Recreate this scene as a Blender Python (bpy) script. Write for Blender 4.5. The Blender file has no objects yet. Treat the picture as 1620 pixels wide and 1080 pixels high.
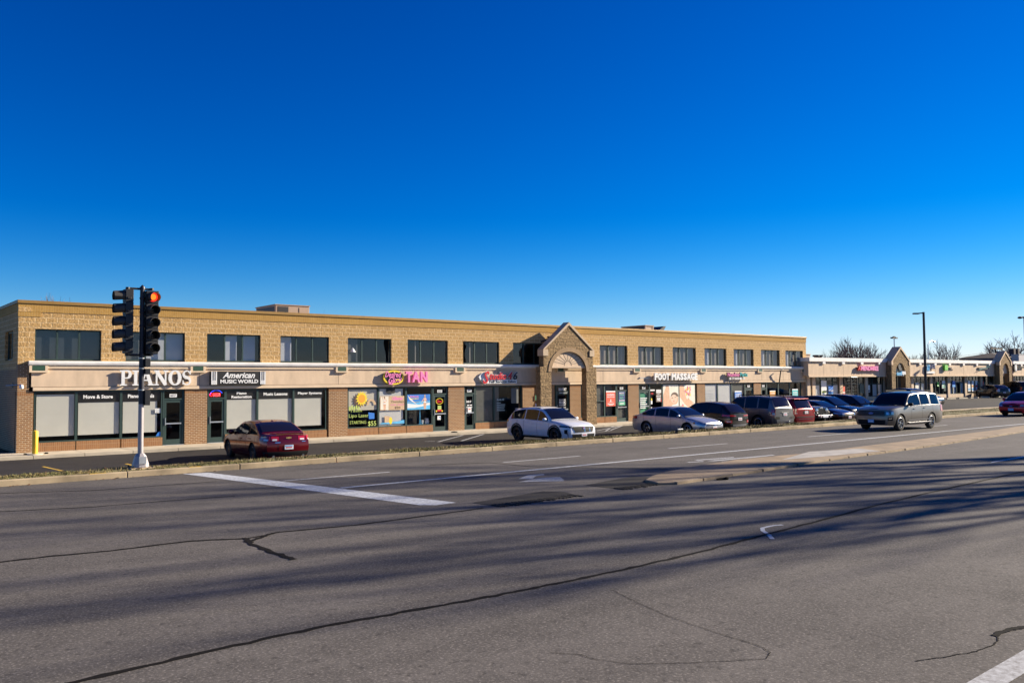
import bpy, bmesh, math, random
from mathutils import Vector, Matrix

C = bpy.context
scene = C.scene
COL = scene.collection
R = math.radians
rnd = random.Random(7)

# ------------------------------------------------------------------ camera
CAM_H = 2.45
FPX = 1362.36                       # focal length in photo pixels (1620 wide)
ROWS = ((0.77402989, -0.63309903, -0.00795888),
        (0.02308922, 0.04078647, -0.99890107),
        (0.63272792, 0.77299552, 0.04618771))      # right, down, forward
cam = bpy.data.cameras.new('camera')
cam.lens = 30.2747
cam.sensor_width = 36.0
cam.sensor_fit = 'HORIZONTAL'
cam.clip_start = 0.1
cam.clip_end = 4000
cam_o = bpy.data.objects.new('camera', cam)
COL.objects.link(cam_o)
r0, r1, r2 = ROWS
cam_o.matrix_world = Matrix(((r0[0], -r1[0], -r2[0], 0), (r0[1], -r1[1], -r2[1], 0),
                             (r0[2], -r1[2], -r2[2], CAM_H), (0, 0, 0, 1)))
scene.camera = cam_o

# ------------------------------------------------------------------ sky, sun, exposure
SUN_AZ = (0.955, -0.297)            # horizontal direction towards the sun
SUN_EL = R(21.5)
world = bpy.data.worlds.new('World')
scene.world = world
world.use_nodes = True
wn = world.node_tree.nodes
wl = world.node_tree.links
wn.clear()
w_out = wn.new('ShaderNodeOutputWorld')
w_bg = wn.new('ShaderNodeBackground')
w_sky = wn.new('ShaderNodeTexSky')
w_sky.sky_type = 'NISHITA'
w_sky.sun_disc = False
w_sky.sun_elevation = SUN_EL
w_sky.sun_rotation = math.atan2(SUN_AZ[0], SUN_AZ[1])
w_sky.altitude = 200
w_sky.air_density = 0.8
w_sky.dust_density = 0.0
w_sky.ozone_density = 3.0
w_hs = wn.new('ShaderNodeHueSaturation')
w_hs.inputs['Hue'].default_value = 0.509
w_hs.inputs['Saturation'].default_value = 1.5
w_hs.inputs['Value'].default_value = 0.88
w_gm = wn.new('ShaderNodeGamma')
w_gm.inputs['Gamma'].default_value = 1.45
wl.new(w_sky.outputs[0], w_hs.inputs['Color'])
wl.new(w_hs.outputs[0], w_gm.inputs['Color'])
w_ma = wn.new('ShaderNodeVectorMath'); w_ma.operation = 'MULTIPLY_ADD'      # soft shoulder for the bright horizon
w_ma.inputs[1].default_value = (0.060, 0.068, 0.052)
w_ma.inputs[2].default_value = (1, 1, 1)
w_dv = wn.new('ShaderNodeVectorMath'); w_dv.operation = 'DIVIDE'
wl.new(w_gm.outputs[0], w_ma.inputs[0])
wl.new(w_gm.outputs[0], w_dv.inputs[0]); wl.new(w_ma.outputs[0], w_dv.inputs[1])
wl.new(w_dv.outputs[0], w_bg.inputs['Color'])
w_bg.inputs['Strength'].default_value = 0.05
wl.new(w_bg.outputs[0], w_out.inputs['Surface'])
sun_d = bpy.data.lights.new('sun', 'SUN')
sun_d.energy = 5.0
sun_d.angle = R(0.53)
sun_d.color = (1.0, 0.88, 0.70)
sun_o = bpy.data.objects.new('sun', sun_d)
COL.objects.link(sun_o)
sdir = Vector((SUN_AZ[0] * math.cos(SUN_EL), SUN_AZ[1] * math.cos(SUN_EL), math.sin(SUN_EL)))
sun_o.rotation_euler = sdir.to_track_quat('Z', 'Y').to_euler()
sun_o.location = (60, -40, 60)
scene.view_settings.view_transform = 'Standard'
scene.view_settings.look = 'None'
scene.view_settings.exposure = 1.2
scene.view_settings.gamma = 1.0


# ------------------------------------------------------------------ helpers
def _ray(px, py):
    a, b = (px - 810) / FPX, (py - 540) / FPX
    return Vector([ROWS[0][i] * a + ROWS[1][i] * b + ROWS[2][i] for i in range(3)])


def G(px, py, z=0.0):
    """point on the level z seen at a photo pixel"""
    d = _ray(px, py)
    t = (z - CAM_H) / d.z
    return Vector((d.x * t, d.y * t, z))


def F(px, py, Y):
    """point on the vertical plane Y seen at a photo pixel"""
    d = _ray(px, py)
    t = Y / d.y
    return Vector((d.x * t, Y, d.z * t + CAM_H))


def tag(o, label=None, cat=None, group=None, kind=None):
    if label: o['label'] = label
    if cat: o['category'] = cat
    if group: o['group'] = group
    if kind: o['kind'] = kind
    return o


def empty(name, loc=(0, 0, 0), rz=0.0, label=None, cat=None, group=None):
    o = bpy.data.objects.new(name, None)
    COL.objects.link(o)
    o.empty_display_size = 0.3
    o.location = loc
    o.rotation_euler = (0, 0, rz)
    return tag(o, label, cat, group)


def base_of(p):
    v = Vector((0, 0, 0))
    while p is not None:
        v += Vector(p.location)
        p = p.parent
    return v


class MB:
    """collects faces, then links them as ONE mesh object"""
    def __init__(s):
        s.v = []; s.f = []; s.m = []; s.sm = []

    def face(s, pts, m=0, smooth=False):
        n = len(s.v)
        s.v += [tuple(p) for p in pts]
        s.f.append(tuple(range(n, n + len(pts)))); s.m.append(m); s.sm.append(smooth)

    def add(s, vs, fs, m=0, smooth=False):
        n = len(s.v)
        s.v += [tuple(p) for p in vs]
        for f in fs:
            s.f.append(tuple(i + n for i in f)); s.m.append(m); s.sm.append(smooth)

    def box(s, x0, x1, y0, y1, z0, z1, m=0):
        if x0 > x1: x0, x1 = x1, x0
        if y0 > y1: y0, y1 = y1, y0
        if z0 > z1: z0, z1 = z1, z0
        v = [(x0, y0, z0), (x1, y0, z0), (x1, y1, z0), (x0, y1, z0),
             (x0, y0, z1), (x1, y0, z1), (x1, y1, z1), (x0, y1, z1)]
        s.add(v, [(0, 3, 2, 1), (4, 5, 6, 7), (0, 1, 5, 4), (1, 2, 6, 5), (2, 3, 7, 6), (3, 0, 4, 7)], m)

    def pane(s, x0, x1, y, z0, z1, m=0):
        s.face([(x0, y, z0), (x1, y, z0), (x1, y, z1), (x0, y, z1)], m)

    def prism_y(s, pts, y0, y1, m=0):
        """outline of (x,z) points, extruded from y0 (front) to y1"""
        n = len(pts)
        v = [(x, y0, z) for x, z in pts] + [(x, y1, z) for x, z in pts]
        f = [tuple(range(n)), tuple(range(2 * n - 1, n - 1, -1))]
        f += [(i, n + i, n + (i + 1) % n, (i + 1) % n) for i in range(n)]
        s.add(v, f, m)

    def prism_z(s, pts, z0, z1, m=0):
        n = len(pts)
        v = [(x, y, z0) for x, y in pts] + [(x, y, z1) for x, y in pts]
        f = [tuple(range(n - 1, -1, -1)), tuple(range(n, 2 * n))]
        f += [(i, (i + 1) % n, n + (i + 1) % n, n + i) for i in range(n)]
        s.add(v, f, m)

    def tube(s, p0, p1, ra, rb=None, n=8, m=0, cap=True, smooth=True):
        p0 = Vector(p0); p1 = Vector(p1)
        rb = ra if rb is None else rb
        d = p1 - p0
        if d.length < 1e-6: return
        q = d.to_track_quat('Z', 'Y').to_matrix()
        ax, ay = q.col[0], q.col[1]
        v = []
        for p, r in ((p0, ra), (p1, rb)):
            for i in range(n):
                a = 2 * math.pi * i / n
                v.append(p + ax * (r * math.cos(a)) + ay * (r * math.sin(a)))
        s.add(v, [(i, (i + 1) % n, n + (i + 1) % n, n + i) for i in range(n)], m, smooth)
        if cap:
            s.face([v[i] for i in range(n - 1, -1, -1)], m)
            s.face(v[n:], m)

    def lathe(s, prof, n=16, c=(0, 0, 0), axis='Z', m=0, smooth=True):
        """profile of (r, h) turned about an axis"""
        v = []
        for r, h in prof:
            for i in range(n):
                a = 2 * math.pi * i / n
                ca, sa = r * math.cos(a), r * math.sin(a)
                p = {'Z': (ca, sa, h), 'Y': (ca, h, sa), 'X': (h, ca, sa)}[axis]
                v.append((p[0] + c[0], p[1] + c[1], p[2] + c[2]))
        f = []
        for k in range(len(prof) - 1):
            for i in range(n):
                f.append((k * n + i, k * n + (i + 1) % n, (k + 1) * n + (i + 1) % n, (k + 1) * n + i))
        s.add(v, f, m, smooth)

    def ball(s, c, rx, ry, rz, n=10, k=7, m=0):
        v = []; f = []
        for j in range(k + 1):
            t = math.pi * j / k
            for i in range(n):
                a = 2 * math.pi * i / n
                v.append((c[0] + rx * math.sin(t) * math.cos(a), c[1] + ry * math.sin(t) * math.sin(a), c[2] + rz * math.cos(t)))
        for j in range(k):
            for i in range(n):
                f.append((j * n + i, (j + 1) * n + i, (j + 1) * n + (i + 1) % n, j * n + (i + 1) % n))
        s.add(v, f, m, True)

    def build(s, name, mats, parent=None, local=False, normals=True, bevel=0.0):
        me = bpy.data.meshes.new(name)
        o = bpy.data.objects.new(name, me)
        COL.objects.link(o)
        off = Vector((0, 0, 0)) if (local or parent is None) else base_of(parent)
        me.from_pydata([(x - off.x, y - off.y, z - off.z) for x, y, z in s.v], [], s.f)
        mats = mats if isinstance(mats, (list, tuple)) else [mats]
        for m in mats: me.materials.append(m)
        for p, mi, sm in zip(me.polygons, s.m, s.sm):
            p.material_index = mi; p.use_smooth = sm
        if normals:
            bm = bmesh.new(); bm.from_mesh(me)
            bmesh.ops.remove_doubles(bm, verts=bm.verts, dist=1e-5)
            bmesh.ops.recalc_face_normals(bm, faces=bm.faces)
            bm.to_mesh(me); bm.free()
        if any(s.sm):
            try: me.set_sharp_from_angle(angle=R(40))
            except Exception: pass
        if bevel:
            b = o.modifiers.new('bevel', 'BEVEL'); b.width = bevel; b.segments = 2; b.limit_method = 'ANGLE'
        if parent is not None: o.parent = parent
        return o


# ------------------------------------------------------------------ materials
def _new(name):
    m = bpy.data.materials.new(name)
    m.use_nodes = True
    nt = m.node_tree
    return m, nt, nt.nodes['Principled BSDF']


def _rgb(c):
    return (c[0], c[1], c[2], 1.0)


def _mix(nt, fac, a, b):
    n = nt.nodes.new('ShaderNodeMix'); n.data_type = 'RGBA'
    for sock, val in ((n.inputs[0], fac), (n.inputs[6], a), (n.inputs[7], b)):
        if hasattr(val, 'is_linked') or hasattr(val, 'links'): nt.links.new(val, sock)
        elif isinstance(val, (int, float)): sock.default_value = val
        else: sock.default_value = _rgb(val)
    return n.outputs[2]


def _ramp(nt, val, a, b, lo=0.0, hi=1.0):
    n = nt.nodes.new('ShaderNodeMapRange')
    nt.links.new(val, n.inputs[0])
    n.inputs[1].default_value = a; n.inputs[2].default_value = b
    n.inputs[3].default_value = lo; n.inputs[4].default_value = hi
    return n.outputs[0]


def _coords(nt, scale=(1, 1, 1)):
    t = nt.nodes.new('ShaderNodeTexCoord')
    mp = nt.nodes.new('ShaderNodeMapping')
    mp.inputs['Scale'].default_value = scale
    nt.links.new(t.outputs['Object'], mp.inputs['Vector'])
    return mp.outputs[0]


def _noise(nt, vec, scale, detail=3, rough=0.55):
    n = nt.nodes.new('ShaderNodeTexNoise')
    n.inputs['Scale'].default_value = scale
    n.inputs['Detail'].default_value = detail
    n.inputs['Roughness'].default_value = rough
    nt.links.new(vec, n.inputs['Vector'])
    return n.outputs[0]


def _bump(nt, bs, h, strength, dist=0.01):
    b = nt.nodes.new('ShaderNodeBump')
    b.inputs['Strength'].default_value = strength
    b.inputs['Distance'].default_value = dist
    nt.links.new(h, b.inputs['Height'])
    nt.links.new(b.outputs[0], bs.inputs['Normal'])


def mat(name, col, rough=0.6, metal=0.0, spec=0.5, var=0.12, vscale=4.0, bump=0.0, bscale=60.0, coat=0.0, emit=0.0, stretch=(1, 1, 1)):
    m, nt, bs = _new(name)
    bs.inputs['Roughness'].default_value = rough
    bs.inputs['Metallic'].default_value = metal
    bs.inputs['Specular IOR Level'].default_value = spec
    if coat:
        bs.inputs['Coat Weight'].default_value = coat
        bs.inputs['Coat Roughness'].default_value = 0.04
    vec = _coords(nt, stretch)
    if var:
        nz = _noise(nt, vec, vscale, 4)
        c = _mix(nt, _ramp(nt, nz, 0.3, 0.7), [x * (1 - var) for x in col], [min(1, x * (1 + var)) for x in col])
        nt.links.new(c, bs.inputs['Base Color'])
    else:
        bs.inputs['Base Color'].default_value = _rgb(col)
    if bump:
        _bump(nt, bs, _noise(nt, vec, bscale, 3), bump)
    if emit:
        bs.inputs['Emission Color'].default_value = _rgb(col)
        bs.inputs['Emission Strength'].default_value = emit
    return m


def brick_mat(name, c1, c2, mortar, bw, bh, ms, bump=0.5, grain=30.0, dist=0.02, rough=0.9, stain=0.25, rockdark=0.0, flip=False):
    m, nt, bs = _new(name)
    t = nt.nodes.new('ShaderNodeTexCoord')
    sp = nt.nodes.new('ShaderNodeSeparateXYZ')
    nt.links.new(t.outputs['Object'], sp.inputs[0])
    ad = nt.nodes.new('ShaderNodeMath'); ad.operation = 'ADD'
    nt.links.new(sp.outputs[0], ad.inputs[0]); nt.links.new(sp.outputs[1], ad.inputs[1])
    cb = nt.nodes.new('ShaderNodeCombineXYZ')
    nt.links.new(ad.outputs[0], cb.inputs[1 if flip else 0]); nt.links.new(sp.outputs[2], cb.inputs[0 if flip else 1])
    br = nt.nodes.new('ShaderNodeTexBrick')
    br.inputs['Color1'].default_value = _rgb(c1)
    br.inputs['Color2'].default_value = _rgb(c2)
    br.inputs['Mortar'].default_value = _rgb(mortar)
    br.inputs['Scale'].default_value = 1.0
    br.inputs['Brick Width'].default_value = bw
    br.inputs['Row Height'].default_value = bh
    br.inputs['Mortar Size'].default_value = ms
    br.inputs['Mortar Smooth'].default_value = 0.15
    br.offset = 0.0 if flip else 0.5
    nt.links.new(cb.outputs[0], br.inputs['Vector'])
    g = _noise(nt, t.outputs['Object'], grain, 5, 0.65)
    big = _noise(nt, t.outputs['Object'], 0.9, 4, 0.6)
    c = _mix(nt, _ramp(nt, big, 0.3, 0.72, 0.0, stain), br.outputs['Color'], [x * 0.62 for x in c2])
    if rockdark:
        c = _mix(nt, _ramp(nt, g, 0.34, 0.5, rockdark, 0.0), c, [x * 0.35 for x in c1])
    c = _mix(nt, _ramp(nt, g, 0.35, 0.7, 0.0, 0.28), c, [min(1, x * 1.25) for x in c1])
    nt.links.new(c, bs.inputs['Base Color'])
    bs.inputs['Roughness'].default_value = rough
    bs.inputs['Specular IOR Level'].default_value = 0.25
    mx = nt.nodes.new('ShaderNodeMath'); mx.operation = 'MULTIPLY_ADD'
    nt.links.new(g, mx.inputs[0]); mx.inputs[1].default_value = 1.0
    inv = nt.nodes.new('ShaderNodeMath'); inv.operation = 'MULTIPLY'; inv.inputs[1].default_value = -0.6
    nt.links.new(br.outputs['Fac'], inv.inputs[0])
    nt.links.new(inv.outputs[0], mx.inputs[2])
    _bump(nt, bs, mx.outputs[0], bump, dist)
    return m


def asphalt(name, lo, hi, speck=0.5, fine=220.0, streak=0.25, rough=0.9):
    m, nt, bs = _new(name)
    v = _coords(nt)
    vs = _coords(nt, (0.03, 0.95, 1))
    a = _noise(nt, v, 0.35, 5, 0.6)
    b = _noise(nt, vs, 1.0, 4, 0.6)
    f = _noise(nt, v, fine, 2, 0.6)
    f2 = _noise(nt, v, fine * 0.28, 3, 0.7)
    base = _mix(nt, _ramp(nt, a, 0.3, 0.7), lo, hi)
    m2 = _noise(nt, v, 1.7, 5, 0.7)
    base = _mix(nt, _ramp(nt, m2, 0.40, 0.66, 0.0, 0.45), base, [x * 0.72 for x in lo])
    oil = _noise(nt, v, 0.8, 2, 0.4)
    base = _mix(nt, _ramp(nt, oil, 0.68, 0.76, 0.0, 0.5), base, [x * 0.45 for x in lo])
    base = _mix(nt, _ramp(nt, b, 0.42, 0.7, 0.0, streak), base, [x * 0.6 for x in lo])
    mid = [(x + y) / 2 for x, y in zip(lo, hi)]
    base = _mix(nt, _ramp(nt, f, 0.52, 0.72, 0.0, speck), base, [min(1, x * 2.3) for x in mid])
    base = _mix(nt, _ramp(nt, f2, 0.30, 0.46, speck, 0.0), base, [x * 0.4 for x in mid])
    nt.links.new(base, bs.inputs['Base Color'])
    bs.inputs['Roughness'].default_value = rough
    bs.inputs['Specular IOR Level'].default_value = 0.2
    _bump(nt, bs, f2, 0.5, 0.012)
    return m


def paint_mat(name, col, worn, amount=0.5, scale=9.0):
    m, nt, bs = _new(name)
    v = _coords(nt)
    n = _noise(nt, v, scale, 6, 0.75)
    n2 = _noise(nt, v, 120, 2, 0.6)
    c = _mix(nt, _ramp(nt, n, 0.62 - 0.3 * amount, 0.68, 0.0, 0.9), col, worn)
    c = _mix(nt, _ramp(nt, n2, 0.56, 0.7, 0.0, 0.5), c, worn)
    nt.links.new(c, bs.inputs['Base Color'])
    bs.inputs['Roughness'].default_value = 0.8
    return m


def glass_mat(name, tint=(0.74, 0.75, 0.78), refl=0.9):
    m, nt, bs = _new(name)
    nt.nodes.remove(bs)
    out = nt.nodes['Material Output']
    tr = nt.nodes.new('ShaderNodeBsdfTransparent'); tr.inputs[0].default_value = _rgb(tint)
    gl = nt.nodes.new('ShaderNodeBsdfGlossy'); gl.inputs['Roughness'].default_value = 0.01
    gl.inputs['Color'].default_value = (refl, refl, refl, 1)
    lw = nt.nodes.new('ShaderNodeLayerWeight'); lw.inputs['Blend'].default_value = 0.5
    pw = nt.nodes.new('ShaderNodeMath'); pw.operation = 'POWER'; pw.inputs[1].default_value = 4.0
    nt.links.new(lw.outputs['Facing'], pw.inputs[0])
    fr = nt.nodes.new('ShaderNodeMath'); fr.operation = 'MULTIPLY_ADD'; fr.inputs[1].default_value = 0.85; fr.inputs[2].default_value = 0.055
    nt.links.new(pw.outputs[0], fr.inputs[0])
    v = _coords(nt)
    bp = nt.nodes.new('ShaderNodeBump'); bp.inputs['Strength'].default_value = 0.05; bp.inputs['Distance'].default_value = 0.05
    nt.links.new(_noise(nt, v, 1.3, 1), bp.inputs['Height'])
    nt.links.new(bp.outputs[0], gl.inputs['Normal'])
    mx = nt.nodes.new('ShaderNodeMixShader')
    nt.links.new(fr.outputs[0], mx.inputs[0])
    nt.links.new(tr.outputs[0], mx.inputs[1]); nt.links.new(gl.outputs[0], mx.inputs[2])
    nt.links.new(mx.outputs[0], out.inputs['Surface'])
    return m


def car_paint(name, col, metal=0.35, rough=0.32):
    return mat(name, col, rough=rough, metal=metal, spec=0.35, var=0.04, vscale=2.0, coat=0.55)


MT = {}
MT['road'] = asphalt('road_asphalt', (0.092, 0.083, 0.076), (0.140, 0.127, 0.116), 0.75, 34.0, 0.5)
MT['lot'] = asphalt('lot_asphalt', (0.024, 0.021, 0.020), (0.045, 0.040, 0.038), 0.4, 80.0, 0.3)
MT['milled'] = asphalt('milled_asphalt', (0.022, 0.020, 0.018), (0.050, 0.045, 0.040), 0.6, 60.0, 0.3)
MT['tar'] = mat('crack_tar', (0.010, 0.0085, 0.0075), 0.95, spec=0.1, var=0.3, vscale=12)
MT['white_paint'] = paint_mat('road_white_paint', (0.55, 0.58, 0.62), (0.20, 0.195, 0.19), 0.6, 12)
MT['worn_paint'] = paint_mat('worn_white_paint', (0.46, 0.47, 0.48), (0.15, 0.14, 0.135), 0.8, 14)
MT['yellow_paint'] = paint_mat('lot_yellow_paint', (0.62, 0.38, 0.03), (0.10, 0.08, 0.06), 0.5)
MT['concrete'] = mat('kerb_concrete', (0.37, 0.285, 0.175), 0.9, var=0.36, vscale=1.1, bump=0.25, bscale=70)
MT['sidewalk'] = mat('sidewalk_concrete', (0.50, 0.43, 0.32), 0.9, var=0.2, vscale=1.1, bump=0.2, bscale=70)
MT['median'] = mat('median_concrete', (0.25, 0.18, 0.11), 0.92, var=0.3, vscale=1.2, bump=0.35, bscale=40)
MT['pale_conc'] = mat('pale_patch_concrete', (0.34, 0.32, 0.295), 0.9, var=0.25, vscale=2.2, bump=0.3, bscale=40)
MT['soil'] = mat('strip_soil', (0.10, 0.072, 0.035), 0.95, var=0.4, vscale=3.0, bump=0.6, bscale=30)
MT['field'] = mat('far_ground', (0.10, 0.09, 0.07), 0.95, var=0.3, vscale=0.1)
MT['cmu'] = brick_mat('split_face_block', (0.57, 0.36, 0.15), (0.46, 0.285, 0.115), (0.74, 0.55, 0.31), 0.405, 0.203, 0.018, 0.65, 12.0, 0.05, rockdark=0.6, stain=0.28)
MT['cmu_arch'] = brick_mat('arch_stone_block', (0.36, 0.245, 0.125), (0.25, 0.165, 0.085), (0.24, 0.175, 0.10), 0.36, 0.203, 0.016, 1.0, 7.5, 0.10, rockdark=0.85)
MT['brick'] = brick_mat('brown_brick', (0.32, 0.172, 0.075), (0.215, 0.112, 0.052), (0.56, 0.44, 0.30), 0.215, 0.078, 0.011, 0.5, 40.0, 0.012)
MT['soldier'] = brick_mat('soldier_brick', (0.46, 0.27, 0.075), (0.40, 0.225, 0.06), (0.55, 0.38, 0.17), 0.20, 0.095, 0.006, 0.6, 30.0, 0.015, flip=True)
MT['knee'] = brick_mat('knee_brick', (0.33, 0.165, 0.07), (0.25, 0.12, 0.055), (0.40, 0.28, 0.17), 0.22, 0.078, 0.008, 0.5, 40.0, 0.012, flip=True)
MT['cap'] = mat('roof_cap_gold', (0.33, 0.19, 0.05), 0.5, 0.2, var=0.1)
MT['eifs'] = mat('fascia_stucco', (0.66, 0.50, 0.345), 0.9, var=0.13, vscale=1.6, bump=0.25, bscale=140, stretch=(1.5, 1.5, .5))
MT['eifs_trim'] = mat('fascia_trim', (0.72, 0.56, 0.39), 0.9, var=0.08, vscale=1.5)
MT['joint'] = mat('fascia_joint', (0.20, 0.15, 0.11), 0.9)
MT['cornice'] = mat('cornice_white', (0.82, 0.80, 0.76), 0.7, var=0.10, vscale=2.5, stretch=(1, 1, .4))
MT['frame'] = mat('teal_frame', (0.034, 0.062, 0.054), 0.45, 0.2, var=0.1)
MT['grille'] = mat('green_grille', (0.03, 0.085, 0.05), 0.5)
MT['alu'] = mat('aluminium', (0.55, 0.56, 0.56), 0.35, 0.7, var=0.08)
MT['glass'] = glass_mat('window_glass')
MT['glass_lo'] = glass_mat('storefront_glass', (0.88, 0.88, 0.87), 0.7)
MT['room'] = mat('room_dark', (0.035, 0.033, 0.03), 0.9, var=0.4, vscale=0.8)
MT['blind'] = mat('roller_blind', (0.79, 0.78, 0.69), 0.9, var=0.04, vscale=1.0)
MT['blind_grey'] = mat('grey_screen', (0.16, 0.165, 0.15), 0.9, var=0.08)
MT['blind_white'] = mat('white_blind', (0.78, 0.80, 0.80), 0.85, var=0.05, vscale=2)
MT['blind_beige'] = mat('beige_vertical_blind', (0.42, 0.38, 0.31), 0.9, var=0.3, vscale=9, stretch=(1, 1, 0.02))
MT['sheet_blue_grey'] = mat('blue_grey_sheet', (0.055, 0.07, 0.085), 0.4, var=0.08)
MT['black'] = mat('black_panel', (0.012, 0.011, 0.011), 0.5, var=0.2)
MT['white'] = mat('sign_white', (0.82, 0.82, 0.80), 0.5, var=0.03)
MT['red'] = mat('sign_red', (0.62, 0.015, 0.02), 0.4, var=0.05)
MT['pink'] = mat('sign_pink', (0.85, 0.22, 0.50), 0.5, var=0.05)
MT['yellow'] = mat('sign_yellow', (0.88, 0.66, 0.02), 0.5, var=0.05)
MT['orange'] = mat('sign_orange', (0.85, 0.36, 0.02), 0.5, var=0.05)
MT['teal'] = mat('sign_teal', (0.02, 0.50, 0.50), 0.5, var=0.05)
MT['blue'] = mat('sign_blue', (0.02, 0.18, 0.62), 0.5, var=0.05)
MT['navy'] = mat('sign_navy', (0.02, 0.05, 0.20), 0.5, var=0.05)
MT['ltblue'] = mat('sign_light_blue', (0.10, 0.46, 0.78), 0.5, var=0.25, vscale=3)
MT['green'] = mat('sign_green', (0.15, 0.62, 0.05), 0.5, var=0.05)
MT['mint'] = mat('sign_mint', (0.10, 0.48, 0.27), 0.5, var=0.05)
MT['vermilion'] = mat('sign_vermilion', (0.80, 0.10, 0.045), 0.5, var=0.05)
MT['lime'] = mat('window_paint_lime', (0.46, 0.58, 0.14), 0.6, var=0.1)
MT['skin'] = mat('poster_skin', (0.72, 0.42, 0.26), 0.6, var=0.15, vscale=5)
MT['tan'] = mat('poster_tan', (0.58, 0.40, 0.24), 0.6, var=0.12, vscale=4)
MT['cream'] = mat('poster_cream', (0.80, 0.74, 0.62), 0.6, var=0.08, vscale=4)
MT['hair'] = mat('poster_hair_and_shadow', (0.10, 0.05, 0.03), 0.6)
MT['gun'] = mat('signal_black', (0.014, 0.014, 0.016), 0.5, 0.0, var=0.2)
MT['visor'] = mat('visor_black', (0.045, 0.040, 0.036), 0.6, 0.0, var=0.2)
MT['pole_dark'] = mat('dark_pole', (0.030, 0.030, 0.040), 0.45, 0.3, var=0.15)
MT['pole_grey'] = mat('galvanised_pole', (0.37, 0.34, 0.34), 0.5, 0.35, var=0.1, vscale=6)
MT['lamp_pole'] = mat('lamp_pole_bronze', (0.03, 0.028, 0.027), 0.5, 0.2)
MT['bollard'] = mat('bollard_yellow', (0.80, 0.50, 0.02), 0.5, var=0.1)
MT['hvac'] = mat('hvac_beige', (0.34, 0.245, 0.175), 0.6, 0.1, var=0.08)
MT['bark'] = mat('tree_bark', (0.085, 0.062, 0.052), 0.95, var=0.3, vscale=3)
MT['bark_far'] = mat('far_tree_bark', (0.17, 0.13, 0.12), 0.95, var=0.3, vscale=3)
MT['wood'] = mat('utility_wood', (0.07, 0.05, 0.04), 0.9, var=0.3)
MT['lens_off'] = mat('unlit_lens', (0.010, 0.014, 0.014), 0.25, var=0.1)
MT['leaf'] = mat('dry_leaf', (0.16, 0.07, 0.025), 0.9, var=0.4, vscale=6)


# lit red signal lens (a lamp)
def lens_red():
    m, nt, bs = _new('red_lens_lit')
    bs.inputs['Base Color'].default_value = (0.5, 0.01, 0.01, 1)
    bs.inputs['Emission Color'].default_value = (1.0, 0.03, 0.012, 1)
    bs.inputs['Emission Strength'].default_value = 0.9
    return m


MT['lens_red'] = lens_red()
def lens_core():
    m, nt, bs = _new('red_lens_core')
    bs.inputs['Base Color'].default_value = (0.6, 0.1, 0.01, 1)
    bs.inputs['Emission Color'].default_value = (1.0, 0.13, 0.015, 1)
    bs.inputs['Emission Strength'].default_value = 1.3
    return m


MT['lens_core'] = lens_core()
MT['neon_red'] = mat('neon_red', (0.9, 0.02, 0.02), 0.4, var=0, emit=1.2)
MT['neon_blue'] = mat('neon_blue', (0.05, 0.08, 0.9), 0.4, var=0, emit=0.8)


# ------------------------------------------------------------------ lettering
def text_geo(s, shear=0.0, bold=0.0, depth=0.0, res=2):
    cu = bpy.data.curves.new('lettering', 'FONT')
    cu.body = s
    cu.shear = shear
    cu.offset = bold
    cu.extrude = max(depth, 0.0)
    cu.resolution_u = res
    o = bpy.data.objects.new('lettering', cu)
    COL.objects.link(o)
    C.view_layer.update()
    dg = C.evaluated_depsgraph_get()
    me = bpy.data.meshes.new_from_object(o.evaluated_get(dg))
    v = [tuple(p.co) for p in me.vertices]
    f = [tuple(p.vertices) for p in me.polygons]
    bpy.data.objects.remove(o); bpy.data.curves.remove(cu); bpy.data.meshes.remove(me)
    return v, f


def put_text(mb, s, x0, x1, z0, z1, y, depth=0.0, shear=0.0, bold=0.0, m=0, slope=0.0):
    """lettering facing -Y that fills the box x0..x1, z0..z1, its face at y-depth"""
    v, f = text_geo(s, shear, bold, 0.5 if depth else 0.0)
    ax, bx = min(p[0] for p in v), max(p[0] for p in v)
    ay, by = min(p[1] for p in v), max(p[1] for p in v)
    sx = (x1 - x0) / max(bx - ax, 1e-6); sz = (z1 - z0) / max(by - ay, 1e-6)
    out = []
    for p in v:
        X = x0 + (p[0] - ax) * sx
        Z = z0 + (p[1] - ay) * sz + slope * (X - x0)
        out.append((X, y - (p[2] + 0.5) * depth, Z))
    mb.add(out, f, m)


def poly_y(mb, pts, y, m=0):
    """flat polygon facing -Y"""
    mb.face([(x, y, z) for x, z in pts], m)


def ell(cx, cz, rx, rz, n=20, a0=0, a1=360):
    full = abs(a1 - a0) >= 360
    k = n if full else n + 1
    return [(cx + rx * math.cos(R(a0 + (a1 - a0) * i / n)), cz + rz * math.sin(R(a0 + (a1 - a0) * i / n))) for i in range(k)]


def ring_y(mb, cx, cz, rx, rz, t, y0, y1, n=28, m=0):
    o = ell(cx, cz, rx, rz, n); i = ell(cx, cz, rx - t, rz - t, n)
    for k in range(n):
        a, b = k, (k + 1) % n
        mb.face([(o[a][0], y0, o[a][1]), (o[b][0], y0, o[b][1]), (i[b][0], y0, i[b][1]), (i[a][0], y0, i[a][1])], m)
        mb.face([(o[a][0], y0, o[a][1]), (o[a][0], y1, o[a][1]), (o[b][0], y1, o[b][1]), (o[b][0], y0, o[b][1])], m)


def rect(mb, x0, x1, z0, z1, y, m=0):
    mb.face([(x0, y, z0), (x1, y, z0), (x1, y, z1), (x0, y, z1)], m)

# ================================================================== GROUND AND ROAD
def sstep(t):
    t = max(0.0, min(1.0, t)); return t * t * (3 - 2 * t)


LOT_Z = -0.40


def lot_z(x, y):
    return LOT_Z + sstep((x - 57) / 15) * (0.50 + 0.40 * max(0.0, min(1.0, (y - 27.5) / 9)))


def strip_w(x):
    return 25.35 + 0.35 * sstep((x - 22) / 20) + 1.9 * sstep((x - 46) / 14)


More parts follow.
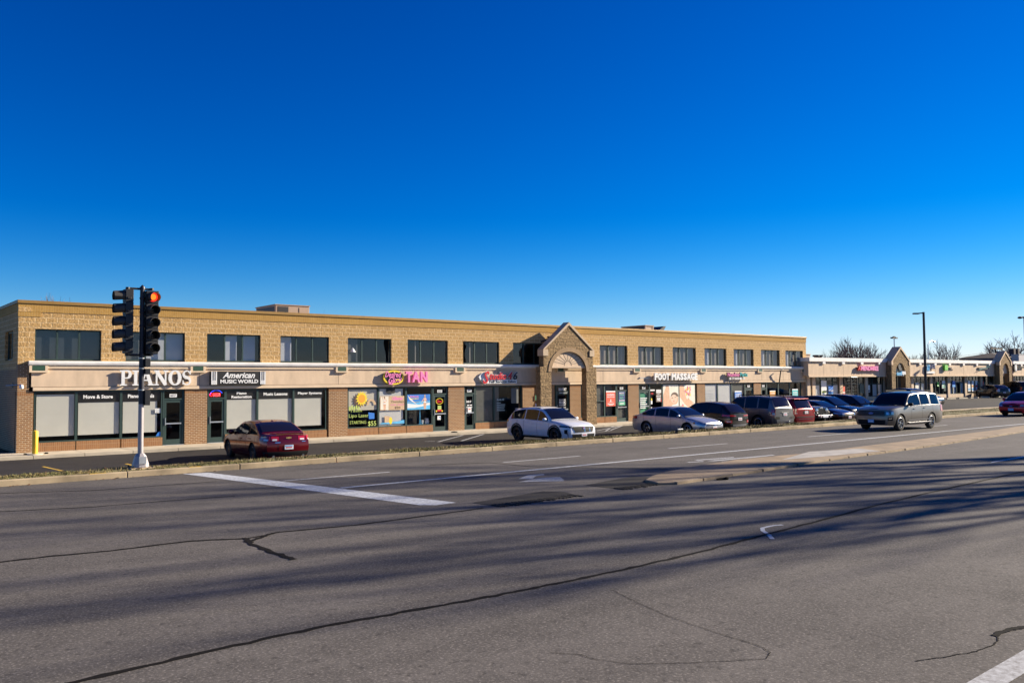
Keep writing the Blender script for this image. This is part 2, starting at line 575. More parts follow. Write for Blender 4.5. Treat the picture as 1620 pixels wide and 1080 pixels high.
gb = MB(); gb.face([(-900, -900, -0.75), (1500, -900, -0.75), (1500, 1500, -0.75), (-900, 1500, -0.75)])
tag(gb.build('ground', MT['field']), kind='structure')
vb = MB(); vb.box(-120, 260, -60, -0.6, -0.7, 0.06); vb.box(24, 260, -0.6, 1.3, -0.5, 0.06)
tag(vb.build('verge', MT['soil']), kind='structure')
rb = MB(); rb.box(-120, 260, -0.6, 24.12, -0.3, 0.0)
road = tag(rb.build('road', MT['road']), kind='structure')

lb = MB()
xs = [-40 + 4 * i for i in range(24)] + [56 + 2 * i for i in range(12)] + [82 + 6 * i for i in range(12)]
for i in range(len(xs) - 1):
    y0 = 25.0; ys = [y0 + 1.5 * k for k in range(12)]
    for k in range(len(ys) - 1):
        q = [(xs[i], ys[k]), (xs[i + 1], ys[k]), (xs[i + 1], ys[k + 1]), (xs[i], ys[k + 1])]
        lb.face([(x, y, lot_z(x, y)) for x, y in q], 0, True)
tag(lb.build('parking_lot', MT['lot']), kind='structure')
sb_ = MB(); sb_.box(-30, 5.9, 41.5, 120, -0.7, -0.40)
tag(sb_.build('side_lane', MT['lot']), kind='structure')

# sidewalk along the shops, slabs with real joints
sw = MB()
x = -6.0
while x < 64:
    sw.box(x, x + 1.82, 37.65, 39.95, -0.7, -0.27 + rnd.uniform(-.003, .003)); x += 1.835
tag(sw.build('pavement', MT['sidewalk'], bevel=0.01), kind='structure')

# street kerb in cast lengths
kb = MB(); x = -30.0
while x < 150:
    l = 3.05
    kb.box(x, x + l - 0.014, 24.12 + rnd.uniform(-.006, .006), 24.30, -0.1, 0.150 + rnd.uniform(-.005, .005)); x += l
tag(kb.build('kerb', MT['concrete'], bevel=0.02), kind='structure')
kb = MB(); x = -30.0
while x < 150:
    xa, xb = x, x + 2.0
    for (p, q) in ((xa, xb),):
        ya, yb = strip_w(p), strip_w(q)
        w = 0.16 + 0.75 * sstep((p - 52) / 8)
        kb.add([(p, ya, -0.8), (q, yb, -0.8), (q, yb + w, -0.8), (p, ya + w, -0.8), (p, ya, .14), (q, yb, .14), (q, yb + w, .14), (p, ya + w, .14)],
               [(0, 3, 2, 1), (4, 5, 6, 7), (0, 1, 5, 4), (1, 2, 6, 5), (2, 3, 7, 6), (3, 0, 4, 7)])
    x += 2.0
tag(kb.build('lot_kerb', MT['concrete']), kind='structure')
# planted strip: soil sheet and grass
st = MB(); x = -30.0
while x < 150:
    n = 5
    for k in range(n):
        def P(xx, t):
            yy = 24.30 + (strip_w(xx) - 24.30) * t
            return (xx, yy, 0.125 + 0.03 * math.sin(math.pi * t) + 0.012 * math.sin(xx * 3.1 + yy * 7))
        st.face([P(x, k / n), P(x + 1, k / n), P(x + 1, (k + 1) / n), P(x, (k + 1) / n)], 0, True)
    x += 1.0
MT['strip_soil'] = mat('strip_turf', (.17, .145, .05), .95, var=.45, vscale=2.2, bump=.8, bscale=24)
tag(st.build('grass_strip_soil', MT['strip_soil']), kind='structure')


def grass_mat():
    m, nt, bs = _new('grass_blades')
    v = _coords(nt)
    n1 = _noise(nt, v, 1.4, 4, 0.7); n2 = _noise(nt, v, 26, 2)
    c = _mix(nt, _ramp(nt, n1, 0.40, 0.58), (0.16, 0.11, 0.036), (0.085, 0.115, 0.022))
    c = _mix(nt, _ramp(nt, n2, 0.42, 0.62), c, (0.23, 0.18, 0.07))
    nt.links.new(c, bs.inputs['Base Color']); bs.inputs['Roughness'].default_value = 0.8
    return m


MT['grass'] = grass_mat()
gr = MB()
for i in range(40000):
    x = -2 + 88 * (rnd.random() ** 1.25)
    t = rnd.random(); y = 24.36 + (strip_w(x) - 24.34) * t
    if math.sin(x * 2.3 + 2 * y) * math.sin(x * .71 + 3.3 * y) < -.15 and rnd.random() < .75: continue
    h = rnd.uniform(.02, .065) * (1.0 if x < 40 else .35) * (1.0 + .8 * max(0, math.sin(x * 1.7) * math.sin(x * .43 + 1)))
    a = rnd.uniform(0, 6.28); w = rnd.uniform(.006, .016) * (1 + x / 40)
    dx, dy = math.cos(a) * w, math.sin(a) * w
    lx, ly = rnd.uniform(-.04, .04), rnd.uniform(-.04, .04)
    z = 0.125 + 0.03 * math.sin(math.pi * t)
    gr.face([(x - dx, y - dy, z), (x + dx, y + dy, z), (x + lx, y + ly, z + h)])
tag(gr.build('grass', MT['grass'], normals=False), kind='stuff', label='short green and straw coloured grass growing in the strip behind the kerb', cat='grass')
lv = MB()
for i in range(900):
    x = -1 + 60 * (rnd.random() ** 1.3); y = rnd.choice([rnd.uniform(24.3, 25.5), rnd.uniform(23.9, 24.12), rnd.uniform(24.3, 24.8)])
    z = 0.17 if y > 24.3 else 0.006
    a = rnd.uniform(0, 6.28); s = rnd.uniform(.015, .045)
    lv.face([(x + s * math.cos(a + k * 1.57) * (1.4 if k % 2 else .8), y + s * math.sin(a + k * 1.57), z + rnd.uniform(0, .025)) for k in range(4)])
tag(lv.build('fallen_leaves', MT['leaf'], normals=False), kind='stuff', label='scattered dry brown leaves along the kerb and grass strip', cat='leaves')


# painted markings, patches and tar lines lie on the road
def ground_quad(name, m, pxs, z=0.004, parent=road):
    b = MB(); b.face([G(x, y, z) for x, y in pxs])
    return b.build(name, m, parent)


ground_quad('stop_line', MT['white_paint'], [(289, 749), (330, 747.2), (722, 794.5), (690, 798.5), (664, 798.5)])
YL, YD = 18.2, 20.5
b = MB(); b.box(9.7, 150, YL - .065, YL + .065, 0, .004); b.build('lane_line', MT['white_paint'], road)
b = MB()
for xa, xb in ((9.3, 12.4), (16.4, 19.6), (24.0, 27.4), (33, 36.4), (43, 46), (56.5, 60), (70, 73), (83, 86)):
    b.box(xa, xb, YD - .055, YD + .055, 0, .004)
b.build('lane_line', MT['worn_paint'], road)
b = MB()
for q in ([(1098, 727), (1160, 722.5), (1162, 723.6), (1104, 728)], [(1118, 728.5), (1196, 721.2), (1203, 722), (1130, 729.2)], [(1140, 730), (1176, 726), (1184, 726.8), (1150, 730.8)],
          [(1172, 723.5), (1222, 718.8), (1226, 719.8), (1180, 724.6)], [(1085, 730.6), (1112, 728.8), (1114, 729.8), (1090, 731.4)], [(1166, 730.2), (1210, 724.8), (1214, 725.6), (1172, 731)]):
    b.face([G(x, y, .004 + .0006 * len(b.f)) for x, y in q])
b.build('hatch_marking', MT['worn_paint'], road)
# turn arrow in the left turn lane
b = MB()
for q in ([(820, 762), (893, 760.5), (885, 757.5), (835, 759)], [(820, 757), (835, 751), (860, 749.2), (862, 751), (848, 752.5), (842, 757.5)],
          [(835, 757.8), (893, 759.2), (886, 754), (862, 755)]):
    b.face([G(x, y, .004 + .0006 * len(b.f)) for x, y in q])
b.build('turn_arrow', MT['worn_paint'], road)
b = MB(); b.face([G(1526, 1081, .004), G(1622, 1026, .004), G(1660, 1040, .004), G(1592, 1081, .004)])
b.build('edge_line', MT['worn_paint'], road)
b = MB(); b.face([G(1566, 732, .004), G(1625, 722, .004), G(1625, 720, .004), G(1570, 730, .004)])
b.build('lane_line', MT['white_paint'], road)
# utility locate mark sprayed on the road
b = MB()
sp = [(1238, 829.5), (1222, 831), (1206, 834.5), (1207, 839), (1216, 845), (1222, 852)]
for i in range(len(sp) - 1):
    p, q = G(*sp[i], .005), G(*sp[i + 1], .005)
    d = (q - p).normalized(); nrm = Vector((-d.y, d.x, 0)) * .035
    b.face([p - nrm, q - nrm, q + nrm, p + nrm])
b.build('spray_mark', MT['white_paint'], road)
for pts in ([(747, 794.6), (784, 800), (913, 783), (895, 778), (859, 776.5), (804, 785.5)], [(926, 767), (978, 773), (1079, 759.6), (1040, 755), (1001, 753), (973, 758)]):
    o = [G(x, y, .006) for x, y in pts]
    b = MB(); b.face(o); b.build('milled_patch', MT['milled'], road)
    b = MB()                                   # torn bars at the near edge
    p, q = o[1], o[2]
    for i in range(26):
        t = i / 26 + rnd.uniform(-.01, .01); c = p.lerp(q, t)
        l = rnd.uniform(.12, .4)
        b.box(c.x, c.x + .05, c.y - l * .6, c.y + .15, .0, .02)
    b.build('milled_edge', MT['milled'], road)


def ribbon(name, pts, w, m=None, z=.005, parent=road, jit=.14, sub=9):
    b = MB(); P = [G(x, y, z) for x, y in pts]
    Q = []
    for i in range(len(P) - 1):
        for k in range(sub):
            Q.append(P[i].lerp(P[i + 1], k / sub))
    Q.append(P[-1])
    r2_ = random.Random(len(pts) * 31 + int(pts[0][0]))
    L_, R_ = [], []
    for i, p in enumerate(Q):
        d = (Q[min(i + 1, len(Q) - 1)] - Q[max(i - 1, 0)])
        d.normalize(); n = Vector((-d.y, d.x, 0))
        p = p + n * r2_.uniform(-jit, jit) * w
        L_.append(p + n * w * r2_.uniform(.5, 1.2) * .5); R_.append(p - n * w * r2_.uniform(.5, 1.2) * .5)
    for i in range(len(Q) - 1):
        b.face([L_[i], L_[i + 1], R_[i + 1], R_[i]])
    return b.build(name, m or MT['tar'], parent)


ribbon('crack_seal', [(90, 1084), (300, 1036), (500, 992), (650, 965), (800, 938), (900, 918), (1000, 897), (1100, 874), (1200, 848), (1300, 822), (1400, 795), (1500, 772), (1625, 744)], .085)
ribbon('crack_seal', [(-5, 888.5), (90, 878), (180, 870), (300, 855), (390, 851), (420, 846), (440, 841), (560, 830), (700, 812), (765, 803)], .085, z=.006)
ribbon('crack_seal', [(387, 850), (398, 860), (430, 872), (466, 884)], .11, z=.0075)
ribbon('crack_seal', [(392, 856), (415, 849), (432, 842)], .09, z=.009)
ribbon('crack_seal', [(-5, 809), (150, 801), (260, 792), (372, 784)], .06)
ribbon('crack_seal', [(-5, 780), (150, 775), (342, 761)], .05)
ribbon('crack_seal', [(680, 735), (775, 731.5), (840, 737.5), (1000, 740.5), (1060, 742)], .06)
ribbon('hairline_crack', [(968, 932), (1000, 948), (1060, 975), (1150, 1005), (1200, 1020), (1219, 1031), (1212, 1041), (1100, 1047), (1000, 1049), (940, 1042), (918, 1034), (868, 1031)], .009, jit=.7)
ribbon('hairline_crack', [(1450, 1045), (1540, 1030), (1575, 1018), (1580, 1003), (1592, 994), (1625, 988)], .016, jit=.8)
ribbon('crack_seal', [(1570, 1004), (1595, 994), (1625, 990)], .07, z=.007)
ribbon('hairline_crack', [(1010, 676 + 55), (1200, 727), (1300, 733), (1420, 738)], .03, jit=.5)

# raised median island
near = [(1068, 762), (1110, 756), (1156, 749), (1205, 742), (1260, 733), (1310, 725), (1398, 713.5), (1486, 701.5), (1578, 687.5), (1640, 678)]
far = [(1640, 669), (1578, 679), (1480, 691), (1381, 703), (1275, 716), (1166, 726), (1096, 737), (1050, 746), (1030, 752), (1020, 758), (1040, 763)]
o = [G(x, y, .06) for x, y in near + far]
# the island runs on beyond the picture
o = o[:10] + [Vector((140, o[9].y + .6, .06)), Vector((140, o[10].y + .2, .06))] + o[10:]
b = MB(); b.prism_z([(p.x, p.y) for p in o], -.1, .055)
med = tag(b.build('median_island', MT['median'], bevel=0.03), kind='structure')
b = MB()
for i in range(len(near) - 1):                 # worn near kerb of the island, chipped lengths
    p, q = G(*near[i], .06), G(*near[i + 1], .06)
    nn = max(1, int((q - p).length / 1.2))
    for k in range(nn):
        a, c = p.lerp(q, (k + .02) / nn), p.lerp(q, (k + .97) / nn)
        d = (c - a).normalized(); n = Vector((-d.y, d.x, 0))
        a = a - n * rnd.uniform(0, .035); c = c - n * rnd.uniform(0, .035)
        b.prism_z([((a - n * .03).x, (a - n * .03).y), ((c - n * .03).x, (c - n * .03).y), ((c + n * .14).x, (c + n * .14).y), ((a + n * .14).x, (a + n * .14).y)], -.05, .060 + rnd.uniform(-.014, .006))
MT['median_kerb'] = mat('median_kerb_concrete', (.26, .195, .125), .92, var=.4, vscale=2.0, bump=.3, bscale=40)
b.build('median_kerb', MT['median_kerb'], med)
b = MB(); b.face([G(1236, 727, .06), G(1300, 722, .06), G(1392, 713, .06), G(1360, 709, .06), G(1280, 714, .06)])
b.build('concrete_patch', MT['pale_conc'], med)
# loose chunk of dark rubbish on the road by the island
b = MB(); b.ball(G(1142, 757, .02), .22, .07, .03); b.ball(G(1149, 756.5, .03), .08, .05, .04)
tag(b.build('rubbish_scrap', MT['tar']), 'flat black scrap of rubbish on the road in front of the median island', 'rubbish')
# paint dabs on the kerb
for xs_, nm in (((150, 180), 0), ((306, 326), 1)):
    a, c = G(xs_[0], 752 if nm == 0 else 740, .155), G(xs_[1], 751 if nm == 0 else 739, .155)
    b = MB(); b.box(a.x, c.x, 24.14, 24.26, .15, .158)
    kk = [k for k in bpy.data.objects if k.name == 'kerb'][0]
    b.build('yellow_dab', MT['yellow_paint'], kk)

# lot markings
lotm = [k for k in bpy.data.objects if k.name == 'parking_lot'][0]
def lot_line(p, q, w, m):
    a, c = G(*p, LOT_Z + .005), G(*q, LOT_Z + .005)
    d = (c - a).normalized(); n = Vector((-d.y, d.x, 0)) * w / 2
    b = MB(); b.face([a - n, c - n, c + n, a + n]); b.build('bay_line', m, lotm)
lot_line((68, 737.5), (99, 744.5), .11, MT['yellow_paint'])
lot_line((199, 733), (212, 736), .11, MT['yellow_paint'])
lot_line((693, 698.5), (733, 688), .13, MT['worn_paint'])
lot_line((730, 697), (765, 686.5), .13, MT['worn_paint'])
lot_line((672, 698), (688, 697.6), .13, MT['worn_paint'])
lot_line((944, 681), (985, 672.5), .13, MT['worn_paint'])
lot_line((944, 683), (968, 681), .13, MT['worn_paint'])
lot_line((958, 681.5), (972, 673), .12, MT['worn_paint'])
lot_line((966, 680), (985, 673), .12, MT['worn_paint'])
lot_line((978, 692), (1015, 684.5), .55, MT['worn_paint'])
lot_line((938, 695), (953, 690), .14, MT['worn_paint'])

# ================================================================== THE TWO-STOREY BRICK BUILDING
D = 39.5125
ZB, ZR = -0.27, 5.903
XC, XE = 6.568, 63.6
B1 = empty('brick_building', (XC, D, ZB), 0, 'long two-storey tan block building with brown brick shopfront piers and a white cornice', 'building')
WINX = {0: (7.17, 9.69), 1: (10.68, 13.21), 2: (14.21, 16.78), 3: (17.79, 20.39), 4: (21.45, 24.05), 5: (25.06, 27.7), 6: (28.75, 31.38),
        7: (32.42, 35.0), 8: (36.05, 38.65), 9: (39.68, 42.28), 10: (43.32, 45.91), 11: (46.87, 49.42), 12: (50.4, 52.97), 13: (53.87, 56.37), 14: (57.34, 59.84), 15: (60.64, 63.14)}
ZW0, ZW1 = 3.46, 4.75
w = MB()
edges = [XC] + [e for k in range(16) for e in WINX[k]] + [XE]
w.box(XC, XE, D, D + .30, 3.30, ZW0)
for i in range(0, len(edges), 2): w.box(edges[i], edges[i + 1], D, D + .30, ZW0, ZW1)
w.box(XC, XE, D, D + .30, ZW1, 5.43)
# west side wall with its window hole
def on_x(px, py, X):
    d = _ray(px, py); t = X / d.x
    return Vector((X, d.y * t, d.z * t + CAM_H))
wa, wb = on_x(20.5, 550, XC).y, on_x(7.5, 550, XC).y
w.box(XC, XC + .30, D + .30, wa, 3.10, 5.43); w.box(XC, XC + .30, wb, D + 22, 3.10, 5.43)
w.box(XC, XC + .30, wa, wb, 3.10, 3.50); w.box(XC, XC + .30, wa, wb, 4.72, 5.43)
w.box(XE - .3, XE, D + .3, D + 22, 2.5, 5.43)
w.build('upper_wall', MT['cmu'], B1)
w = MB(); w.box(XE - .30, XE, D + .42, D + 22, ZB, 2.5); w.build('side_wall', MT['brick'], B1)
w = MB(); w.box(XC, XC + .30, D + .30, D + 22, ZB, 3.10)
w.build('side_wall', MT['brick'], B1)
w = MB(); w.box(XC + .45, XE + .02, D - .025, D + .30, 5.43, 5.77)
w.box(XC - .02, XC + .30, D + .30, D + 22, 5.43, 5.77); w.box(XC - .02, XC + .45, D - .025, D + .30, 5.615, 5.77)
w.box(XC - .02, XC + .82, D - .02, D - .001, 5.235, 5.42)
w.build('soldier_course', MT['soldier'], B1)
w = MB(); w.box(XC - .015, XC + .45, D - .03, D + .30, 5.43, 5.615); w.build('corner_block', MT['cmu'], B1)
w = MB(); w.box(XC - .06, XE + .06, D - .07, D + .33, 5.77, ZR); w.box(XC - .06, XC + .33, D + .33, D + 22, 5.77, ZR)
w.build('roof_cap', MT['cap'], B1, bevel=.01)
w = MB(); w.box(XC + .3, XE - .3, D + .3, D + 22, 5.40, 5.55); w.build('roof', MT['eifs'], B1)
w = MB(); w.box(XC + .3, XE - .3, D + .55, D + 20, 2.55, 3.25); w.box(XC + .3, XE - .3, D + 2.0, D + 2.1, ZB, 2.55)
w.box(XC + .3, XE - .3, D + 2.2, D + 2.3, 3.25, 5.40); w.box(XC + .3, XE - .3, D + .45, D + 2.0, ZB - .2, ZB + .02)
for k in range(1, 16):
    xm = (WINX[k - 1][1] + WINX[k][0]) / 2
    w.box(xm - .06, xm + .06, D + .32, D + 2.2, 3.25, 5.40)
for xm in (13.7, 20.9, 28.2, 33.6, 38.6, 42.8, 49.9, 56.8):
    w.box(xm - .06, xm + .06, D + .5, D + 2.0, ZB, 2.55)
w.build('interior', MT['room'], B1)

# fascia, trim, cornice
XF0 = 7.06
w = MB(); w.box(XF0, XE - .22, D - .045, D + .5, 2.375, 3.13)
fascia = w.build('fascia', MT['eifs'], B1)
for xj in (13.86, 16.3 + 4.6, 28.5, 31.2, 39.9, 44.0, 49.9, 54.2, 57.3, 60.2):
    w = MB(); w.box(xj - .008, xj + .008, D - .048, D - .04, 2.375, 3.12); w.build('control_joint', MT['joint'], fascia)
w = MB(); w.box(XF0 + .06, XE - .25, D - .03, D + .5, 2.20, 2.375); w.build('fascia_core', MT['joint'], B1)
w = MB(); w.box(XF0 + .05, XE - .24, D - .075, D - .031, 2.215, 2.352); w.build('fascia_trim', MT['eifs_trim'], B1, bevel=.012)
w = MB(); w.box(XF0, XE - .16, D - .10, D, 3.13, 3.245); w.build('cornice_ledge', MT['eifs_trim'], B1)
w = MB()
cy = [(-.11, 3.245), (-.15, 3.262), (-.175, 3.30), (-.185, 3.35), (-.19, 3.40), (-.17, 3.425), (0, 3.44), (0, 3.245)]
xa, xb = XF0 - .12, XE - .12
n = len(cy)
v = [(xa, D + y, z) for y, z in cy] + [(xb, D + y, z) for y, z in cy]
w.add(v, [tuple(range(n)), tuple(range(2 * n - 1, n - 1, -1))] + [(i, n + i, n + (i + 1) % n, (i + 1) % n) for i in range(n)])
w.build('cornice', MT['cornice'], B1)
for X in (7.0 + .3, 13.77, 21.05, 28.46, 36.13, 43.08, 50.1, 57.05, 63.05):
    w = MB(); w.box(X - .34, X + .34, D - .15, D - .04, 2.965, 3.035); w.box(X - .34, X - .24, D - .135, D - .04, 3.035, 3.243); w.box(X + .24, X + .34, D - .135, D - .04, 3.035, 3.243)
    w.box(X - .24, X + .24, D - .115, D - .04, 3.035, 3.243)
    o = w.build('cornice_bracket', MT['eifs_trim'], B1)
    w = MB(); w.box(X - .235, X + .235, D - .128, D - .116, 3.04, 3.238)
    for k in range(3): w.box(X - .235, X + .235, D - .133, D - .128, 3.06 + .06 * k, 3.085 + .06 * k)
    w.build('lamp_grille', MT['grille'], o)

# upper windows
def upper_window(k):
    x0, x1 = WINX[k]; yf = D + .09
    f = MB(); t = .05
    f.box(x0, x0 + t, yf, yf + .07, ZW0, ZW1); f.box(x1 - t, x1, yf, yf + .07, ZW0, ZW1)
    f.box(x0 + t, x1 - t, yf, yf + .07, ZW0, ZW0 + t + .02); f.box(x0 + t, x1 - t, yf, yf + .07, ZW1 - t, ZW1)
    for q in (1, 2):
        xm = x0 + (x1 - x0) * q / 3
        f.box(xm - .035, xm + .035, yf, yf + .07, ZW0 + t + .02, ZW1 - t)
    fr = f.build('window', MT['frame'], B1)
    p = MB(); p.pane(x0 + t, x1 - t, yf + .03, ZW0 + t, ZW1 - t); p.build('pane', MT['glass'], fr)
    s = MB(); s.box(x0 - .03, x1 + .03, D - .02, yf, ZW0 - .035, ZW0 - .002); s.build('sill', MT['cornice'] if k > 8 else MT['joint'], fr)
    yb = yf + .16
    third = (x1 - x0) / 3
    def bl(a, c, m, z0=ZW0 + .03, z1=ZW1 - .05):
        b = MB(); b.box(x0 + third * a, x0 + third * c, yb, yb + .02, z0, z1); b.build('blind', MT[m], fr)
    if k == 0: bl(0, 3, 'sheet_blue_grey')  # one plain blue-grey sheet fills this window
    if k == 1: bl(1.1, 3, 'blind_white'); bl(.1, 1.0, 'blind_grey')
    if k == 2: bl(1.02, 1.75, 'blind_white'); bl(2.05, 2.8, 'blind_white')
    if k == 3: bl(.02, .78, 'blind_white')
    if k == 4:
        bl(.05, .80, 'blind_grey'); b = MB()
        b.lathe([(.02, .24), (.17, .0)], 10, (x0 + .36, yb - .09, 4.02)); b.build('lampshade', MT['blind_white'], fr)
    if k == 5: bl(.70, .78, 'blind_beige')
    if k == 6: bl(.72, .80, 'blind_beige')
    if k >= 9:
        bl(.05, .92, 'blind_beige' if k < 12 else 'blind_white'); bl(1.07, 1.93, 'blind_beige'); bl(2.07, 2.95, 'blind_beige')
for k in range(16): upper_window(k)
# side wall window
f = MB(); f.box(XC + .12, XC + .19, wa, wa + .06, 3.50, 4.72); f.box(XC + .12, XC + .19, wb - .06, wb, 3.50, 4.72); f.box(XC + .12, XC + .19, (wa + wb) / 2 - .04, (wa + wb) / 2 + .04, 3.5, 4.72)
f.box(XC + .12, XC + .19, wa, wb, 3.50, 3.56); f.box(XC + .12, XC + .19, wa, wb, 4.66, 4.72)
fr = f.build('window', MT['frame'], B1)
f = MB(); f.face([(XC + .15, wa + .06, 3.56), (XC + .15, wb - .06, 3.56), (XC + .15, wb - .06, 4.66), (XC + .15, wa + .06, 4.66)]); f.build('pane', MT['glass'], fr)

# brick piers
for a, c in ((XC, 7.155), (13.23, 14.24), (20.38, 21.44), (27.73, 28.82), (33.13, 34.05), (37.0, 37.93), (42.29, 43.32), (49.48, 50.38), (56.3, 57.25), (62.85, XE)):
    w = MB(); w.box(a, c, D, D + .42, ZB, 2.02)
    o = w.build('brick_pier', MT['brick'], B1)
    w = MB(); w.box(a, c, D, D + .42, 2.02, 2.20); w.build('soldier_head', MT['knee'], o)
w = MB(); w.box(XC + .002, XC + .42, D + .003, D + .30, 2.2, 3.30); w.build('corner_brickwork', MT['brick'], B1)

YS = D + .04
KZ = 0.10


def sf_window(x0, x1, z0=KZ, z1=2.20, glass='glass_lo', knee=True):
    t = .05
    f = MB(); f.box(x0, x0 + t, YS, YS + .09, z0, z1); f.box(x1 - t, x1, YS, YS + .09, z0, z1)
    f.box(x0 + t, x1 - t, YS, YS + .09, z0, z0 + .06); f.box(x0 + t, x1 - t, YS, YS + .09, z1 - .06, z1)
    fr = f.build('shop_window', MT['frame'], B1)
    p = MB(); p.pane(x0 + t, x1 - t, YS + .03, z0 + .06, z1 - .06); p.build('pane', MT[glass], fr)
    if knee:
        k = MB(); k.box(x0 - .02, x1 + .02, D + .02, D + .15, ZB, z0); k.build('knee_wall', MT['knee'], fr)
    return fr


def child_rect(fr, name, m, x0, x1, z0, z1, y, th=.012):
    b = MB(); b.box(x0, x1, y, y + th, z0, z1); return b.build(name, MT[m], fr)


def sf_door(x0, x1, z1=1.74, number=None, panel='none'):
    t = .07
    f = MB(); f.box(x0, x0 + t, YS, YS + .09, ZB, 2.20); f.box(x1 - t, x1, YS, YS + .09, ZB, 2.20)
    f.box(x0 + t, x1 - t, YS, YS + .09, z1, z1 + .07); f.box(x0 + t, x1 - t, YS, YS + .09, 2.14, 2.20)
    fr = f.build('shop_door', MT['frame'], B1)
    l = MB(); a, c = x0 + t + .01, x1 - t - .01
    l.box(a, a + .09, YS + .02, YS + .07, ZB + .02, z1 - .01); l.box(c - .09, c, YS + .02, YS + .07, ZB + .02, z1 - .01)
    l.box(a + .09, c - .09, YS + .02, YS + .07, ZB + .02, ZB + .26); l.box(a + .09, c - .09, YS + .02, YS + .07, z1 - .12, z1 - .01)
    l.build('door_leaf', MT['frame'], fr)
    p = MB(); p.pane(a + .09, c - .09, YS + .04, ZB + .26, z1 - .12); p.pane(x0 + t, x1 - t, YS + .04, z1 + .07, 2.14); p.build('pane', MT['glass_lo'], fr)
    h = MB(); h.box(a + .03, c - .03, YS - .01, YS + .018, .66, .72); h.build('push_bar', MT['alu'], fr)
    h = MB(); h.box(a + .02, a + .05, YS - .03, YS + .015, .62, .95); h.build('handle', MT['alu'], fr)
    s = MB(); s.box(x0, x1, D - .02, YS + .10, ZB - .02, ZB + .02); s.build('threshold', MT['alu'], fr)
    if number:
        t_ = MB(); rect(t_, (x0 + x1) / 2 - .16, (x0 + x1) / 2 + .16, z1 + .12, z1 + .27, YS + .03)
        put_text(t_, number, (x0 + x1) / 2 - .12, (x0 + x1) / 2 + .12, z1 + .15, z1 + .25, YS + .027, m=1)
        t_.build('number_plate', [MT['white'], MT['black']], fr)
    return fr


# --- piano shop
for (a, c, txt) in ((7.19, 8.76, None), (8.76, 10.53, 'Move & Store'), (10.53, 12.25, 'Piano Rentals')):
    fr = sf_window(a, c)
    child_rect(fr, 'blind', 'blind', a + .09, c - .06 - (.14 if txt == 'Piano Rentals' else 0), .34, 1.70 if txt else 2.06, YS + .07)
    if txt:
        child_rect(fr, 'header_panel', 'black', a + .055, c - .055, 1.71, 2.13, YS + .05)
        b = MB(); wd = (c - a) * (.66 if txt[0] == 'M' else .64); xm = (a + c) / 2 - .03
        put_text(b, txt, xm - wd / 2, xm + wd / 2, 1.86, 2.02, YS + .024, bold=.035); b.build('lettering', MT['white'], fr)
b = MB(); rect(b, 11.95, 12.19, 1.18, 1.38, YS + .02)
for k in range(4): rect(b, 11.98, 12.15, 1.21 + .04 * k, 1.225 + .04 * k, YS + .018, 1)
tag(b.build('notice', [MT['white'], MT['alu']]), 'small white paper notice taped inside the Piano Rentals window', 'notice')
b = MB(); poly_y(b, [(12.0, .16), (12.2, .16), (12.2, .33), (12.15, .36), (12.06, .28)], YS + .022); tag(b.build('sticker', MT['blue']), 'small blue sticker low in the corner of the Piano Rentals window', 'sticker')
sf_door(12.27, 13.2, number='6037')
# --- American Music World
dr = sf_door(14.27, 15.12, number='6035')
for (a, c, txt) in ((15.12, 16.66, ('Piano', 'Restoration')), (16.66, 18.5, ('Music Lessons',)), (18.5, 20.26, ('Player Systems',))):
    fr = sf_window(a, c)
    child_rect(fr, 'blind', 'blind', a + .07, c - .07 - (.16 if c > 20 else 0), .34, 1.70, YS + .07)
    child_rect(fr, 'header_panel', 'black', a + .055, c - .055 - (.0 if c < 20 else .1), 1.71, 2.13, YS + .05)
    b = MB(); xm = (a + c) / 2
    for i, s in enumerate(txt):
        wd = {'Piano': .48, 'Restoration': .98, 'Music Lessons': 1.22, 'Player Systems': 1.28}[s]
        zz = (1.93, 1.76)[i] if len(txt) > 1 else 1.86
        put_text(b, s, xm - wd / 2, xm + wd / 2, zz, zz + (.13 if len(txt) > 1 else .15), YS + .024, bold=.035)
    b.build('lettering', MT['white'], fr)
b = MB(); put_text(b, 'OPEN', 14.36, 14.86, 1.86, 2.03, YS + .02, depth=.01, bold=.01)
for s_ in range(12):
    a0 = R(180 - s_ * 13); a1 = R(180 - (s_ + 1) * 13)
    b.face([(14.68 + .28 * math.cos(a0), YS + .01, 1.93 + .20 * math.sin(a0)), (14.68 + .28 * math.cos(a1), YS + .01, 1.93 + .20 * math.sin(a1)),
            (14.68 + .31 * math.cos(a1), YS + .01, 1.93 + .235 * math.sin(a1)), (14.68 + .31 * math.cos(a0), YS + .01, 1.93 + .235 * math.sin(a0))], 1)
tag(b.build('open_sign', [MT['neon_red'], MT['neon_blue']]), 'red and blue neon OPEN sign glowing above the music shop door', 'neon sign')
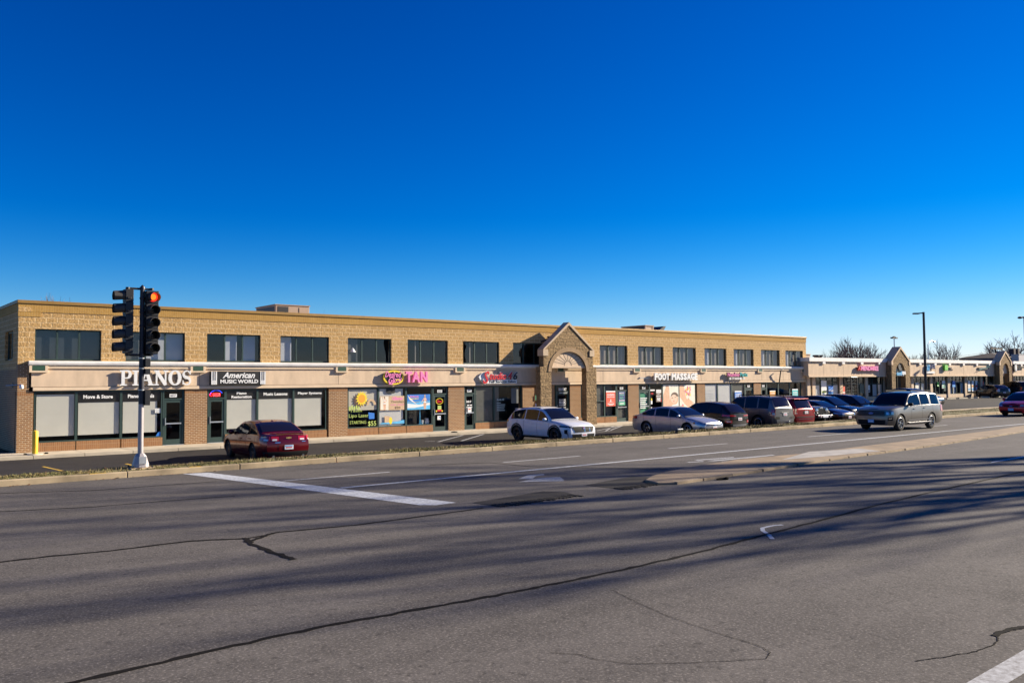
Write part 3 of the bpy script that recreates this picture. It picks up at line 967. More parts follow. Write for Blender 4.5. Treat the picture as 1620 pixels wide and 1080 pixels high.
# --- tanning salon
for a, c in ((21.47, 23.28), (23.28, 24.98), (24.98, 26.68)):
    fr = sf_window(a, c)
    if a < 21.5:
        child_rect(fr, 'painted_panel', 'cream', a + .06, c - .08, 1.02, 2.1, YS + .06)
        b = MB(); yy = YS + .022
        sc = (22.3, 1.62)
        star = []
        for i in range(28):
            r_ = .40 if i % 2 == 0 else .27
            star.append((sc[0] + r_ * .92 * math.cos(R(i * 360 / 28)), sc[1] + r_ * math.sin(R(i * 360 / 28))))
        poly_y(b, [(x - .16, z - .10) for x, z in star], yy + .004, 1)  # dark offset copy of the star, its cast shadow drawn in colour
        poly_y(b, star, yy, 0); poly_y(b, ell(sc[0], sc[1], .2, .22), yy - .002, 2)
        for k in range(5): poly_y(b, ell(21.6 + .13 * k, 1.12 + .05 * (k % 2), .05, .13, 8), yy, 3)
        arc = ell(22.86, 1.28, .28, .30, 12, 0, 180); arc2 = ell(22.86, 1.28, .16, .2, 12, 0, 180)
        for i in range(12): b.face([(arc[i][0], yy, arc[i][1]), (arc[i + 1][0], yy, arc[i + 1][1]), (arc2[i + 1][0], yy, arc2[i + 1][1]), (arc2[i][0], yy, arc2[i][1])], 4)
        b.build('painted_sun', [MT['yellow'], MT['hair'], MT['orange'], MT['lime'], MT['tan']], fr)
        b = MB()
        put_text(b, 'Teeth', 21.62, 22.3, .93, 1.06, yy, shear=.1); put_text(b, 'Lipo Laser', 21.55, 22.70, .60, .84, yy)
        put_text(b, 'STARTING', 21.60, 22.55, .32, .48, yy); put_text(b, '$55', 22.66, 23.15, .16, .44, yy - .002, bold=.01)
        b.build('painted_lettering', MT['lime'], fr)
        b = MB(); poly_y(b, [(22.72, .55), (23.04, .55), (23.04, .85), (22.68, .9)], yy - .004); b.build('painted_shorts', MT['blue'], fr)
    elif a < 24:
        child_rect(fr, 'painted_panel', 'white', a + .07, c - .16, .16, 2.1, YS + .07)
        b = MB(); yy = YS + .022
        poly_y(b, [(23.4, .26), (24.9, .24), (24.9, .44), (24.4, .36), (23.8, .34), (23.4, .3)], yy, 0); poly_y(b, [(23.66, .33), (23.98, .32), (23.98, .66), (23.66, .68)], yy - .002, 1)
        poly_y(b, ell(24.03, .42, .1, .2, 8), yy - .003, 2); poly_y(b, [(23.75, 2.1), (24.3, 2.1), (24.3, 1.9), (24.22, 1.86), (23.85, 1.86), (23.75, 1.92)], yy - .004, 3)
        nb = MB(); nb.v = b.v[:6]; nb.f = b.f[:1]; nb.m = [0]; nb.sm = [False]; nb.build('painted_sea', MT['ltblue'], fr)
        b.v = b.v[6:]; b.f = [tuple(i - 6 for i in f_) for f_ in b.f[1:]]; b.m = b.m[1:]; b.sm = b.sm[1:]
        for pf, pm, pn in zip(b.f, b.m, ('painted_castle', 'painted_spade', 'awning_bracket')):
            nb = MB(); nb.face([b.v[i] for i in pf]); nb.build(pn, MT[('ltblue', 'tan', 'yellow', 'black')[pm]], fr)
    else:
        child_rect(fr, 'counter', 'black', a + .2, c - .1, .16, .95, YS + .5)
dr = sf_door(26.7, 27.68, number='6029')
# --- hair salon
sf_door(28.84, 29.62, number='6021')
fr = sf_window(29.64, 31.0); child_rect(fr, 'screen', 'blind_grey', 29.72, 30.94, .18, 2.12, YS + .08)
fr = sf_window(31.0, 33.08); child_rect(fr, 'screen', 'blind_grey', 31.07, 31.4, .18, 2.12, YS + .08)
b = MB(); rect(b, 32.3, 32.85, 1.15, 2.05, YS + .02); tag(b.build('window_panel', MT['blind_grey']), 'plain grey panel hung in the right hand hair salon window', 'panel')
b = MB(); put_text(b, 'Studio 46', 31.2, 31.75, 1.33, 1.45, YS + .02, shear=.3, bold=.02)
for k, l in enumerate((.3, .62, .6, .56, .6)): rect(b, 31.2, 31.2 + l, 1.18 - .11 * k, 1.22 - .11 * k, YS + .02)
tag(b.build('window_lettering', MT['alu']), 'faint white lettering on the dark salon window', 'lettering')
# --- entrance under the gable
dr = sf_door(35.83, 36.98, number=None)
w = MB(); w.box(34.05, 35.8, D + .10, D + .30, ZB, 2.20); w.build('recess_wall', MT['brick'], B1)
fr = sf_window(37.95, 38.62)
w = MB(); w.box(38.62, 38.86, D, D + .42, ZB, 2.20); w.build('brick_pier', MT['brick'], B1)
# --- vacant unit
fr = sf_window(38.88, 40.1); child_rect(fr, 'screen', 'blind_grey', 38.95, 40.04, .18, 2.12, YS + .08); w = MB(); w.box(38.93, 40.05, YS, YS + .09, 1.1, 1.16); w.build('transom', MT['frame'], fr)
fr = sf_window(40.1, 41.18); child_rect(fr, 'screen', 'blind_grey', 40.2, 41.1, .18, 2.12, YS + .3)
dr = sf_door(41.2, 42.26, number='6003'); child_rect(dr, 'screen', 'blind_grey', 41.3, 42.1, 0, 1.6, YS + .10)
# --- foot massage
dr = sf_door(43.36, 44.46, number='6001'); child_rect(dr, 'screen', 'mint', 43.45, 44.36, 0, 1.62, YS + .09)
fr = sf_window(44.46, 45.76)
for a, c in ((45.76, 47.5), (47.5, 49.3)): sf_window(a, c)
# --- partly papered unit
for a, c in ((50.4, 51.9), (51.9, 53.58)):
    fr = sf_window(a, c); child_rect(fr, 'white_paper', 'white', a + .08, c - .07, .16, 2.1, YS + .05)
fr = sf_window(53.58, 55.2); child_rect(fr, 'screen', 'blind_grey', 53.66, 55.1, .16, 2.1, YS + .06)
sf_door(55.22, 56.28, number='5997')
# --- last unit
sf_door(57.27, 58.05, number='5995')
for a, c in ((58.05, 59.62), (59.62, 61.2), (61.2, 62.83)): sf_window(a, c)

# the gabled entrance arch stands free of the wall
Y0 = D - .95; TH = .42
A = MB()
def fx(px, py): p = F(px, py, Y0); return (p.x, p.z)
lx0, lx1 = fx(855.5, 640)[0], fx(872.8, 640)[0]
ux0 = fx(860, 565)[0]; ux1 = fx(938.3, 565)[0]
rx1, rx0 = fx(944, 640)[0], fx(928.2, 640)[0]
zs = fx(873, 588)[1]; zt = fx(898, 556)[1]; zpk = fx(898.3, 512)[1]; ze = fx(860, 552)[1]; zk = fx(856, 580)[1]
cxm = (lx1 + rx0) / 2; rad = (rx0 - lx1) / 2
arc = [(cxm + rad * math.cos(R(a)), zs + (zt - zs) * math.sin(R(a))) for a in range(0, 181, 9)]
pkx = (ux0 + ux1) / 2
A.prism_y([(lx0, ZB), (lx0, zk), (ux0, zk), (ux0, ze), (pkx, zpk), (ux1, ze), (ux1, zk), (rx1, zk), (rx1, ZB), (rx0, ZB)] + arc + [(lx1, ZB)], Y0, Y0 + TH)
gable = A.build('entrance_gable', MT['cmu_arch'], B1)
A = MB()
cw = .17
A.prism_y([(ux0 - .07, ze), (pkx, zpk + .10), (pkx, zpk - .08), (ux0 + .06, ze - .02)], Y0 - .05, Y0 + TH + .05)
A.prism_y([(ux1 + .07, ze), (pkx, zpk + .10), (pkx, zpk - .08), (ux1 - .06, ze - .02)], Y0 - .05, Y0 + TH + .05)
A.box(ux0 - .07, ux0 + .33, Y0 - .055, Y0 + TH + .055, ze - .40, ze - .022); A.box(ux1 - .33, ux1 + .07, Y0 - .055, Y0 + TH + .055, ze - .40, ze - .022)
A.build('gable_coping', mat('coping_stone', (.56, .43, .29), .9, var=.15), gable)
A = MB()
for i in range(len(arc) - 1):
    def o_(p, e): 
        d = Vector((p[0] - cxm, p[1] - zs)); d.normalize(); return (p[0] + d.x * e, p[1] + d.y * e)
    a, c = arc[i], arc[i + 1]
    A.prism_y([a, c, o_(c, .26), o_(a, .26)], Y0 - .03, Y0 + .02)
A.build('arch_ring', mat('arch_ring_stone', (.33, .22, .12), .9, var=.2, vscale=3, bump=.3, bscale=30), gable)
zf = fx(874, 581)[1]
A = MB()
fan = [(cxm + rad * math.cos(R(a)), zs + (zt - zs) * math.sin(R(a))) for a in range(0, 181, 6) if zs + (zt - zs) * math.sin(R(a)) > zf + .1]
A.prism_y([(cxm + rad, zf + .1)] + fan + [(cxm - rad, zf + .1)], Y0 + .10, Y0 + .20)
A.box(cxm - rad, cxm + rad, Y0 + .06, Y0 + .22, zf - .03, zf + .1)
tym = A.build('fanlight', MT['eifs'], gable)
A = MB()
hz = zt - zf
for k in range(1, 10):
    a = R(18 * k)
    p0 = Vector((cxm + .28 * math.cos(a), zf + .12 + .26 * math.sin(a))); p1 = Vector((cxm + rad * .86 * math.cos(a), zf + .12 + (hz - .12) * .88 * math.sin(a)))
    n = Vector((-(p1 - p0).y, (p1 - p0).x)).normalized() * .012
    A.prism_y([tuple(p0 - n), tuple(p1 - n), tuple(p1 + n), tuple(p0 + n)], Y0 + .092, Y0 + .1)
for rr, hh in ((.28, .26), (rad * .87, (hz - .12) * .88)):
    q = ell(cxm, zf + .12, rr, hh, 20, 0, 180); q2 = ell(cxm, zf + .12, rr + .022, hh + .022, 20, 0, 180)
    for i in range(20): A.prism_y([q[i], q[i + 1], q2[i + 1], q2[i]], Y0 + .090, Y0 + .1)
A.build('fan_ribs', MT['joint'], tym)
A = MB(); A.tube(F(873, 533, Y0 + TH), F(856, 541, D), .05); A.tube(F(873, 533, Y0 + TH), F(866, 533, Y0 + .8), .05)
A.build('steel_brace', MT['gun'], gable)

# ================================================================== SIGNS ON THE BRICK BUILDING
def bar(mb, x0, x1, z0, z1, y0, y1, m=0):
    mb.box(x0, x1, y0, y1, z0, z1, m)


def stroke(mb, pts, ws, y0, y1, m=0):
    """flat stroke of changing width, extruded"""
    n = len(pts); l, r = [], []
    for i, (p, w_) in enumerate(zip(pts, ws)):
        a = Vector(pts[max(0, i - 1)]); b = Vector(pts[min(n - 1, i + 1)])
        d = (b - a).normalized(); q = Vector((-d.y, d.x)) * w_ / 2
        l.append((p[0] + q.x, p[1] + q.y)); r.append((p[0] - q.x, p[1] - q.y))
    mb.prism_y(l + r[::-1], y0, y1, m)


def serif_letter(mb, ch, x, w, z, h, y0, y1, m=0):
    """heavy slab-serif capitals; pieces are set a millimetre apart"""
    e = [0]
    def yy():
        e[0] += .0012; return y0 - e[0]
    t = h * .20; s = h * .085
    X = lambda u: x + u * w
    Z = lambda v: z + v * h
    if ch == 'I':
        bar(mb, X(.5) - t / 2, X(.5) + t / 2, Z(0), Z(1), yy(), y1, m)
        for v in (0, 1 - s / h): bar(mb, X(0), X(1), Z(v), Z(v) + s, yy(), y1, m)
    if ch == 'P':
        xs_ = X(.14)
        bar(mb, xs_, xs_ + t, Z(0), Z(1), yy(), y1, m)
        bar(mb, X(0), xs_ + t + .08, Z(0), Z(0) + s, yy(), y1, m); bar(mb, X(0), xs_ + t, Z(1) - s, Z(1), yy(), y1, m)
        c = [(xs_ + t * .5, Z(.97))] + [(X(.58) + w * .27 * math.cos(R(a)), Z(.73) + h * .235 * math.sin(R(a))) for a in range(90, -91, -15)] + [(xs_ + t * .5, Z(.49))]
        stroke(mb, c, [s * .9] + [s * .9 + (t - s) * max(0, math.cos(R(a))) for a in range(90, -91, -15)] + [s * .9], yy(), y1, m)
    if ch == 'A':
        stroke(mb, [(X(.5), Z(1)), (X(.15), Z(.04))], [s * 1.1, s * 1.0], yy(), y1, m)
        stroke(mb, [(X(.47), Z(1)), (X(.80), Z(.04))], [t * 1.05, t * 1.15], yy(), y1, m)
        bar(mb, X(.28), X(.68), Z(.3), Z(.3) + s, yy(), y1, m)
        bar(mb, X(0), X(.32), Z(0), Z(0) + s, yy(), y1, m); bar(mb, X(.6), X(1.02), Z(0), Z(0) + s, yy(), y1, m)
    if ch == 'N':
        bar(mb, X(.13), X(.13) + s * 1.1, Z(0), Z(1), yy(), y1, m); bar(mb, X(.87) - s * 1.1, X(.87), Z(0), Z(1), yy(), y1, m)
        stroke(mb, [(X(.17), Z(.95)), (X(.82), Z(.03))], [t * 1.15, t * 1.15], yy(), y1, m)
        bar(mb, X(0), X(.36), Z(1) - s, Z(1), yy(), y1, m); bar(mb, X(.66), X(1), Z(1) - s, Z(1), yy(), y1, m); bar(mb, X(0), X(.32), Z(0), Z(0) + s, yy(), y1, m)
    if ch == 'O':
        an = list(range(0, 361, 12))
        c = [(X(.5) + (w * .5 - t * .5) * math.cos(R(a)), Z(.5) + (h * .52 - s * .6) * math.sin(R(a))) for a in an]
        yq = yy()
        for i in range(len(c) - 1):
            stroke(mb, [c[i], c[i + 1]], [s + (t * 1.15 - s) * abs(math.cos(R(an[i]))) ** 1.2, s + (t * 1.15 - s) * abs(math.cos(R(an[i + 1]))) ** 1.2], yq - .0004 * (i % 2), y1, m)
    if ch == 'S':
        c = []
        for a in range(20, 271, 15): c.append((X(.5) + w * .33 * math.cos(R(a)), Z(.74) + h * .22 * math.sin(R(a))))
        for a in range(90, -161, -15): c.append((X(.5) + w * .36 * math.cos(R(a)), Z(.27) + h * .24 * math.sin(R(a))))
        n = len(c); ws = [s * .9 + (t * 1.1 - s) * math.exp(-((i / (n - 1) - .5) / .22) ** 2) for i in range(n)]
        yq = yy()
        for i in range(n - 1): stroke(mb, [c[i], c[i + 1]], [ws[i], ws[i + 1]], yq - .0004 * (i % 2), y1, m)
        bar(mb, X(.80), X(.90), Z(.72), Z(.98), yy(), y1, m); bar(mb, X(.08), X(.18), Z(.04), Z(.32), yy(), y1, m)


FY = D - .045
def sign(name, label, x, z, cat='shop sign'):
    return empty(name, (x, FY, z), 0, label, cat)


s = sign('letter_sign', 'large white serif PIANOS letters on a dark raceway on the fascia', 11.9, 2.6)
xx = 10.40
for ch, w_ in (('P', .50), ('I', .27), ('A', .60), ('N', .60), ('O', .56), ('S', .44)):
    b = MB(); serif_letter(b, ch, xx, w_, 2.40, .66, FY - .155, FY - .08); b.build('letter', MT['white'], s); xx += w_ + .018
b = MB(); b.box(10.5, 13.35, FY - .078, FY + .002, 2.56, 2.88); b.build('raceway', MT['joint'], s)

s = sign('music_sign', 'black box sign with white script lettering and piano keys at both ends', 15.6, 2.6)
b = MB(); b.box(14.32, 16.95, FY - .17, FY + .002, 2.40, 3.02); b.build('cabinet', MT['black'], s)
for a in (14.34, 16.68):
    b = MB()
    b.box(a, a + .26, FY - .185, FY - .171, 2.41, 3.01)
    for k in (0, 1): b.box(a + .065 + .09 * k, a + .105 + .09 * k, FY - .190, FY - .186, 2.60, 3.01, 1)
    for k in range(2): b.box(a + .083 + .09 * k, a + .088 + .09 * k, FY - .189, FY - .186, 2.41, 2.60, 1)
    b.build('piano_keys', [MT['white'], MT['black']], s)
b = MB(); put_text(b, 'American', 14.86, 16.42, 2.70, 2.98, FY - .172, .012, shear=.35, bold=.03); put_text(b, 'MUSIC WORLD', 14.76, 16.58, 2.46, 2.64, FY - .172, .012, bold=.035)
b.build('lettering', MT['white'], s)

s = sign('tan_sign', 'yellow ringed oval sign with pink script beside tall pink TAN letters', 24.6, 2.6)
b = MB(); b.prism_y(ell(24.06, 2.70, .60, .355, 32), FY - .16, FY + .002); b.build('oval_panel', MT['black'], s)
b = MB(); ring_y(b, 24.06, 2.70, .64, .385, .085, FY - .175, FY - .10); b.build('oval_ring', MT['yellow'], s)
b = MB(); put_text(b, 'Desired', 23.50, 24.52, 2.72, 3.02, FY - .18, .02, shear=.4, bold=.02, slope=-.02); put_text(b, 'Glow', 23.72, 24.56, 2.40, 2.72, FY - .18, .02, shear=.4, bold=.025, slope=.06)
stroke(b, [(23.74, 2.38), (23.92, 2.36), (24.06, 2.5)], [.07, .08, .05], FY - .205, FY - .18)
b.build('script', MT['pink'], s)
b = MB(); poly_y(b, [(24.08 + (.09 if i % 2 == 0 else .04) * math.cos(R(90 + 36 * i)), 2.99 + (.09 if i % 2 == 0 else .04) * math.sin(R(90 + 36 * i))) for i in range(10)], FY - .192)
q = ell(24.28, 2.5, .13, .12, 8, 0, 180); q2 = ell(24.28, 2.5, .08, .07, 8, 0, 180)
for i in range(8): b.face([(q[i][0], FY - .212, q[i][1]), (q[i + 1][0], FY - .212, q[i + 1][1]), (q2[i + 1][0], FY - .212, q2[i + 1][1]), (q2[i][0], FY - .212, q2[i][1])])
b.build('star', MT['yellow'], s)
for ch, a, c in (('T', 24.76, 25.16), ('A', 25.16, 25.66), ('N', 25.70, 26.14)):
    b = MB(); put_text(b, ch, a, c, 2.44, 3.02, FY - .13, .13, bold=.045); b.build('letter', MT['pink'], s)

s = sign('salon_sign', 'red script hair salon sign with white outlines over a white panel', 31.3, 2.6)
b = MB(); b.box(30.35, 32.55, FY - .12, FY + .002, 2.33, 2.56); b.prism_y([(29.85, 2.56), (29.75, 2.72), (30.0, 2.95), (30.3, 2.98), (30.5, 2.561), (30.36, 2.45), (30.1, 2.40)], FY - .10, FY + .001); b.build('panel', MT['white'], s)
b = MB(); put_text(b, 'Full Service Salon', 30.5, 32.45, 2.37, 2.52, FY - .122, .012, shear=.1, bold=.012); b.build('small_lettering', MT['black'], s)
for txt, a, c, z0, z1, mm in (('S', 30.0, 30.48, 2.32, 3.05, 'red'), ('tudio', 30.5, 31.72, 2.55, 2.98, 'red'), ('4', 31.82, 32.18, 2.54, 3.02, 'red'), ('6', 32.25, 32.58, 2.54, 3.0, 'black')):
    b = MB(); put_text(b, txt, a - .03, c + .03, z0 - .02, z1 + .02, FY - .11, .03, shear=.3, bold=.05); o = b.build('letter_outline', MT['white'], s)
    b = MB(); put_text(b, txt, a, c, z0, z1, FY - .145, .03, shear=.3, bold=.015); b.build('letter', MT[mm], s)

s = sign('massage_sign', 'white FOOT MASSAGE channel letters on the fascia', 46.8, 2.6)
xx = 44.62
for ch, w_ in (('F', .33), ('O', .42), ('O', .42), ('T', .36), (' ', .2), ('M', .46), ('A', .42), ('S', .36), ('S', .36), ('A', .42), ('G', .42), ('E', .32)):
    if ch != ' ':
        b = MB(); put_text(b, ch, xx, xx + w_ - .02, 2.44, 2.93, FY - .14, .12, bold=.05); b.build('letter', MT['white'], s)
    xx += w_ + .008
b = MB(); b.box(44.7, 49.0, FY - .13, FY + .002, 2.58, 2.76); b.build('raceway', MT['joint'], s)
b = MB(); b.box(43.4, 44.45, FY - .006, FY + .001, 2.60, 2.635); b.lathe([(.03, -.05), (.07, 0)], 8, (43.38, FY - .02, 2.62), 'Y')
tag(b.build('conduit', MT['alu']), 'thin metal conduit left of the FOOT MASSAGE letters', 'conduit')

s = sign('script_sign', 'pink and green script sign with small white STUDIO letters', 53.8, 2.6)
for txt, a, c, mm in (('Number', 52.75, 54.25, 'pink'), ('Parts', 54.3, 55.2, 'teal')):
    b = MB(); put_text(b, txt, a - .02, c + .02, 2.66, 2.98, FY - .10, .08, bold=.06); b.build('letter_backing', MT['black'], s)
    b = MB(); put_text(b, txt, a, c, 2.68, 2.96, FY - .182, .03, bold=.01); b.build('lettering', MT[mm], s)
xx = 52.95
for ch in 'STUDIO':
    b = MB(); put_text(b, ch, xx, xx + .16 if ch == 'I' else xx + .24, 2.44, 2.61, FY - .10, .10, bold=.03); b.build('letter', MT['white'], s); xx += .33

# ghost lettering left on the last fascia
b = MB()
for k, (a, l) in enumerate(((59.3, .5), (60.4, 1.1))): rect(b, a, a + l, 2.83 , 2.855, FY - .004)
tag(b.build('sign_ghost', MT['tan']), 'faint ghost of a removed sign on the last fascia bay', 'sign mark')
# lean dark pipe across the cornice
b = MB(); b.tube((59.85, D - .36, 3.3), (59.4, D - .36, 3.12), .04); b.tube((59.4, D - .36, 3.12), (59.4, D - .2, 2.2), .045)
tag(b.build('drain_pipe', MT['gun']), 'dark downpipe bent across the white cornice near the far end of the brick building', 'pipe')

# ------------------------------------------------------------------ posters and stickers hanging in the windows
def poster(name, label, x0, x1, z0, z1, base, fn=None, y=None, mats=None, sag=0.0, cat='poster'):
    yq = (YS - .006) if y is None else y
    r_ = empty(name, ((x0 + x1) / 2, yq, z0), 0, label, cat)
    b = MB(); b.box(x0, x1, yq, yq + .008, z0, z1); b.build('sheet', MT[base], r_)
    if fn:
        b = MB(); fn(b, yq - .0015); b.build('print', [MT[k] if isinstance(k, str) else k for k in mats], r_)
    return r_


def figure(b, y, cx, z0, h, flip=1, ms=0, mw=1, mh=2, back=False):
    """flat printed bather: legs, hips, waist, shoulders, arms and head"""
    u = h; f = flip
    P = lambda pts: [(cx + f * a * u, z0 + c * u) for a, c in pts]
    poly_y(b, P([(-.075, 0), (-.01, 0), (.0, .36), (-.02, .5), (-.11, .46), (-.10, .25)]), y, ms)
    poly_y(b, P([(.015, 0), (.08, 0), (.105, .25), (.115, .46), (.02, .5), (.005, .36)]), y - .0004, ms)
    poly_y(b, P([(-.115, .44), (.12, .44), (.085, .60), (.10, .74), (.045, .80), (-.04, .80), (-.10, .74), (-.08, .60)]), y - .0008, ms)
    poly_y(b, P([(-.12, .43), (.12, .43), (.105, .52), (-.105, .52)]), y - .0012, mw)
    if not back: poly_y(b, P([(-.09, .64), (.09, .64), (.095, .74), (-.095, .74)]), y - .0012, mw)
    else: poly_y(b, P([(-.088, .67), (.088, .67), (.09, .69), (-.09, .69)]), y - .0012, mw)
    if back:
        poly_y(b, P([(-.10, .75), (-.07, .70), (-.20, .52), (-.29, .42), (-.30, .45)]), y - .0004, ms)
        poly_y(b, P([(.10, .75), (.07, .70), (.17, .52), (.21, .40), (.23, .41)]), y - .0004, ms)
    else:
        poly_y(b, P([(-.10, .76), (-.06, .72), (-.17, .88), (-.09, 1.0), (-.13, 1.0), (-.22, .88)]), y - .0004, ms)
        poly_y(b, P([(.10, .76), (.07, .70), (.20, .62), (.10, .86), (.08, .84), (.15, .68)]), y - .0004, ms)
    poly_y(b, [(cx + .052 * u * math.cos(R(a)), z0 + .89 * u + .07 * u * math.sin(R(a))) for a in range(0, 360, 36)], y - .0014, ms)
    poly_y(b, [(cx + .06 * u * math.cos(R(a)), z0 + (.90 if back else .93) * u + (.08 if back else .05) * u * math.sin(R(a))) for a in range(0, 360, 36)], y - .0018, mh)


def pr_glow(b, y):
    poly_y(b, [(23.40, 1.02), (23.88, .98), (23.88, 1.70), (23.40, 1.68)], y, 4)
    figure(b, y - .001, 23.64, 1.0, .70, 1, 0, 1, 2)
    put_text(b, 'Glow', 24.10, 24.78, 1.50, 1.68, y - .001, bold=.05, m=3); put_text(b, 'Thursdays', 24.02, 24.84, 1.36, 1.46, y - .001, bold=.03, m=2)
    put_text(b, 'only tans!', 24.00, 24.84, 1.20, 1.31, y - .001, bold=.01, m=3); put_text(b, '$20', 24.26, 24.62, 1.02, 1.16, y - .001, bold=.03, m=2)
poster('glow_banner', 'tan paper banner with pink lettering, $20 and a woman in white swimwear', 23.36, 24.86, .98, 1.72, 'tan', pr_glow, mats=['skin', 'white', 'hair', 'pink', 'cream'])


def pr_beach(b, y):
    rect(b, 25.06, 26.50, 1.42, 1.78, y, 3)
    poly_y(b, [(25.06, 1.06), (25.5, 1.06), (26.5, 1.2), (26.5, 1.32), (25.8, 1.22), (25.06, 1.30)], y - .0004, 4)
    poly_y(b, [(25.08, 1.74), (25.7, 1.2), (25.2, 1.5)], y - .0008, 1)
    put_text(b, 'Airbrush', 25.2, 25.78, 1.63, 1.72, y - .001, bold=.03, m=5); put_text(b, 'Tanning', 25.16, 25.78, 1.50, 1.60, y - .001, bold=.03, m=6)
    put_text(b, 'Look and feel great', 25.1, 25.80, 1.33, 1.39, y - .001, m=7)
    figure(b, y - .002, 26.18, .98, .80, 1, 0, 1, 2, back=True)
poster('beach_banner', 'glossy blue beach banner with a woman seen from behind by the sea', 25.05, 26.52, .96, 1.78, 'ltblue', pr_beach, mats=['skin', 'white', 'tan', 'blue', 'white', 'pink', 'yellow', 'red'])
b = MB(); b.box(25.92, 25.97, YS + .12, YS + .15, .18, .96); b.box(25.8, 26.1, YS + .05, YS + .25, .165, .18)
tag(b.build('display_stand', MT['ltblue']), 'slim pale blue display post under the beach banner', 'stand')
b = MB(); b.lathe([(.07, 0), (.08, .22)], 8, (26.12, YS + .2, .165)); b.box(26.3, 26.52, YS + .1, YS + .3, .165, .32); b.box(26.34, 26.50, YS + .12, YS + .28, .32, .46)
tag(b.build('bottle_display', MT['white']), 'white bottles and cartons displayed beside the salon door', 'display')
b = MB(); yq = YS + .015
ring_y(b, 27.16, 1.38, .24, .17, .028, yq, yq + .002, 20, 0); put_text(b, 'Glow', 26.98, 27.34, 1.30, 1.46, yq - .001, shear=.4, bold=.04, m=1)
tag(b.build('door_decal', [MT['yellow'], MT['red']]), 'round yellow and red script decal on the tanning salon door', 'decal')
b = MB(); rect(b, 27.04, 27.28, .92, 1.14, yq, 0); rect(b, 27.0, 27.32, .82, .92, yq, 2)
for a in (26.96, 27.34): poly_y(b, ell(a, .84, .05, .05, 8), yq - .001, 1)
tag(b.build('hours_notice', [MT['lime'], MT['yellow'], MT['red']]), 'pale yellow opening hours notice with a red border on the tanning salon door', 'notice')
b = MB(); rect(b, 27.02, 27.24, .36, .58, yq, 0); poly_y(b, [(27.10, .54), (27.22, .5), (27.22, .4)], yq - .001, 1)
tag(b.build('door_sticker', [MT['white'], MT['blue']]), 'small white and blue sticker below the push bar of the tanning salon door', 'sticker')
b = MB(); yq = YS + .015
put_text(b, 'Studio 46', 29.0, 29.34, 1.26, 1.40, yq, shear=.3, bold=.04); rect(b, 29.06, 29.2, 1.08, 1.15, yq); rect(b, 29.24, 29.40, 1.08, 1.15, yq)
rect(b, 28.98, 29.42, .98, 1.02, yq); rect(b, 29.1, 29.36, .72, 1.0, yq - .001); rect(b, 29.14, 29.3, .86, .92, yq - .002, 1)
tag(b.build('salon_door_decal', [MT['white'], MT['vermilion']]), 'white script lettering and a small notice on the black hair salon door', 'decal')
b = MB(); yq = YS + .015
put_text(b, 'BEAUFORT', 36.1, 36.75, 1.84, 2.02, yq, bold=.03); rect(b, 36.15, 36.85, 1.70, 1.76, yq)
put_text(b, 'BEAUFORT', 36.13, 36.7, 1.22, 1.33, yq, bold=.02); put_text(b, 'MUSIC', 36.13, 36.7, 1.04, 1.20, yq, bold=.04); put_text(b, 'ACADEMY', 36.13, 36.7, .90, 1.01, yq, bold=.03)
rect(b, 36.13, 36.35, .78, .82, yq); rect(b, 36.42, 36.7, .78, .82, yq)
tag(b.build('academy_lettering', MT['white']), 'white lettering on the black door under the gabled arch', 'lettering')
b = MB(); rect(b, 36.16, 36.3, .46, .64, yq, 1); rect(b, 36.3, 36.8, .50, .66, yq, 0); tag(b.build('entrance_flyer', [MT['blue'], MT['orange']]), 'blue and orange flyer low on the academy door', 'flyer')
b = MB(); b.box(34.95, 35.22, D + .07, D + .10, .98, 1.42); b.prism_y(ell(35.08, 1.26, .06, .09, 10), D + .065, D + .07, 1)
tag(b.build('wall_notice', [mat('sign_lilac', (.30, .30, .62), .6), MT['mint']]), 'lilac notice plate with a green symbol on the shaded wall inside the arch', 'notice')
b = MB(); b.box(34.12, 34.3, D - .05, D - .03, .2, 1.1); b.tube((34.21, D - .03, ZB), (34.21, D - .03, 1.75), .03, m=1); b.box(34.1, 34.32, D - .06, D - .045, 1.3, 1.6, 2)
tag(b.build('parking_sign', [mat('sign_periwinkle', (.22, .26, .70), .6), MT['frame'], MT['mint']]), 'slim blue sign on a green post left of the arch pier', 'sign')


def avail(name, label, x0, x1, z0, z1, m, top=True, wave=True):
    def fn(b, y):
        w_ = x1 - x0; h = z1 - z0
        if top: rect(b, x0, x1, z1 - .09 * h, z1, y)
        put_text(b, 'Available', x0 + .1 * w_, x1 - .1 * w_, z1 - .30 * h, z1 - .18 * h, y, bold=.03)
        put_text(b, '630-555-0100', x0 + .1 * w_, x1 - .1 * w_, z1 - .44 * h, z1 - .35 * h, y, bold=.03)
        if wave:
            cx_ = (x0 + x1) / 2
            poly_y(b, [(cx_ - .04 * w_, z0 + .45 * h), (cx_ + .03 * w_, z0 + .45 * h), (cx_ + .05 * w_, z0 + .27 * h), (cx_ - .06 * w_, z0 + .27 * h)], y)
            poly_y(b, [(cx_ - .34 * w_, z0 + .22 * h), (cx_, z0 + .31 * h), (cx_ + .34 * w_, z0 + .22 * h), (cx_, z0 + .27 * h)], y - .0005)
            rect(b, x0 + .16 * w_, x1 - .16 * w_, z0 + .12 * h, z0 + .165 * h, y)
            rect(b, x0 + .3 * w_, x1 - .3 * w_, z0 + .05 * h, z0 + .08 * h, y)
    return poster(name, label, x0, x1, z0, z1, m, fn, mats=['white'])


avail('available_poster', 'vermilion red Available poster with white lettering in the vacant unit window', 40.24, 41.1, .78, 1.78, 'vermilion')


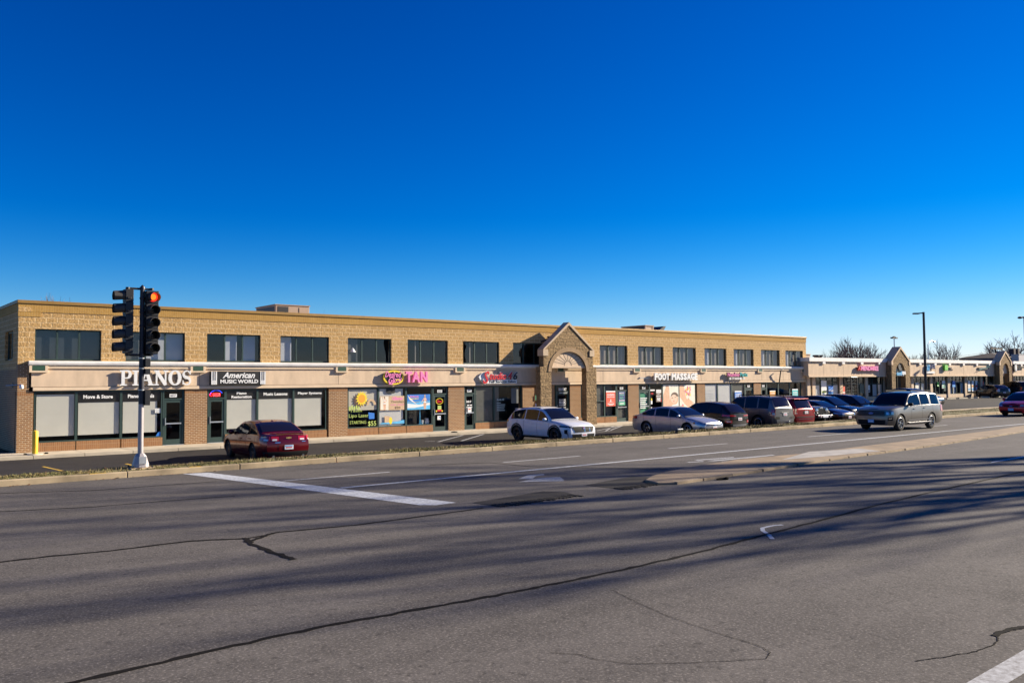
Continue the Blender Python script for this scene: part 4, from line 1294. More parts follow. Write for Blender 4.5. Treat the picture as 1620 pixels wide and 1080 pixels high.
def pr_door(b, y):
    put_text(b, 'BEAUFORT', 41.5, 41.94, 1.56, 1.66, y, bold=.03); rect(b, 41.5, 41.94, 1.46, 1.50, y, 1); put_text(b, 'NO', 41.54, 41.86, 1.22, 1.36, y, bold=.03, m=1)
    rect(b, 41.46, 41.98, 1.10, 1.15, y)
    rect(b, 41.42, 42.02, .82, 1.04, y, 1); rect(b, 41.54, 41.9, .9, .96, y - .001)
poster('navy_poster', 'navy and green poster on the teal door beside the red Available poster', 41.42, 42.02, .82, 1.72, 'navy', pr_door, y=YS + .005, mats=['white', 'mint'])
b = MB(); yq = YS + .02
for k in range(6): rect(b, 43.5, 44.2 - .07 * (k % 3), 1.05 - .13 * k + .15, 1.12 - .13 * k + .15, yq)
tag(b.build('door_hours', MT['white']), 'white lines of lettering on the teal massage parlour door', 'lettering')


def pr_free(b, y):
    rect(b, 45.12, 45.62, 1.58, 1.80, y - .001, 0); put_text(b, 'Foot Spa', 45.17, 45.57, 1.64, 1.74, y - .002, m=1, shear=.3)
    put_text(b, 'BUY', 45.27, 45.47, 1.46, 1.54, y, bold=.02); put_text(b, 'MASSAGE GET', 45.14, 45.6, 1.30, 1.41, y, bold=.03); put_text(b, 'FREE', 45.2, 45.55, 1.02, 1.24, y, bold=.05)
    poly_y(b, [(45.60, .96), (45.64, .96), (45.64, 1.25), (45.55, 1.0)], y, 2)
poster('free_poster', 'dark maroon poster with a large white FREE in the massage window', 45.1, 45.64, .95, 1.80, 'hair', pr_free, mats=['white', 'black', 'red'])
b = MB(); yq = YS + .018
put_text(b, 'OPEN', 44.58, 44.85, 1.48, 1.60, yq, bold=.04, m=0); rect(b, 44.6, 44.72, 1.08, 1.22, yq, 1); rect(b, 44.58, 44.74, .82, 1.06, yq, 2); rect(b, 44.58, 44.7, .55, .62, yq, 2); rect(b, 44.55, 45.0, 1.72, 1.82, yq, 2)
tag(b.build('window_stickers', [MT['red'], MT['yellow'], MT['white']]), 'column of red, yellow and white stickers on the left edge of the massage window', 'stickers')


def pr_face(b, y):
    x0 = 45.84
    poly_y(b, [(x0, .2), (x0, 1.4), (x0 + .35, 2.08), (x0 + .55, 2.08), (x0 + .5, 1.5), (x0 + .75, 1.0), (x0 + 1.55, .55), (x0 + 1.6, .2)], y, 0)
    poly_y(b, [(x0 + .25, .9), (x0 + .5, 1.25), (x0 + .46, 2.0), (x0 + .62, 2.0), (x0 + .68, 1.2), (x0 + .5, .8)], y - .0006, 0)
    poly_y(b, ell(x0 + 1.15, 1.10, .42, .40, 18), y - .001, 0)
    poly_y(b, ell(x0 + 1.2, 1.30, .40, .30, 18, 0, 180) , y - .0015, 1)
    poly_y(b, ell(x0 + 1.12, 1.14, .34, .30, 18), y - .002, 2)
    for dx, dz, w_ in ((-.14, .07, .11), (.16, .10, .11)): poly_y(b, ell(x0 + 1.10 + dx, 1.14 + dz, w_, .022, 8), y - .0025, 1)
    poly_y(b, ell(x0 + 1.12, 1.08, .035, .07, 8), y - .0025, 0); poly_y(b, ell(x0 + 1.10, .96, .09, .028, 8), y - .0025, 3)
    poly_y(b, [(x0 + .5, .5), (x0 + 1.0, .72), (x0 + 1.6, .80), (x0 + 1.6, .2), (x0 + .5, .2)], y - .0012, 4)
    poly_y(b, [(x0, .2), (x0, .55), (x0 + .9, .62), (x0 + 1.5, .45), (x0 + 1.6, .2)], y - .003, 0)
poster('face_poster', 'large window poster of a resting face with closed eyes and bare shoulder', 45.83, 47.46, .17, 2.12, 'cream', pr_face, mats=['skin', 'hair', mat('poster_pale_skin', (.80, .55, .40), .6, var=.1), 'red', 'white'])


def pr_hand(b, y):
    x0 = 47.58
    poly_y(b, [(x0, 2.1), (x0 + .45, 2.1), (x0 + .7, 1.2), (x0 + 1.2, .75), (x0 + 1.1, .4), (x0 + .5, .8), (x0, 1.3)], y, 0)
    for k in range(4): poly_y(b, [(x0 + .9 + .1 * k, 1.15 - .07 * k), (x0 + 1.5 + .03 * k, .85 - .16 * k), (x0 + 1.56 + .01 * k, .76 - .16 * k), (x0 + .92 + .09 * k, 1.02 - .09 * k)], y - .0008 - .0003 * k, 0)
    poly_y(b, [(x0 + .75, .95), (x0 + .95, 1.2), (x0 + 1.25, .85), (x0 + 1.1, .5)], y - .0025, 0)
    for k in range(14):
        a = R(k * 25.7); r_ = .16 + .2 * ((k * 7) % 5) / 5
        poly_y(b, ell(x0 + .95 + r_ * math.cos(a), 1.65 + r_ * math.sin(a), .06, .11, 7), y - .003 - .0001 * k, 1 if k % 3 else 2)
    for k in range(5): poly_y(b, ell(x0 + .1 + .08 * k, .5 - .05 * (k % 2) + .06 * k * (k % 2), .08, .14, 7), y - .003 - .0001 * k, 1 if k % 2 else 2)
    poly_y(b, [(x0 + .3, .2), (x0 + 1.66, .2), (x0 + 1.66, .34), (x0 + 1.0, .30)], y - .0035, 1)
poster('hand_poster', 'large window poster of a massaging hand with pink and yellow flowers', 47.57, 49.26, .17, 2.12, 'cream', pr_hand, mats=['skin', mat('poster_rose', (.75, .12, .22), .6, var=.2), 'yellow'])
b = MB(); yq = YS + .012
put_text(b, 'Coming Soon', 50.6, 51.5, 1.62, 1.74, yq, shear=.2)
for k, l in enumerate((1.0, .9, 1.05, .8)): rect(b, 50.58, 50.58 + l, 1.45 - .17 * k, 1.475 - .17 * k, yq)
tag(b.build('paper_lettering', MT['alu']), 'grey lettering on the left sheet of white window paper', 'lettering')
avail('available_poster', 'royal blue Available poster on the grey screen beside the white papered windows', 53.95, 54.78, .55, 1.60, 'blue')
avail('available_poster', 'orange Available poster in the window behind the silver SUV', 58.45, 59.2, .72, 1.56, 'orange', wave=False)
avail('available_poster', 'turquoise Available poster in the last window of the brick building', 61.55, 62.35, .5, 1.66, 'teal')

# ------------------------------------------------------------------ things on and by the building
h = F(436, 482, D + 4); h2 = F(489.5, 484, D + 4); hz = 5.55
u = empty('rooftop_unit', (h.x, D + 4, hz), 0, 'boxy beige rooftop air unit with dark grilles on the left of the roof', 'air conditioner')
b = MB(); b.box(h.x, h2.x, D + 4, D + 6.6, hz, h.z); b.build('casing', MT['hvac'], u, bevel=.02)
L_ = h2.x - h.x
b = MB(); b.box(h.x + .12, h.x + L_ * .37, D + 3.985, D + 4, hz + .2, h.z - .08); b.box(h.x - .015, h.x, D + 4.15, D + 6.45, hz + .2, h.z - .08)
b.build('intake_grille', MT['gun'], u)
b = MB(); b.box(h.x + L_ * .675, h.x + L_ * .695, D + 3.99, D + 4, hz + .1, h.z - .1); b.box(h.x + L_ * .70, h.x + L_ * .9, D + 3.99, D + 4, h.z - .62, h.z - .58); b.build('panel_gap', MT['gun'], u)
b = MB(); b.box(h.x - .04, h2.x + .04, D + 3.96, D + 6.64, h.z, h.z + .04); b.build('lid', MT['hvac'], u)
h = F(1021, 514, D + 5); h2 = F(1034, 514, D + 5); h3 = F(1052, 514.5, D + 5)
u = empty('rooftop_unit', (h.x, D + 5, hz), 0, 'dark rooftop air unit with a tilted open hood above the massage shop', 'air conditioner')
b = MB()
for xx in (h.x, h2.x - .12): b.box(xx, xx + .12, D + 5, D + 5.12, hz, h.z)
for xx in (h.x, h2.x - .12): b.box(xx, xx + .12, D + 7.4, D + 7.52, hz, h.z)
b.box(h.x + .12, h2.x - .12, D + 5.03, D + 7.4, hz, h.z - .06); b.build('casing', MT['hvac'], u)
b = MB(); b.box(h.x + .001, h.x + .12, D + 5.12, D + 7.4, hz, h.z - .06); b.build('intake_grille', MT['gun'], u)
b = MB(); b.box(h.x - .03, h2.x + .03, D + 4.97, D + 7.55, h.z - .06, h.z); b.build('lid', MT['hvac'], u)
b = MB(); b.prism_y([(h2.x + .05, h.z - .62), (h3.x - .1, h.z - .02), (h3.x + .12, h.z - .02), (h3.x - .35, h.z - .58)], D + 5.0, D + 7.4); b.build('hood', MT['gun'], u)
b = MB(); b.box(h2.x + .04, h3.x - .1, D + 5.1, D + 7.3, hz, h.z - .74); b.build('duct', MT['alu'], u)

p = F(55.3, 716, 38.2)
u = empty('bollard', (p.x, 38.2, -.27), 0, 'yellow steel bollard standing in front of the brick corner pier', 'bollard')
b = MB(); b.lathe([(.105, 0), (.105, .88), (.095, .92), (.05, .945), (0, .95)], 16, (p.x, 38.2, -.27)); b.build('post', MT['bollard'], u)
b = MB(); b.lathe([(.30, -.01), (.28, .03), (.0, .032)], 14, (p.x, 38.2, -.27)); b.build('footing', MT['sidewalk'], u)
b = MB(); b.ball((p.x + .42, 38.3, -.25), .08, .06, .04); b.ball((p.x - .33, 38.25, -.25), .07, .05, .035)
tag(b.build('debris', MT['tar']), 'dark clumps of debris on the pavement beside the yellow bollard', 'debris')
pc = F(34, 612, D - .25)
u = empty('security_camera', (XC, D, pc.z), 0, 'white dome security camera on a thin arm at the building corner', 'camera')
b = MB(); b.tube((XC - .01, D + 1.0, pc.z + .06), (XC - .25, D + .95, pc.z + .06), .02); b.tube((XC - .25, D + .95, pc.z + .06), (pc.x, D - .25, pc.z + .09), .018); b.build('arm', MT['alu'], u)
b = MB(); b.box(XC - .02, XC, D + .88, D + 1.12, pc.z - .06, pc.z + .16); b.build('wall_plate', MT['gun'], u)
b = MB(); b.lathe([(.03, .10), (.07, .06), (.085, 0), (.075, -.05), (.03, -.09), (0, -.095)], 12, (pc.x, D - .25, pc.z)); b.build('dome', MT['white'], u)
b = MB(); b.ball((27.0, 37.95, -.255), .22, .1, .05); tag(b.build('dark_rag', MT['tar']), 'dark crumpled rag on the pavement outside the tanning salon', 'rag')

# ================================================================== TRAFFIC SIGNAL
pb = G(222, 738, .15)
TX, TY = pb.x, 24.95
TX = TX * TY / pb.y
sg = empty('traffic_signal', (TX, TY, .14), 0, 'traffic signal on a grey pole with two black five-light heads, one showing red', 'traffic signal')
def zt_(py): return F(222, py, TY).z
b = MB(); b.box(TX - .34, TX + .34, TY - .34, TY + .34, .08, .175); b.build('footing', MT['concrete'], sg, bevel=.02)
zb1, zb2 = zt_(716.5), zt_(737)
b = MB()
for (ra, za, rb_, zb_) in ((.215, .175, .205, .26), (.205, .26, .145, zb1 - .08), (.145, zb1 - .08, .09, zb1)):
    n = 8
    v = [(TX + ra * 1.05 * math.cos(R(22.5 + 45 * i)), TY + ra * 1.05 * math.sin(R(22.5 + 45 * i)), za) for i in range(n)] + [(TX + rb_ * 1.05 * math.cos(R(22.5 + 45 * i)), TY + rb_ * 1.05 * math.sin(R(22.5 + 45 * i)), zb_) for i in range(n)]
    b.add(v, [(i, (i + 1) % n, n + (i + 1) % n, n + i) for i in range(n)])
o = b.build('pole_base', MT['pole_grey'], sg)
b = MB(); b.box(TX - .10, TX + .10, TY - .222, TY - .195, .27, .47); b.build('access_cover', MT['alu'], o, bevel=.006)
for ax_, ay_ in ((-.24, -.24), (.24, -.24), (.24, .24), (-.24, .24)):
    b = MB(); b.tube((TX + ax_, TY + ay_, .17), (TX + ax_, TY + ay_, .235), .018, n=6); b.tube((TX + ax_, TY + ay_, .176), (TX + ax_, TY + ay_, .20), .035, n=6); b.build('anchor_bolt', MT['gun'], o)
z_mid, z_top = zt_(639), zt_(457)
b = MB(); b.tube((TX, TY, zb1 - .02), (TX, TY, z_mid), .075, .07, 16); b.build('pole', MT['pole_grey'], sg)
b = MB(); b.tube((TX, TY, z_mid), (TX, TY, z_top), .072, .062, 16); b.tube((TX, TY, z_top), (TX, TY, z_top + .06), .08, .07, 12); b.lathe([(.05, z_top + .06), (.03, z_top + .1), (0, z_top + .12)], 10, (TX, TY, 0))
for k in range(5): b.lathe([(.069, zt_(470 + 22 * k)), (.076, zt_(471 + 22 * k)), (.076, zt_(472 + 22 * k)), (.069, zt_(473 + 22 * k))], 12, (TX, TY, 0))
b.build('upper_pole', MT['pole_dark'], sg)
for ya, yb in ((567, 580), (583, 592), (617, 641)):
    b = MB(); za, zb_ = zt_(ya), zt_(yb)
    b.box(TX + .07, TX + .21, TY - .11, TY + .11, zb_, za); b.box(TX + .055, TX + .07, TY - .05, TY + .05, zb_ + .03, za - .03)
    o = b.build('signal_box', MT['gun'], sg, bevel=.012)
    b = MB(); b.lathe([(.082, zt_(ya - 1)), (.082, zt_(ya))], 14, (TX, TY, 0)); b.build('band', MT['alu'], o)


def head(cx, cy, ang, lit):
    """five-section head; ang is the way it faces"""
    ca, sa = math.cos(ang), math.sin(ang)
    def T(p):                # local: x right of the face, y outwards
        return (cx + p[0] * (-sa) + p[1] * ca, cy + p[0] * ca + p[1] * sa, p[2])
    zt0, zb0 = zt_(458.5), zt_(559)
    if ang > 3.5: zt0, zb0 = zt_(459.5), zt_(559.5)
    hh = (zt0 - zb0) / 5
    b = MB()
    for k in range(5):
        z1 = zt0 - hh * k; z0 = z1 - hh
        m_ = MB(); m_.box(-.165, .165, -.11, .09, z0 + .006, z1 - .006); b.add([T(v) for v in m_.v], m_.f)
        m_ = MB(); m_.box(-.15, .15, -.10, .08, z0 - .006, z0 + .006); b.add([T(v) for v in m_.v], m_.f)
        m_ = MB(); m_.box(.166, .19, -.05, .05, z0 + .08, z0 + .13); b.add([T(v) for v in m_.v], m_.f)
    h_ = b.build('signal_head', MT['gun'], sg, bevel=.015)
    for k in range(5):
        zc = zt0 - hh * (k + .5); rr = hh * .40
        b = MB(); n = 16; v = []; f = []
        for i in range(n + 1):
            a = R(-50 + 280 * i / n)
            for rr_, yy_ in ((rr, .09), (rr, .09 + .28 * (1 - .22 * max(0, -math.sin(a)))), (rr - .012, .09 + .28), (rr - .012, .10)):
                v.append(T((rr_ * math.cos(a), yy_, zc + rr_ * math.sin(a) - .10 * (yy_ - .09))))
        for i in range(n):
            for q in range(3): f.append((i * 4 + q, i * 4 + q + 1, i * 4 + 4 + q + 1, i * 4 + 4 + q))
        b.add(v, f, 0, True); b.build('visor', MT['visor'], h_)
        b = MB(); n = 18
        for r1_, y1_, r2_, y2_ in ((rr * .92, .098, rr * .6, .120), (rr * .6, .120, 0.001, .132)):
            v = [T((r1_ * math.cos(R(20 * i)), y1_, zc + r1_ * math.sin(R(20 * i)))) for i in range(n)] + [T((r2_ * math.cos(R(20 * i)), y2_, zc + r2_ * math.sin(R(20 * i)))) for i in range(n)]
            b.add(v, [(i, (i + 1) % n, n + (i + 1) % n, n + i) for i in range(n)], 1 if (r1_ < rr * .7 and lit and k == 0) else 0, True)
        b.build('red_lens' if (lit and k == 0) else 'lens', [MT['lens_red'] if (lit and k == 0) else MT['lens_off'], MT['lens_core']], h_)
    return h_


xr_ = F(239.5, 500, TY - .05); xl_ = F(203, 500, TY)
head(xl_.x - .02, TY, math.pi, False)
hd = head(xr_.x, TY - .06, R(270) , True)
b = MB()
for py in (457, 561.5):
    z = zt_(py)
    b.tube((xl_.x - .04, TY, z), (xr_.x, TY, z), .03); b.tube((xr_.x, TY, z), (xr_.x, TY - .08, z), .03)
    for xx in (xl_.x - .02, xr_.x): b.tube((xx, TY - (.06 if xx > TX else 0), z - .03), (xx, TY - (.06 if xx > TX else 0), z + .03), .06)
b.build('bracket', MT['gun'], sg)

# ================================================================== SINGLE-STOREY STRIP MALL, TURNED A LITTLE TOWARDS THE ROAD
MA = R(-1.5); MO = Vector((63.95, 38.9, 0.42))
mall = empty('strip_mall', MO, MA, 'single-storey cream strip mall with gabled stone arches beyond the brick building', 'building')
mx_, my_ = Vector((math.cos(MA), math.sin(MA), 0)), Vector((-math.sin(MA), math.cos(MA), 0))
def S(px, py, dy=0.0):
    d = _ray(px, py); o_ = MO + my_ * dy - Vector((0, 0, CAM_H))
    n_ = my_; t = (o_.dot(n_)) / d.dot(n_)
    p_ = d * t; q = p_ - (MO - Vector((0, 0, CAM_H)))
    return q.dot(mx_), q.z
def mb_(b, name, m, parent=mall, **k): return b.build(name, MT[m] if isinstance(m, str) else m, parent, local=True, **k)
fz0, fz1, cz1 = S(1440, 593.5)[1], S(1440, 573.5)[1], S(1440, 568.2)[1]
A1 = (S(1411, 600)[0], S(1439.5, 600)[0]); A2 = (S(1582, 600)[0], S(1601, 600)[0])
secs = [(-1.0, S(1405.5, 580)[0]), (S(1436.5, 580)[0], S(1577, 580)[0]), (S(1601.5, 580)[0], 48)]
RC = .48
for a, c in secs:
    b = MB(); b.box(a, c, 0, RC + .3, fz0, fz1); o = mb_(b, 'fascia', 'eifs')
    b = MB(); x = a + 2.2
    while x < c - .5: b.box(x - .01, x + .01, -.004, .01, fz0, fz1); x += 2.9
    mb_(b, 'control_joint', 'joint', o)
    b = MB(); b.box(a - .03, c + .03, -.14, RC + .3, fz1, cz1); mb_(b, 'cornice', 'cornice')
    b = MB(); b.box(a, c, -.06, .2, fz0 - .11, fz0 - .005); mb_(b, 'fascia_trim', 'eifs_trim')
    x = a + 2.1
    while x < c - .6:
        b = MB(); b.box(x - .2, x + .2, -.12, -.001, fz1 - .20, fz1 - .005); mb_(b, 'cornice_bracket', 'cornice', o); x += 2.9
b = MB(); b.box(-1.0, 48, RC, RC + 14, fz0 - .1, fz1 - .02); mb_(b, 'roof', 'eifs')
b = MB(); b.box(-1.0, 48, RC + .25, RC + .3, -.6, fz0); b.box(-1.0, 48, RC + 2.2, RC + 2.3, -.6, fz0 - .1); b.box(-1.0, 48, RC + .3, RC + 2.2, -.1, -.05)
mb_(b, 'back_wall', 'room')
# shopfronts
piers = [1279, 1287, 1330.5, 1370.5, 1400] ; piers2 = [1443, 1473, 1500.5, 1527.5, 1552.5, 1574] ; piers3 = [1604, 1626, 1650]
def shop_row(pl, door_every=3):
    xsn = [S(p, 610, RC)[0] for p in pl]
    for x in xsn:
        b = MB(); b.box(x - .22, x + .22, RC - .05, RC + .22, -.6, fz0 - .1); mb_(b, 'shop_pier', 'eifs')
    for i in range(len(xsn) - 1):
        a, c = xsn[i] + .22, xsn[i + 1] - .22
        n = max(2, round((c - a) / .85)); st_ = (c - a) / n; kz = .42
        b = MB(); b.box(a, c, RC + .02, RC + .2, -.6, kz); mb_(b, 'knee_wall', 'eifs')
        b = MB()
        for k in range(n + 1): b.box(a + st_ * k - .025, a + st_ * k + .025, RC + .06, RC + .13, kz, fz0 - .1)
        for z in (kz, fz0 - .75, fz0 - .16): b.box(a, c, RC + .055, RC + .125, z, z + .05)
        o = mb_(b, 'shop_window', 'frame')
        b = MB(); b.pane(a, c, RC + .10, kz, fz0 - .1); mb_(b, 'pane', 'glass_lo', o)
        if (i + len(pl)) % 2 == 0:
            b = MB()
            for k in range(n):
                if (k * 5 + i) % 3: b.box(a + st_ * k + .06, a + st_ * (k + 1) - .06, RC + .15, RC + .16, kz + .05, fz0 - .8)
            if b.f: mb_(b, 'blind', 'blind_white', o)
        else:
            b = MB(); b.box(a + st_ * (n - 1) + .1, c - .1, RC + .03, RC + .055, kz + .3, fz0 - .78); mb_(b, 'shop_door', 'frame', o)
for pl in (piers, piers2, piers3): shop_row(pl)


def mall_gable(px0, px1, pxp, pyp, pye, ppx, inner, py_top, tymp_py):
    Yg = -.55
    x0, x1 = S(px0, 600, Yg)[0], S(px1, 600, Yg)[0]; xp = (x0 + x1) / 2; zp = S(pxp, pyp, Yg)[1]; ze_ = S(px0, pye, Yg)[1]
    i0, i1 = S(inner[0], 600, Yg)[0], S(inner[1], 600, Yg)[0]; zt2 = S(pxp, py_top, Yg)[1]; zsp = S(pxp, tymp_py, Yg)[1]
    cx_ = (i0 + i1) / 2; r_ = (i1 - i0) / 2
    arc_ = [(cx_ + r_ * math.cos(R(a)), zsp + (zt2 - zsp) * math.sin(R(a))) for a in range(0, 181, 12)]
    b = MB(); b.prism_y([(x0, -.6), (x0, ze_), (xp, zp), (x1, ze_), (x1, -.6), (i1, -.6)] + arc_ + [(i0, -.6)], Yg, Yg + .5)
    g = mb_(b, 'stone_gable', 'cmu_arch')
    b = MB(); b.prism_y([(x0 - .06, ze_), (xp, zp + .14), (xp, zp - .06), (x0 + .12, ze_)], Yg - .05, Yg + .75); b.prism_y([(x1 + .06, ze_), (xp, zp + .14), (xp, zp - .06), (x1 - .12, ze_)], Yg - .05, Yg + .75)
    b.box(x0 - .06, x0 + .22, Yg - .045, Yg + .3, ze_ - .35, ze_ - .01); b.box(x1 - .22, x1 + .06, Yg - .045, Yg + .3, ze_ - .35, ze_ - .01)
    mb_(b, 'gable_coping', 'tan', g)
    b = MB(); b.prism_y([(cx_ + r_, zsp)] + arc_[1:-1] + [(cx_ - r_, zsp)], Yg + .22, Yg + .32); mb_(b, 'tympanum', 'eifs_trim', g)
    b = MB(); b.box(i0 + .02, i1 - .02, .2, .3, -.6, zsp); mb_(b, 'entrance_recess', 'room', g)
    return cx_, zsp, Yg
c1 = mall_gable(1411, 1440, 1421, 550.5, 571, 0, (1417, 1433), 574, 595)
c2 = mall_gable(1582, 1601, 1588.7, 557, 572.5, 0, (1587, 1597), 574.5, 590.5)


def mpoint(x, y, z): return MO + mx_ * x + my_ * y + Vector((0, 0, z))
def mall_sign(name, label, x, z, fn, mats, cat='shop sign', y=0.0):
    r_ = empty(name, mpoint(x, y, z), MA, label, cat)
    for nm, mk, f_ in fn:
        b = MB(); f_(b); b.v = [(p[0] - x, p[1] - y, p[2] - z) for p in b.v]
        b.build(nm, [MT[k] for k in (mk if isinstance(mk, (list, tuple)) else [mk])], r_, local=True)
    return r_
xa, za = S(1354, 586); xb, zb_ = S(1386, 579)
mall_sign('red_letter_sign', 'row of red and pink channel letters on the first mall fascia', xa, za,
          [('letter_first', 'red', lambda b: put_text(b, 'A', xa, xa + .45, za, zb_, -.12, .1, bold=.05)), ('lettering', 'pink', lambda b: put_text(b, 'MENDAREE', xa + .5, xb, za, zb_, -.12, .1, bold=.04)),
           ('raceway', 'joint', lambda b: b.box(xa, xb, -.11, -.001, za + .1, zb_ - .1))], None)
b = MB(); xg = S(1315, 585)[0]; zg = S(1315, 585)[1]; rect(b, xg, xg + 1.3, zg - .06, zg + .02, -.004); b.build('sign_ghost', MT['tan'], mall, local=True)
cx_, zsp, Yg = c1
mall_sign('spa_sign', 'blue and white sign with a round black emblem under the first stone arch', cx_, zsp,
          [('emblem', 'black', lambda b: (b.prism_y([(cx_ + .1 + .34 * math.cos(R(a)), zsp + .88 + .36 * math.sin(R(a))) for a in range(25, 336, 15)] + [(cx_ + .12, zsp + .88)], Yg + .06, Yg + .15))),
           ('blue_lettering', 'ltblue', lambda b: put_text(b, 'cool', cx_ - .72, cx_ + .15, zsp + .06, zsp + .46, Yg + .05, .1, bold=.06)),
           ('white_lettering', 'white', lambda b: put_text(b, 'spa', cx_ + .2, cx_ + .85, zsp + .02, zsp + .46, Yg + .05, .1, bold=.04))], None, y=Yg)
xa1, za1 = S(1466, 585); xb1, zb1_ = S(1477, 577)
mall_sign('fitness_sign', 'blue and grey lettered sign with a white strip behind the tall lamp post', xa1, za1,
          [('lettering', ['ltblue', 'navy'], lambda b: (put_text(b, 'AT', xa1 - .3, xa1 + .3, za1 - .1, zb1_, -.1, .08, bold=.03), put_text(b, 'HER', xa1 + .35, xb1, za1 + .1, zb1_, -.1, .08, m=1))),
           ('strip', 'white', lambda b: b.box(xa1 - .4, xb1, -.1, -.001, za1 - .32, za1 - .14))], None)
xa2, za2 = S(1491.5, 585.5); xb2, zb2 = S(1511, 577.5)
mall_sign('tax_sign', 'bright green square sign followed by thin white lettering on the mall fascia', xa2, za2,
          [('green_square', 'green', lambda b: b.box(xa2, xa2 + .62, -.22, -.001, za2, zb2)),
           ('lettering', 'white', lambda b: put_text(b, 'H&R BLOCK', xa2 + .72, xb2, za2 + .25, zb2 - .22, -.12, .1, bold=.03)),
           ('raceway', 'black', lambda b: b.box(xa2 + .72, xb2 - 1.0, -.11, -.001, za2 + .12, za2 + .3))], None)
xa3, za3 = S(1546, 585.5); xb3, zb3 = S(1564, 579)
mall_sign('teal_script_sign', 'teal script sign on the mall fascia left of the second stone arch', xa3, za3,
          [('lettering', 'teal', lambda b: put_text(b, 'Quick Fix', xa3, xb3, za3, zb3, -.12, .08, shear=.25, bold=.06)), ('raceway', 'black', lambda b: b.box(xa3 + .1, xb3 - .2, -.11, -.001, za3 + .1, zb3 - .15))], None)
xa4, za4 = S(1603, 585); xb4, zb4 = S(1619, 578)
mall_sign('disc_sign', 'white disc and black lettered sign right of the second stone arch', xa4, za4,
          [('disc', ['black', 'white'], lambda b: (b.prism_y(ell(xa4 + .25, (za4 + zb4) / 2, .42, .48, 18), -.15, -.001), b.prism_y(ell(xa4 + .3, (za4 + zb4) / 2, .22, .38, 14), -.17, -.151, 1))),
           ('lettering', 'black', lambda b: put_text(b, 'Quest', xa4 + .8, xb4, za4 + .15, zb4 - .05, -.1, .08, bold=.03))], None)
# posters in the mall windows
def mall_poster(name, label, px0, py0, px1, py1, cols, cat='poster'):
    x0, z1 = S(px0, py0, RC); x1, z0 = S(px1, py1, RC)
    r_ = empty(name, mpoint(x0, RC + .03, z0), MA, label, cat)
    b = MB(); b.box(0, x1 - x0, 0, .01, 0, z1 - z0); b.build('sheet', MT[cols[0]], r_, local=True)
    b = MB(); h_ = z1 - z0; w_ = x1 - x0
    for k, cname in enumerate(cols[1:]):
        rect(b, .08 * w_, .92 * w_, h_ * (.12 + .3 * k), h_ * (.12 + .3 * k + .16), -.003, k)
    if b.f: b.build('print', [MT[c_] for c_ in cols[1:]], r_, local=True)
mall_poster('mall_poster', 'white notices stacked on the first mall shopfront corner', 1278, 610, 1281.5, 628, ['white', 'alu', 'cream'])
mall_poster('mall_poster', 'pale grey and white poster in the first mall window', 1299.5, 602, 1308.5, 624, ['white', 'lime', 'blind_white'])
mall_poster('mall_poster', 'royal blue Available poster in the first mall shop', 1311, 610, 1319, 626, ['blue', 'ltblue', 'white'])
mall_poster('mall_poster', 'rust and white poster behind the scaffold of the second mall shop', 1333.5, 611, 1339, 623, ['vermilion', 'white'])
mall_poster('mall_poster', 'black and white poster beside the mall pier left of the first arch', 1373, 609, 1377, 620, ['white', 'black'])
mall_poster('mall_poster', 'cream blind panels right of the first stone arch', 1441.5, 605, 1446.5, 614, ['cream'])
mall_poster('mall_poster', 'second cream blind panel right of the first stone arch', 1448.5, 605, 1454, 614, ['cream'])
mall_poster('mall_poster', 'white and green poster in the dark shop window with the lime logo', 1490.5, 602, 1496, 614, ['white', 'mint', 'mint'])
mall_poster('mall_poster', 'small lime green logo poster in the dark shop window', 1483, 604, 1486, 611, ['green', 'white'])
mall_poster('mall_poster', 'bright blue poster in the grey window between two mall piers', 1507, 602.5, 1512, 612, ['blue', 'ltblue'])
mall_poster('mall_poster', 'left one of three white posters with blue bases', 1531.5, 602, 1536, 619, ['white', 'ltblue', 'cream'])
mall_poster('mall_poster', 'middle one of three white posters with blue bases, with an orange figure', 1537.5, 602, 1542, 619, ['white', 'ltblue', 'orange'])
mall_poster('mall_poster', 'right one of three white posters with blue bases, red topped', 1543.5, 602, 1547.5, 619, ['white', 'ltblue', 'red'])
mall_poster('mall_poster', 'tall red poster beside the mall pier above the dark hatchback', 1553.2, 602.5, 1557, 615, ['vermilion', 'white'])
# scaffold frame by the second mall shop
xs0, _ = S(1346, 600, -.3); xs1, _ = S(1356, 600, -.3)
r_ = empty('scaffold', mpoint(xs0, -.3, -.4), MA, 'narrow dark scaffold frame standing in front of the second mall shop', 'scaffold')
b = MB(); hs = fz0 + .3
for x in (0, xs1 - xs0): b.tube((x, 0, 0), (x, 0, hs), .05, n=6); b.tube((x, .5, 0), (x, .5, hs), .05, n=6)
for k in range(9): b.tube((0, 0, .2 + hs * k / 9.4), (0, .5, .2 + hs * k / 9.4), .03, n=5); b.tube((xs1 - xs0, 0, .2 + hs * k / 9.4), (xs1 - xs0, .5, .2 + hs * k / 9.4), .03, n=5)
b.tube((0, 0, hs - .05), (xs1 - xs0, 0, hs - .05), .05, n=6); b.build('frame', MT['gun'], r_, local=True)
# mall pavement and wheel stops
b = MB(); b.box(-1, 60, -1.6, RC + .25, -.7, -.02); b.v = [tuple(mpoint(*p)) for p in b.v]
tag(b.build('mall_pavement', MT['sidewalk']), kind='structure')
for k in range(9):
    x = 11.5 + k * 2.35; c_ = mpoint(x, -2.1, .06)
    b = MB(); b.prism_y([(-.85, -.2), (.85, -.2), (.85, .07), (.78, .10), (-.78, .10), (-.85, .07)], -.08, .08)
    o = b.build('wheel_stop', MT['sidewalk']); o.location = c_; o.rotation_euler = (0, 0, MA)
    tag(o, 'pale concrete wheel stop on the tarmac in front of the mall shops', 'wheel stop', 'wheel stops along the mall pavement')
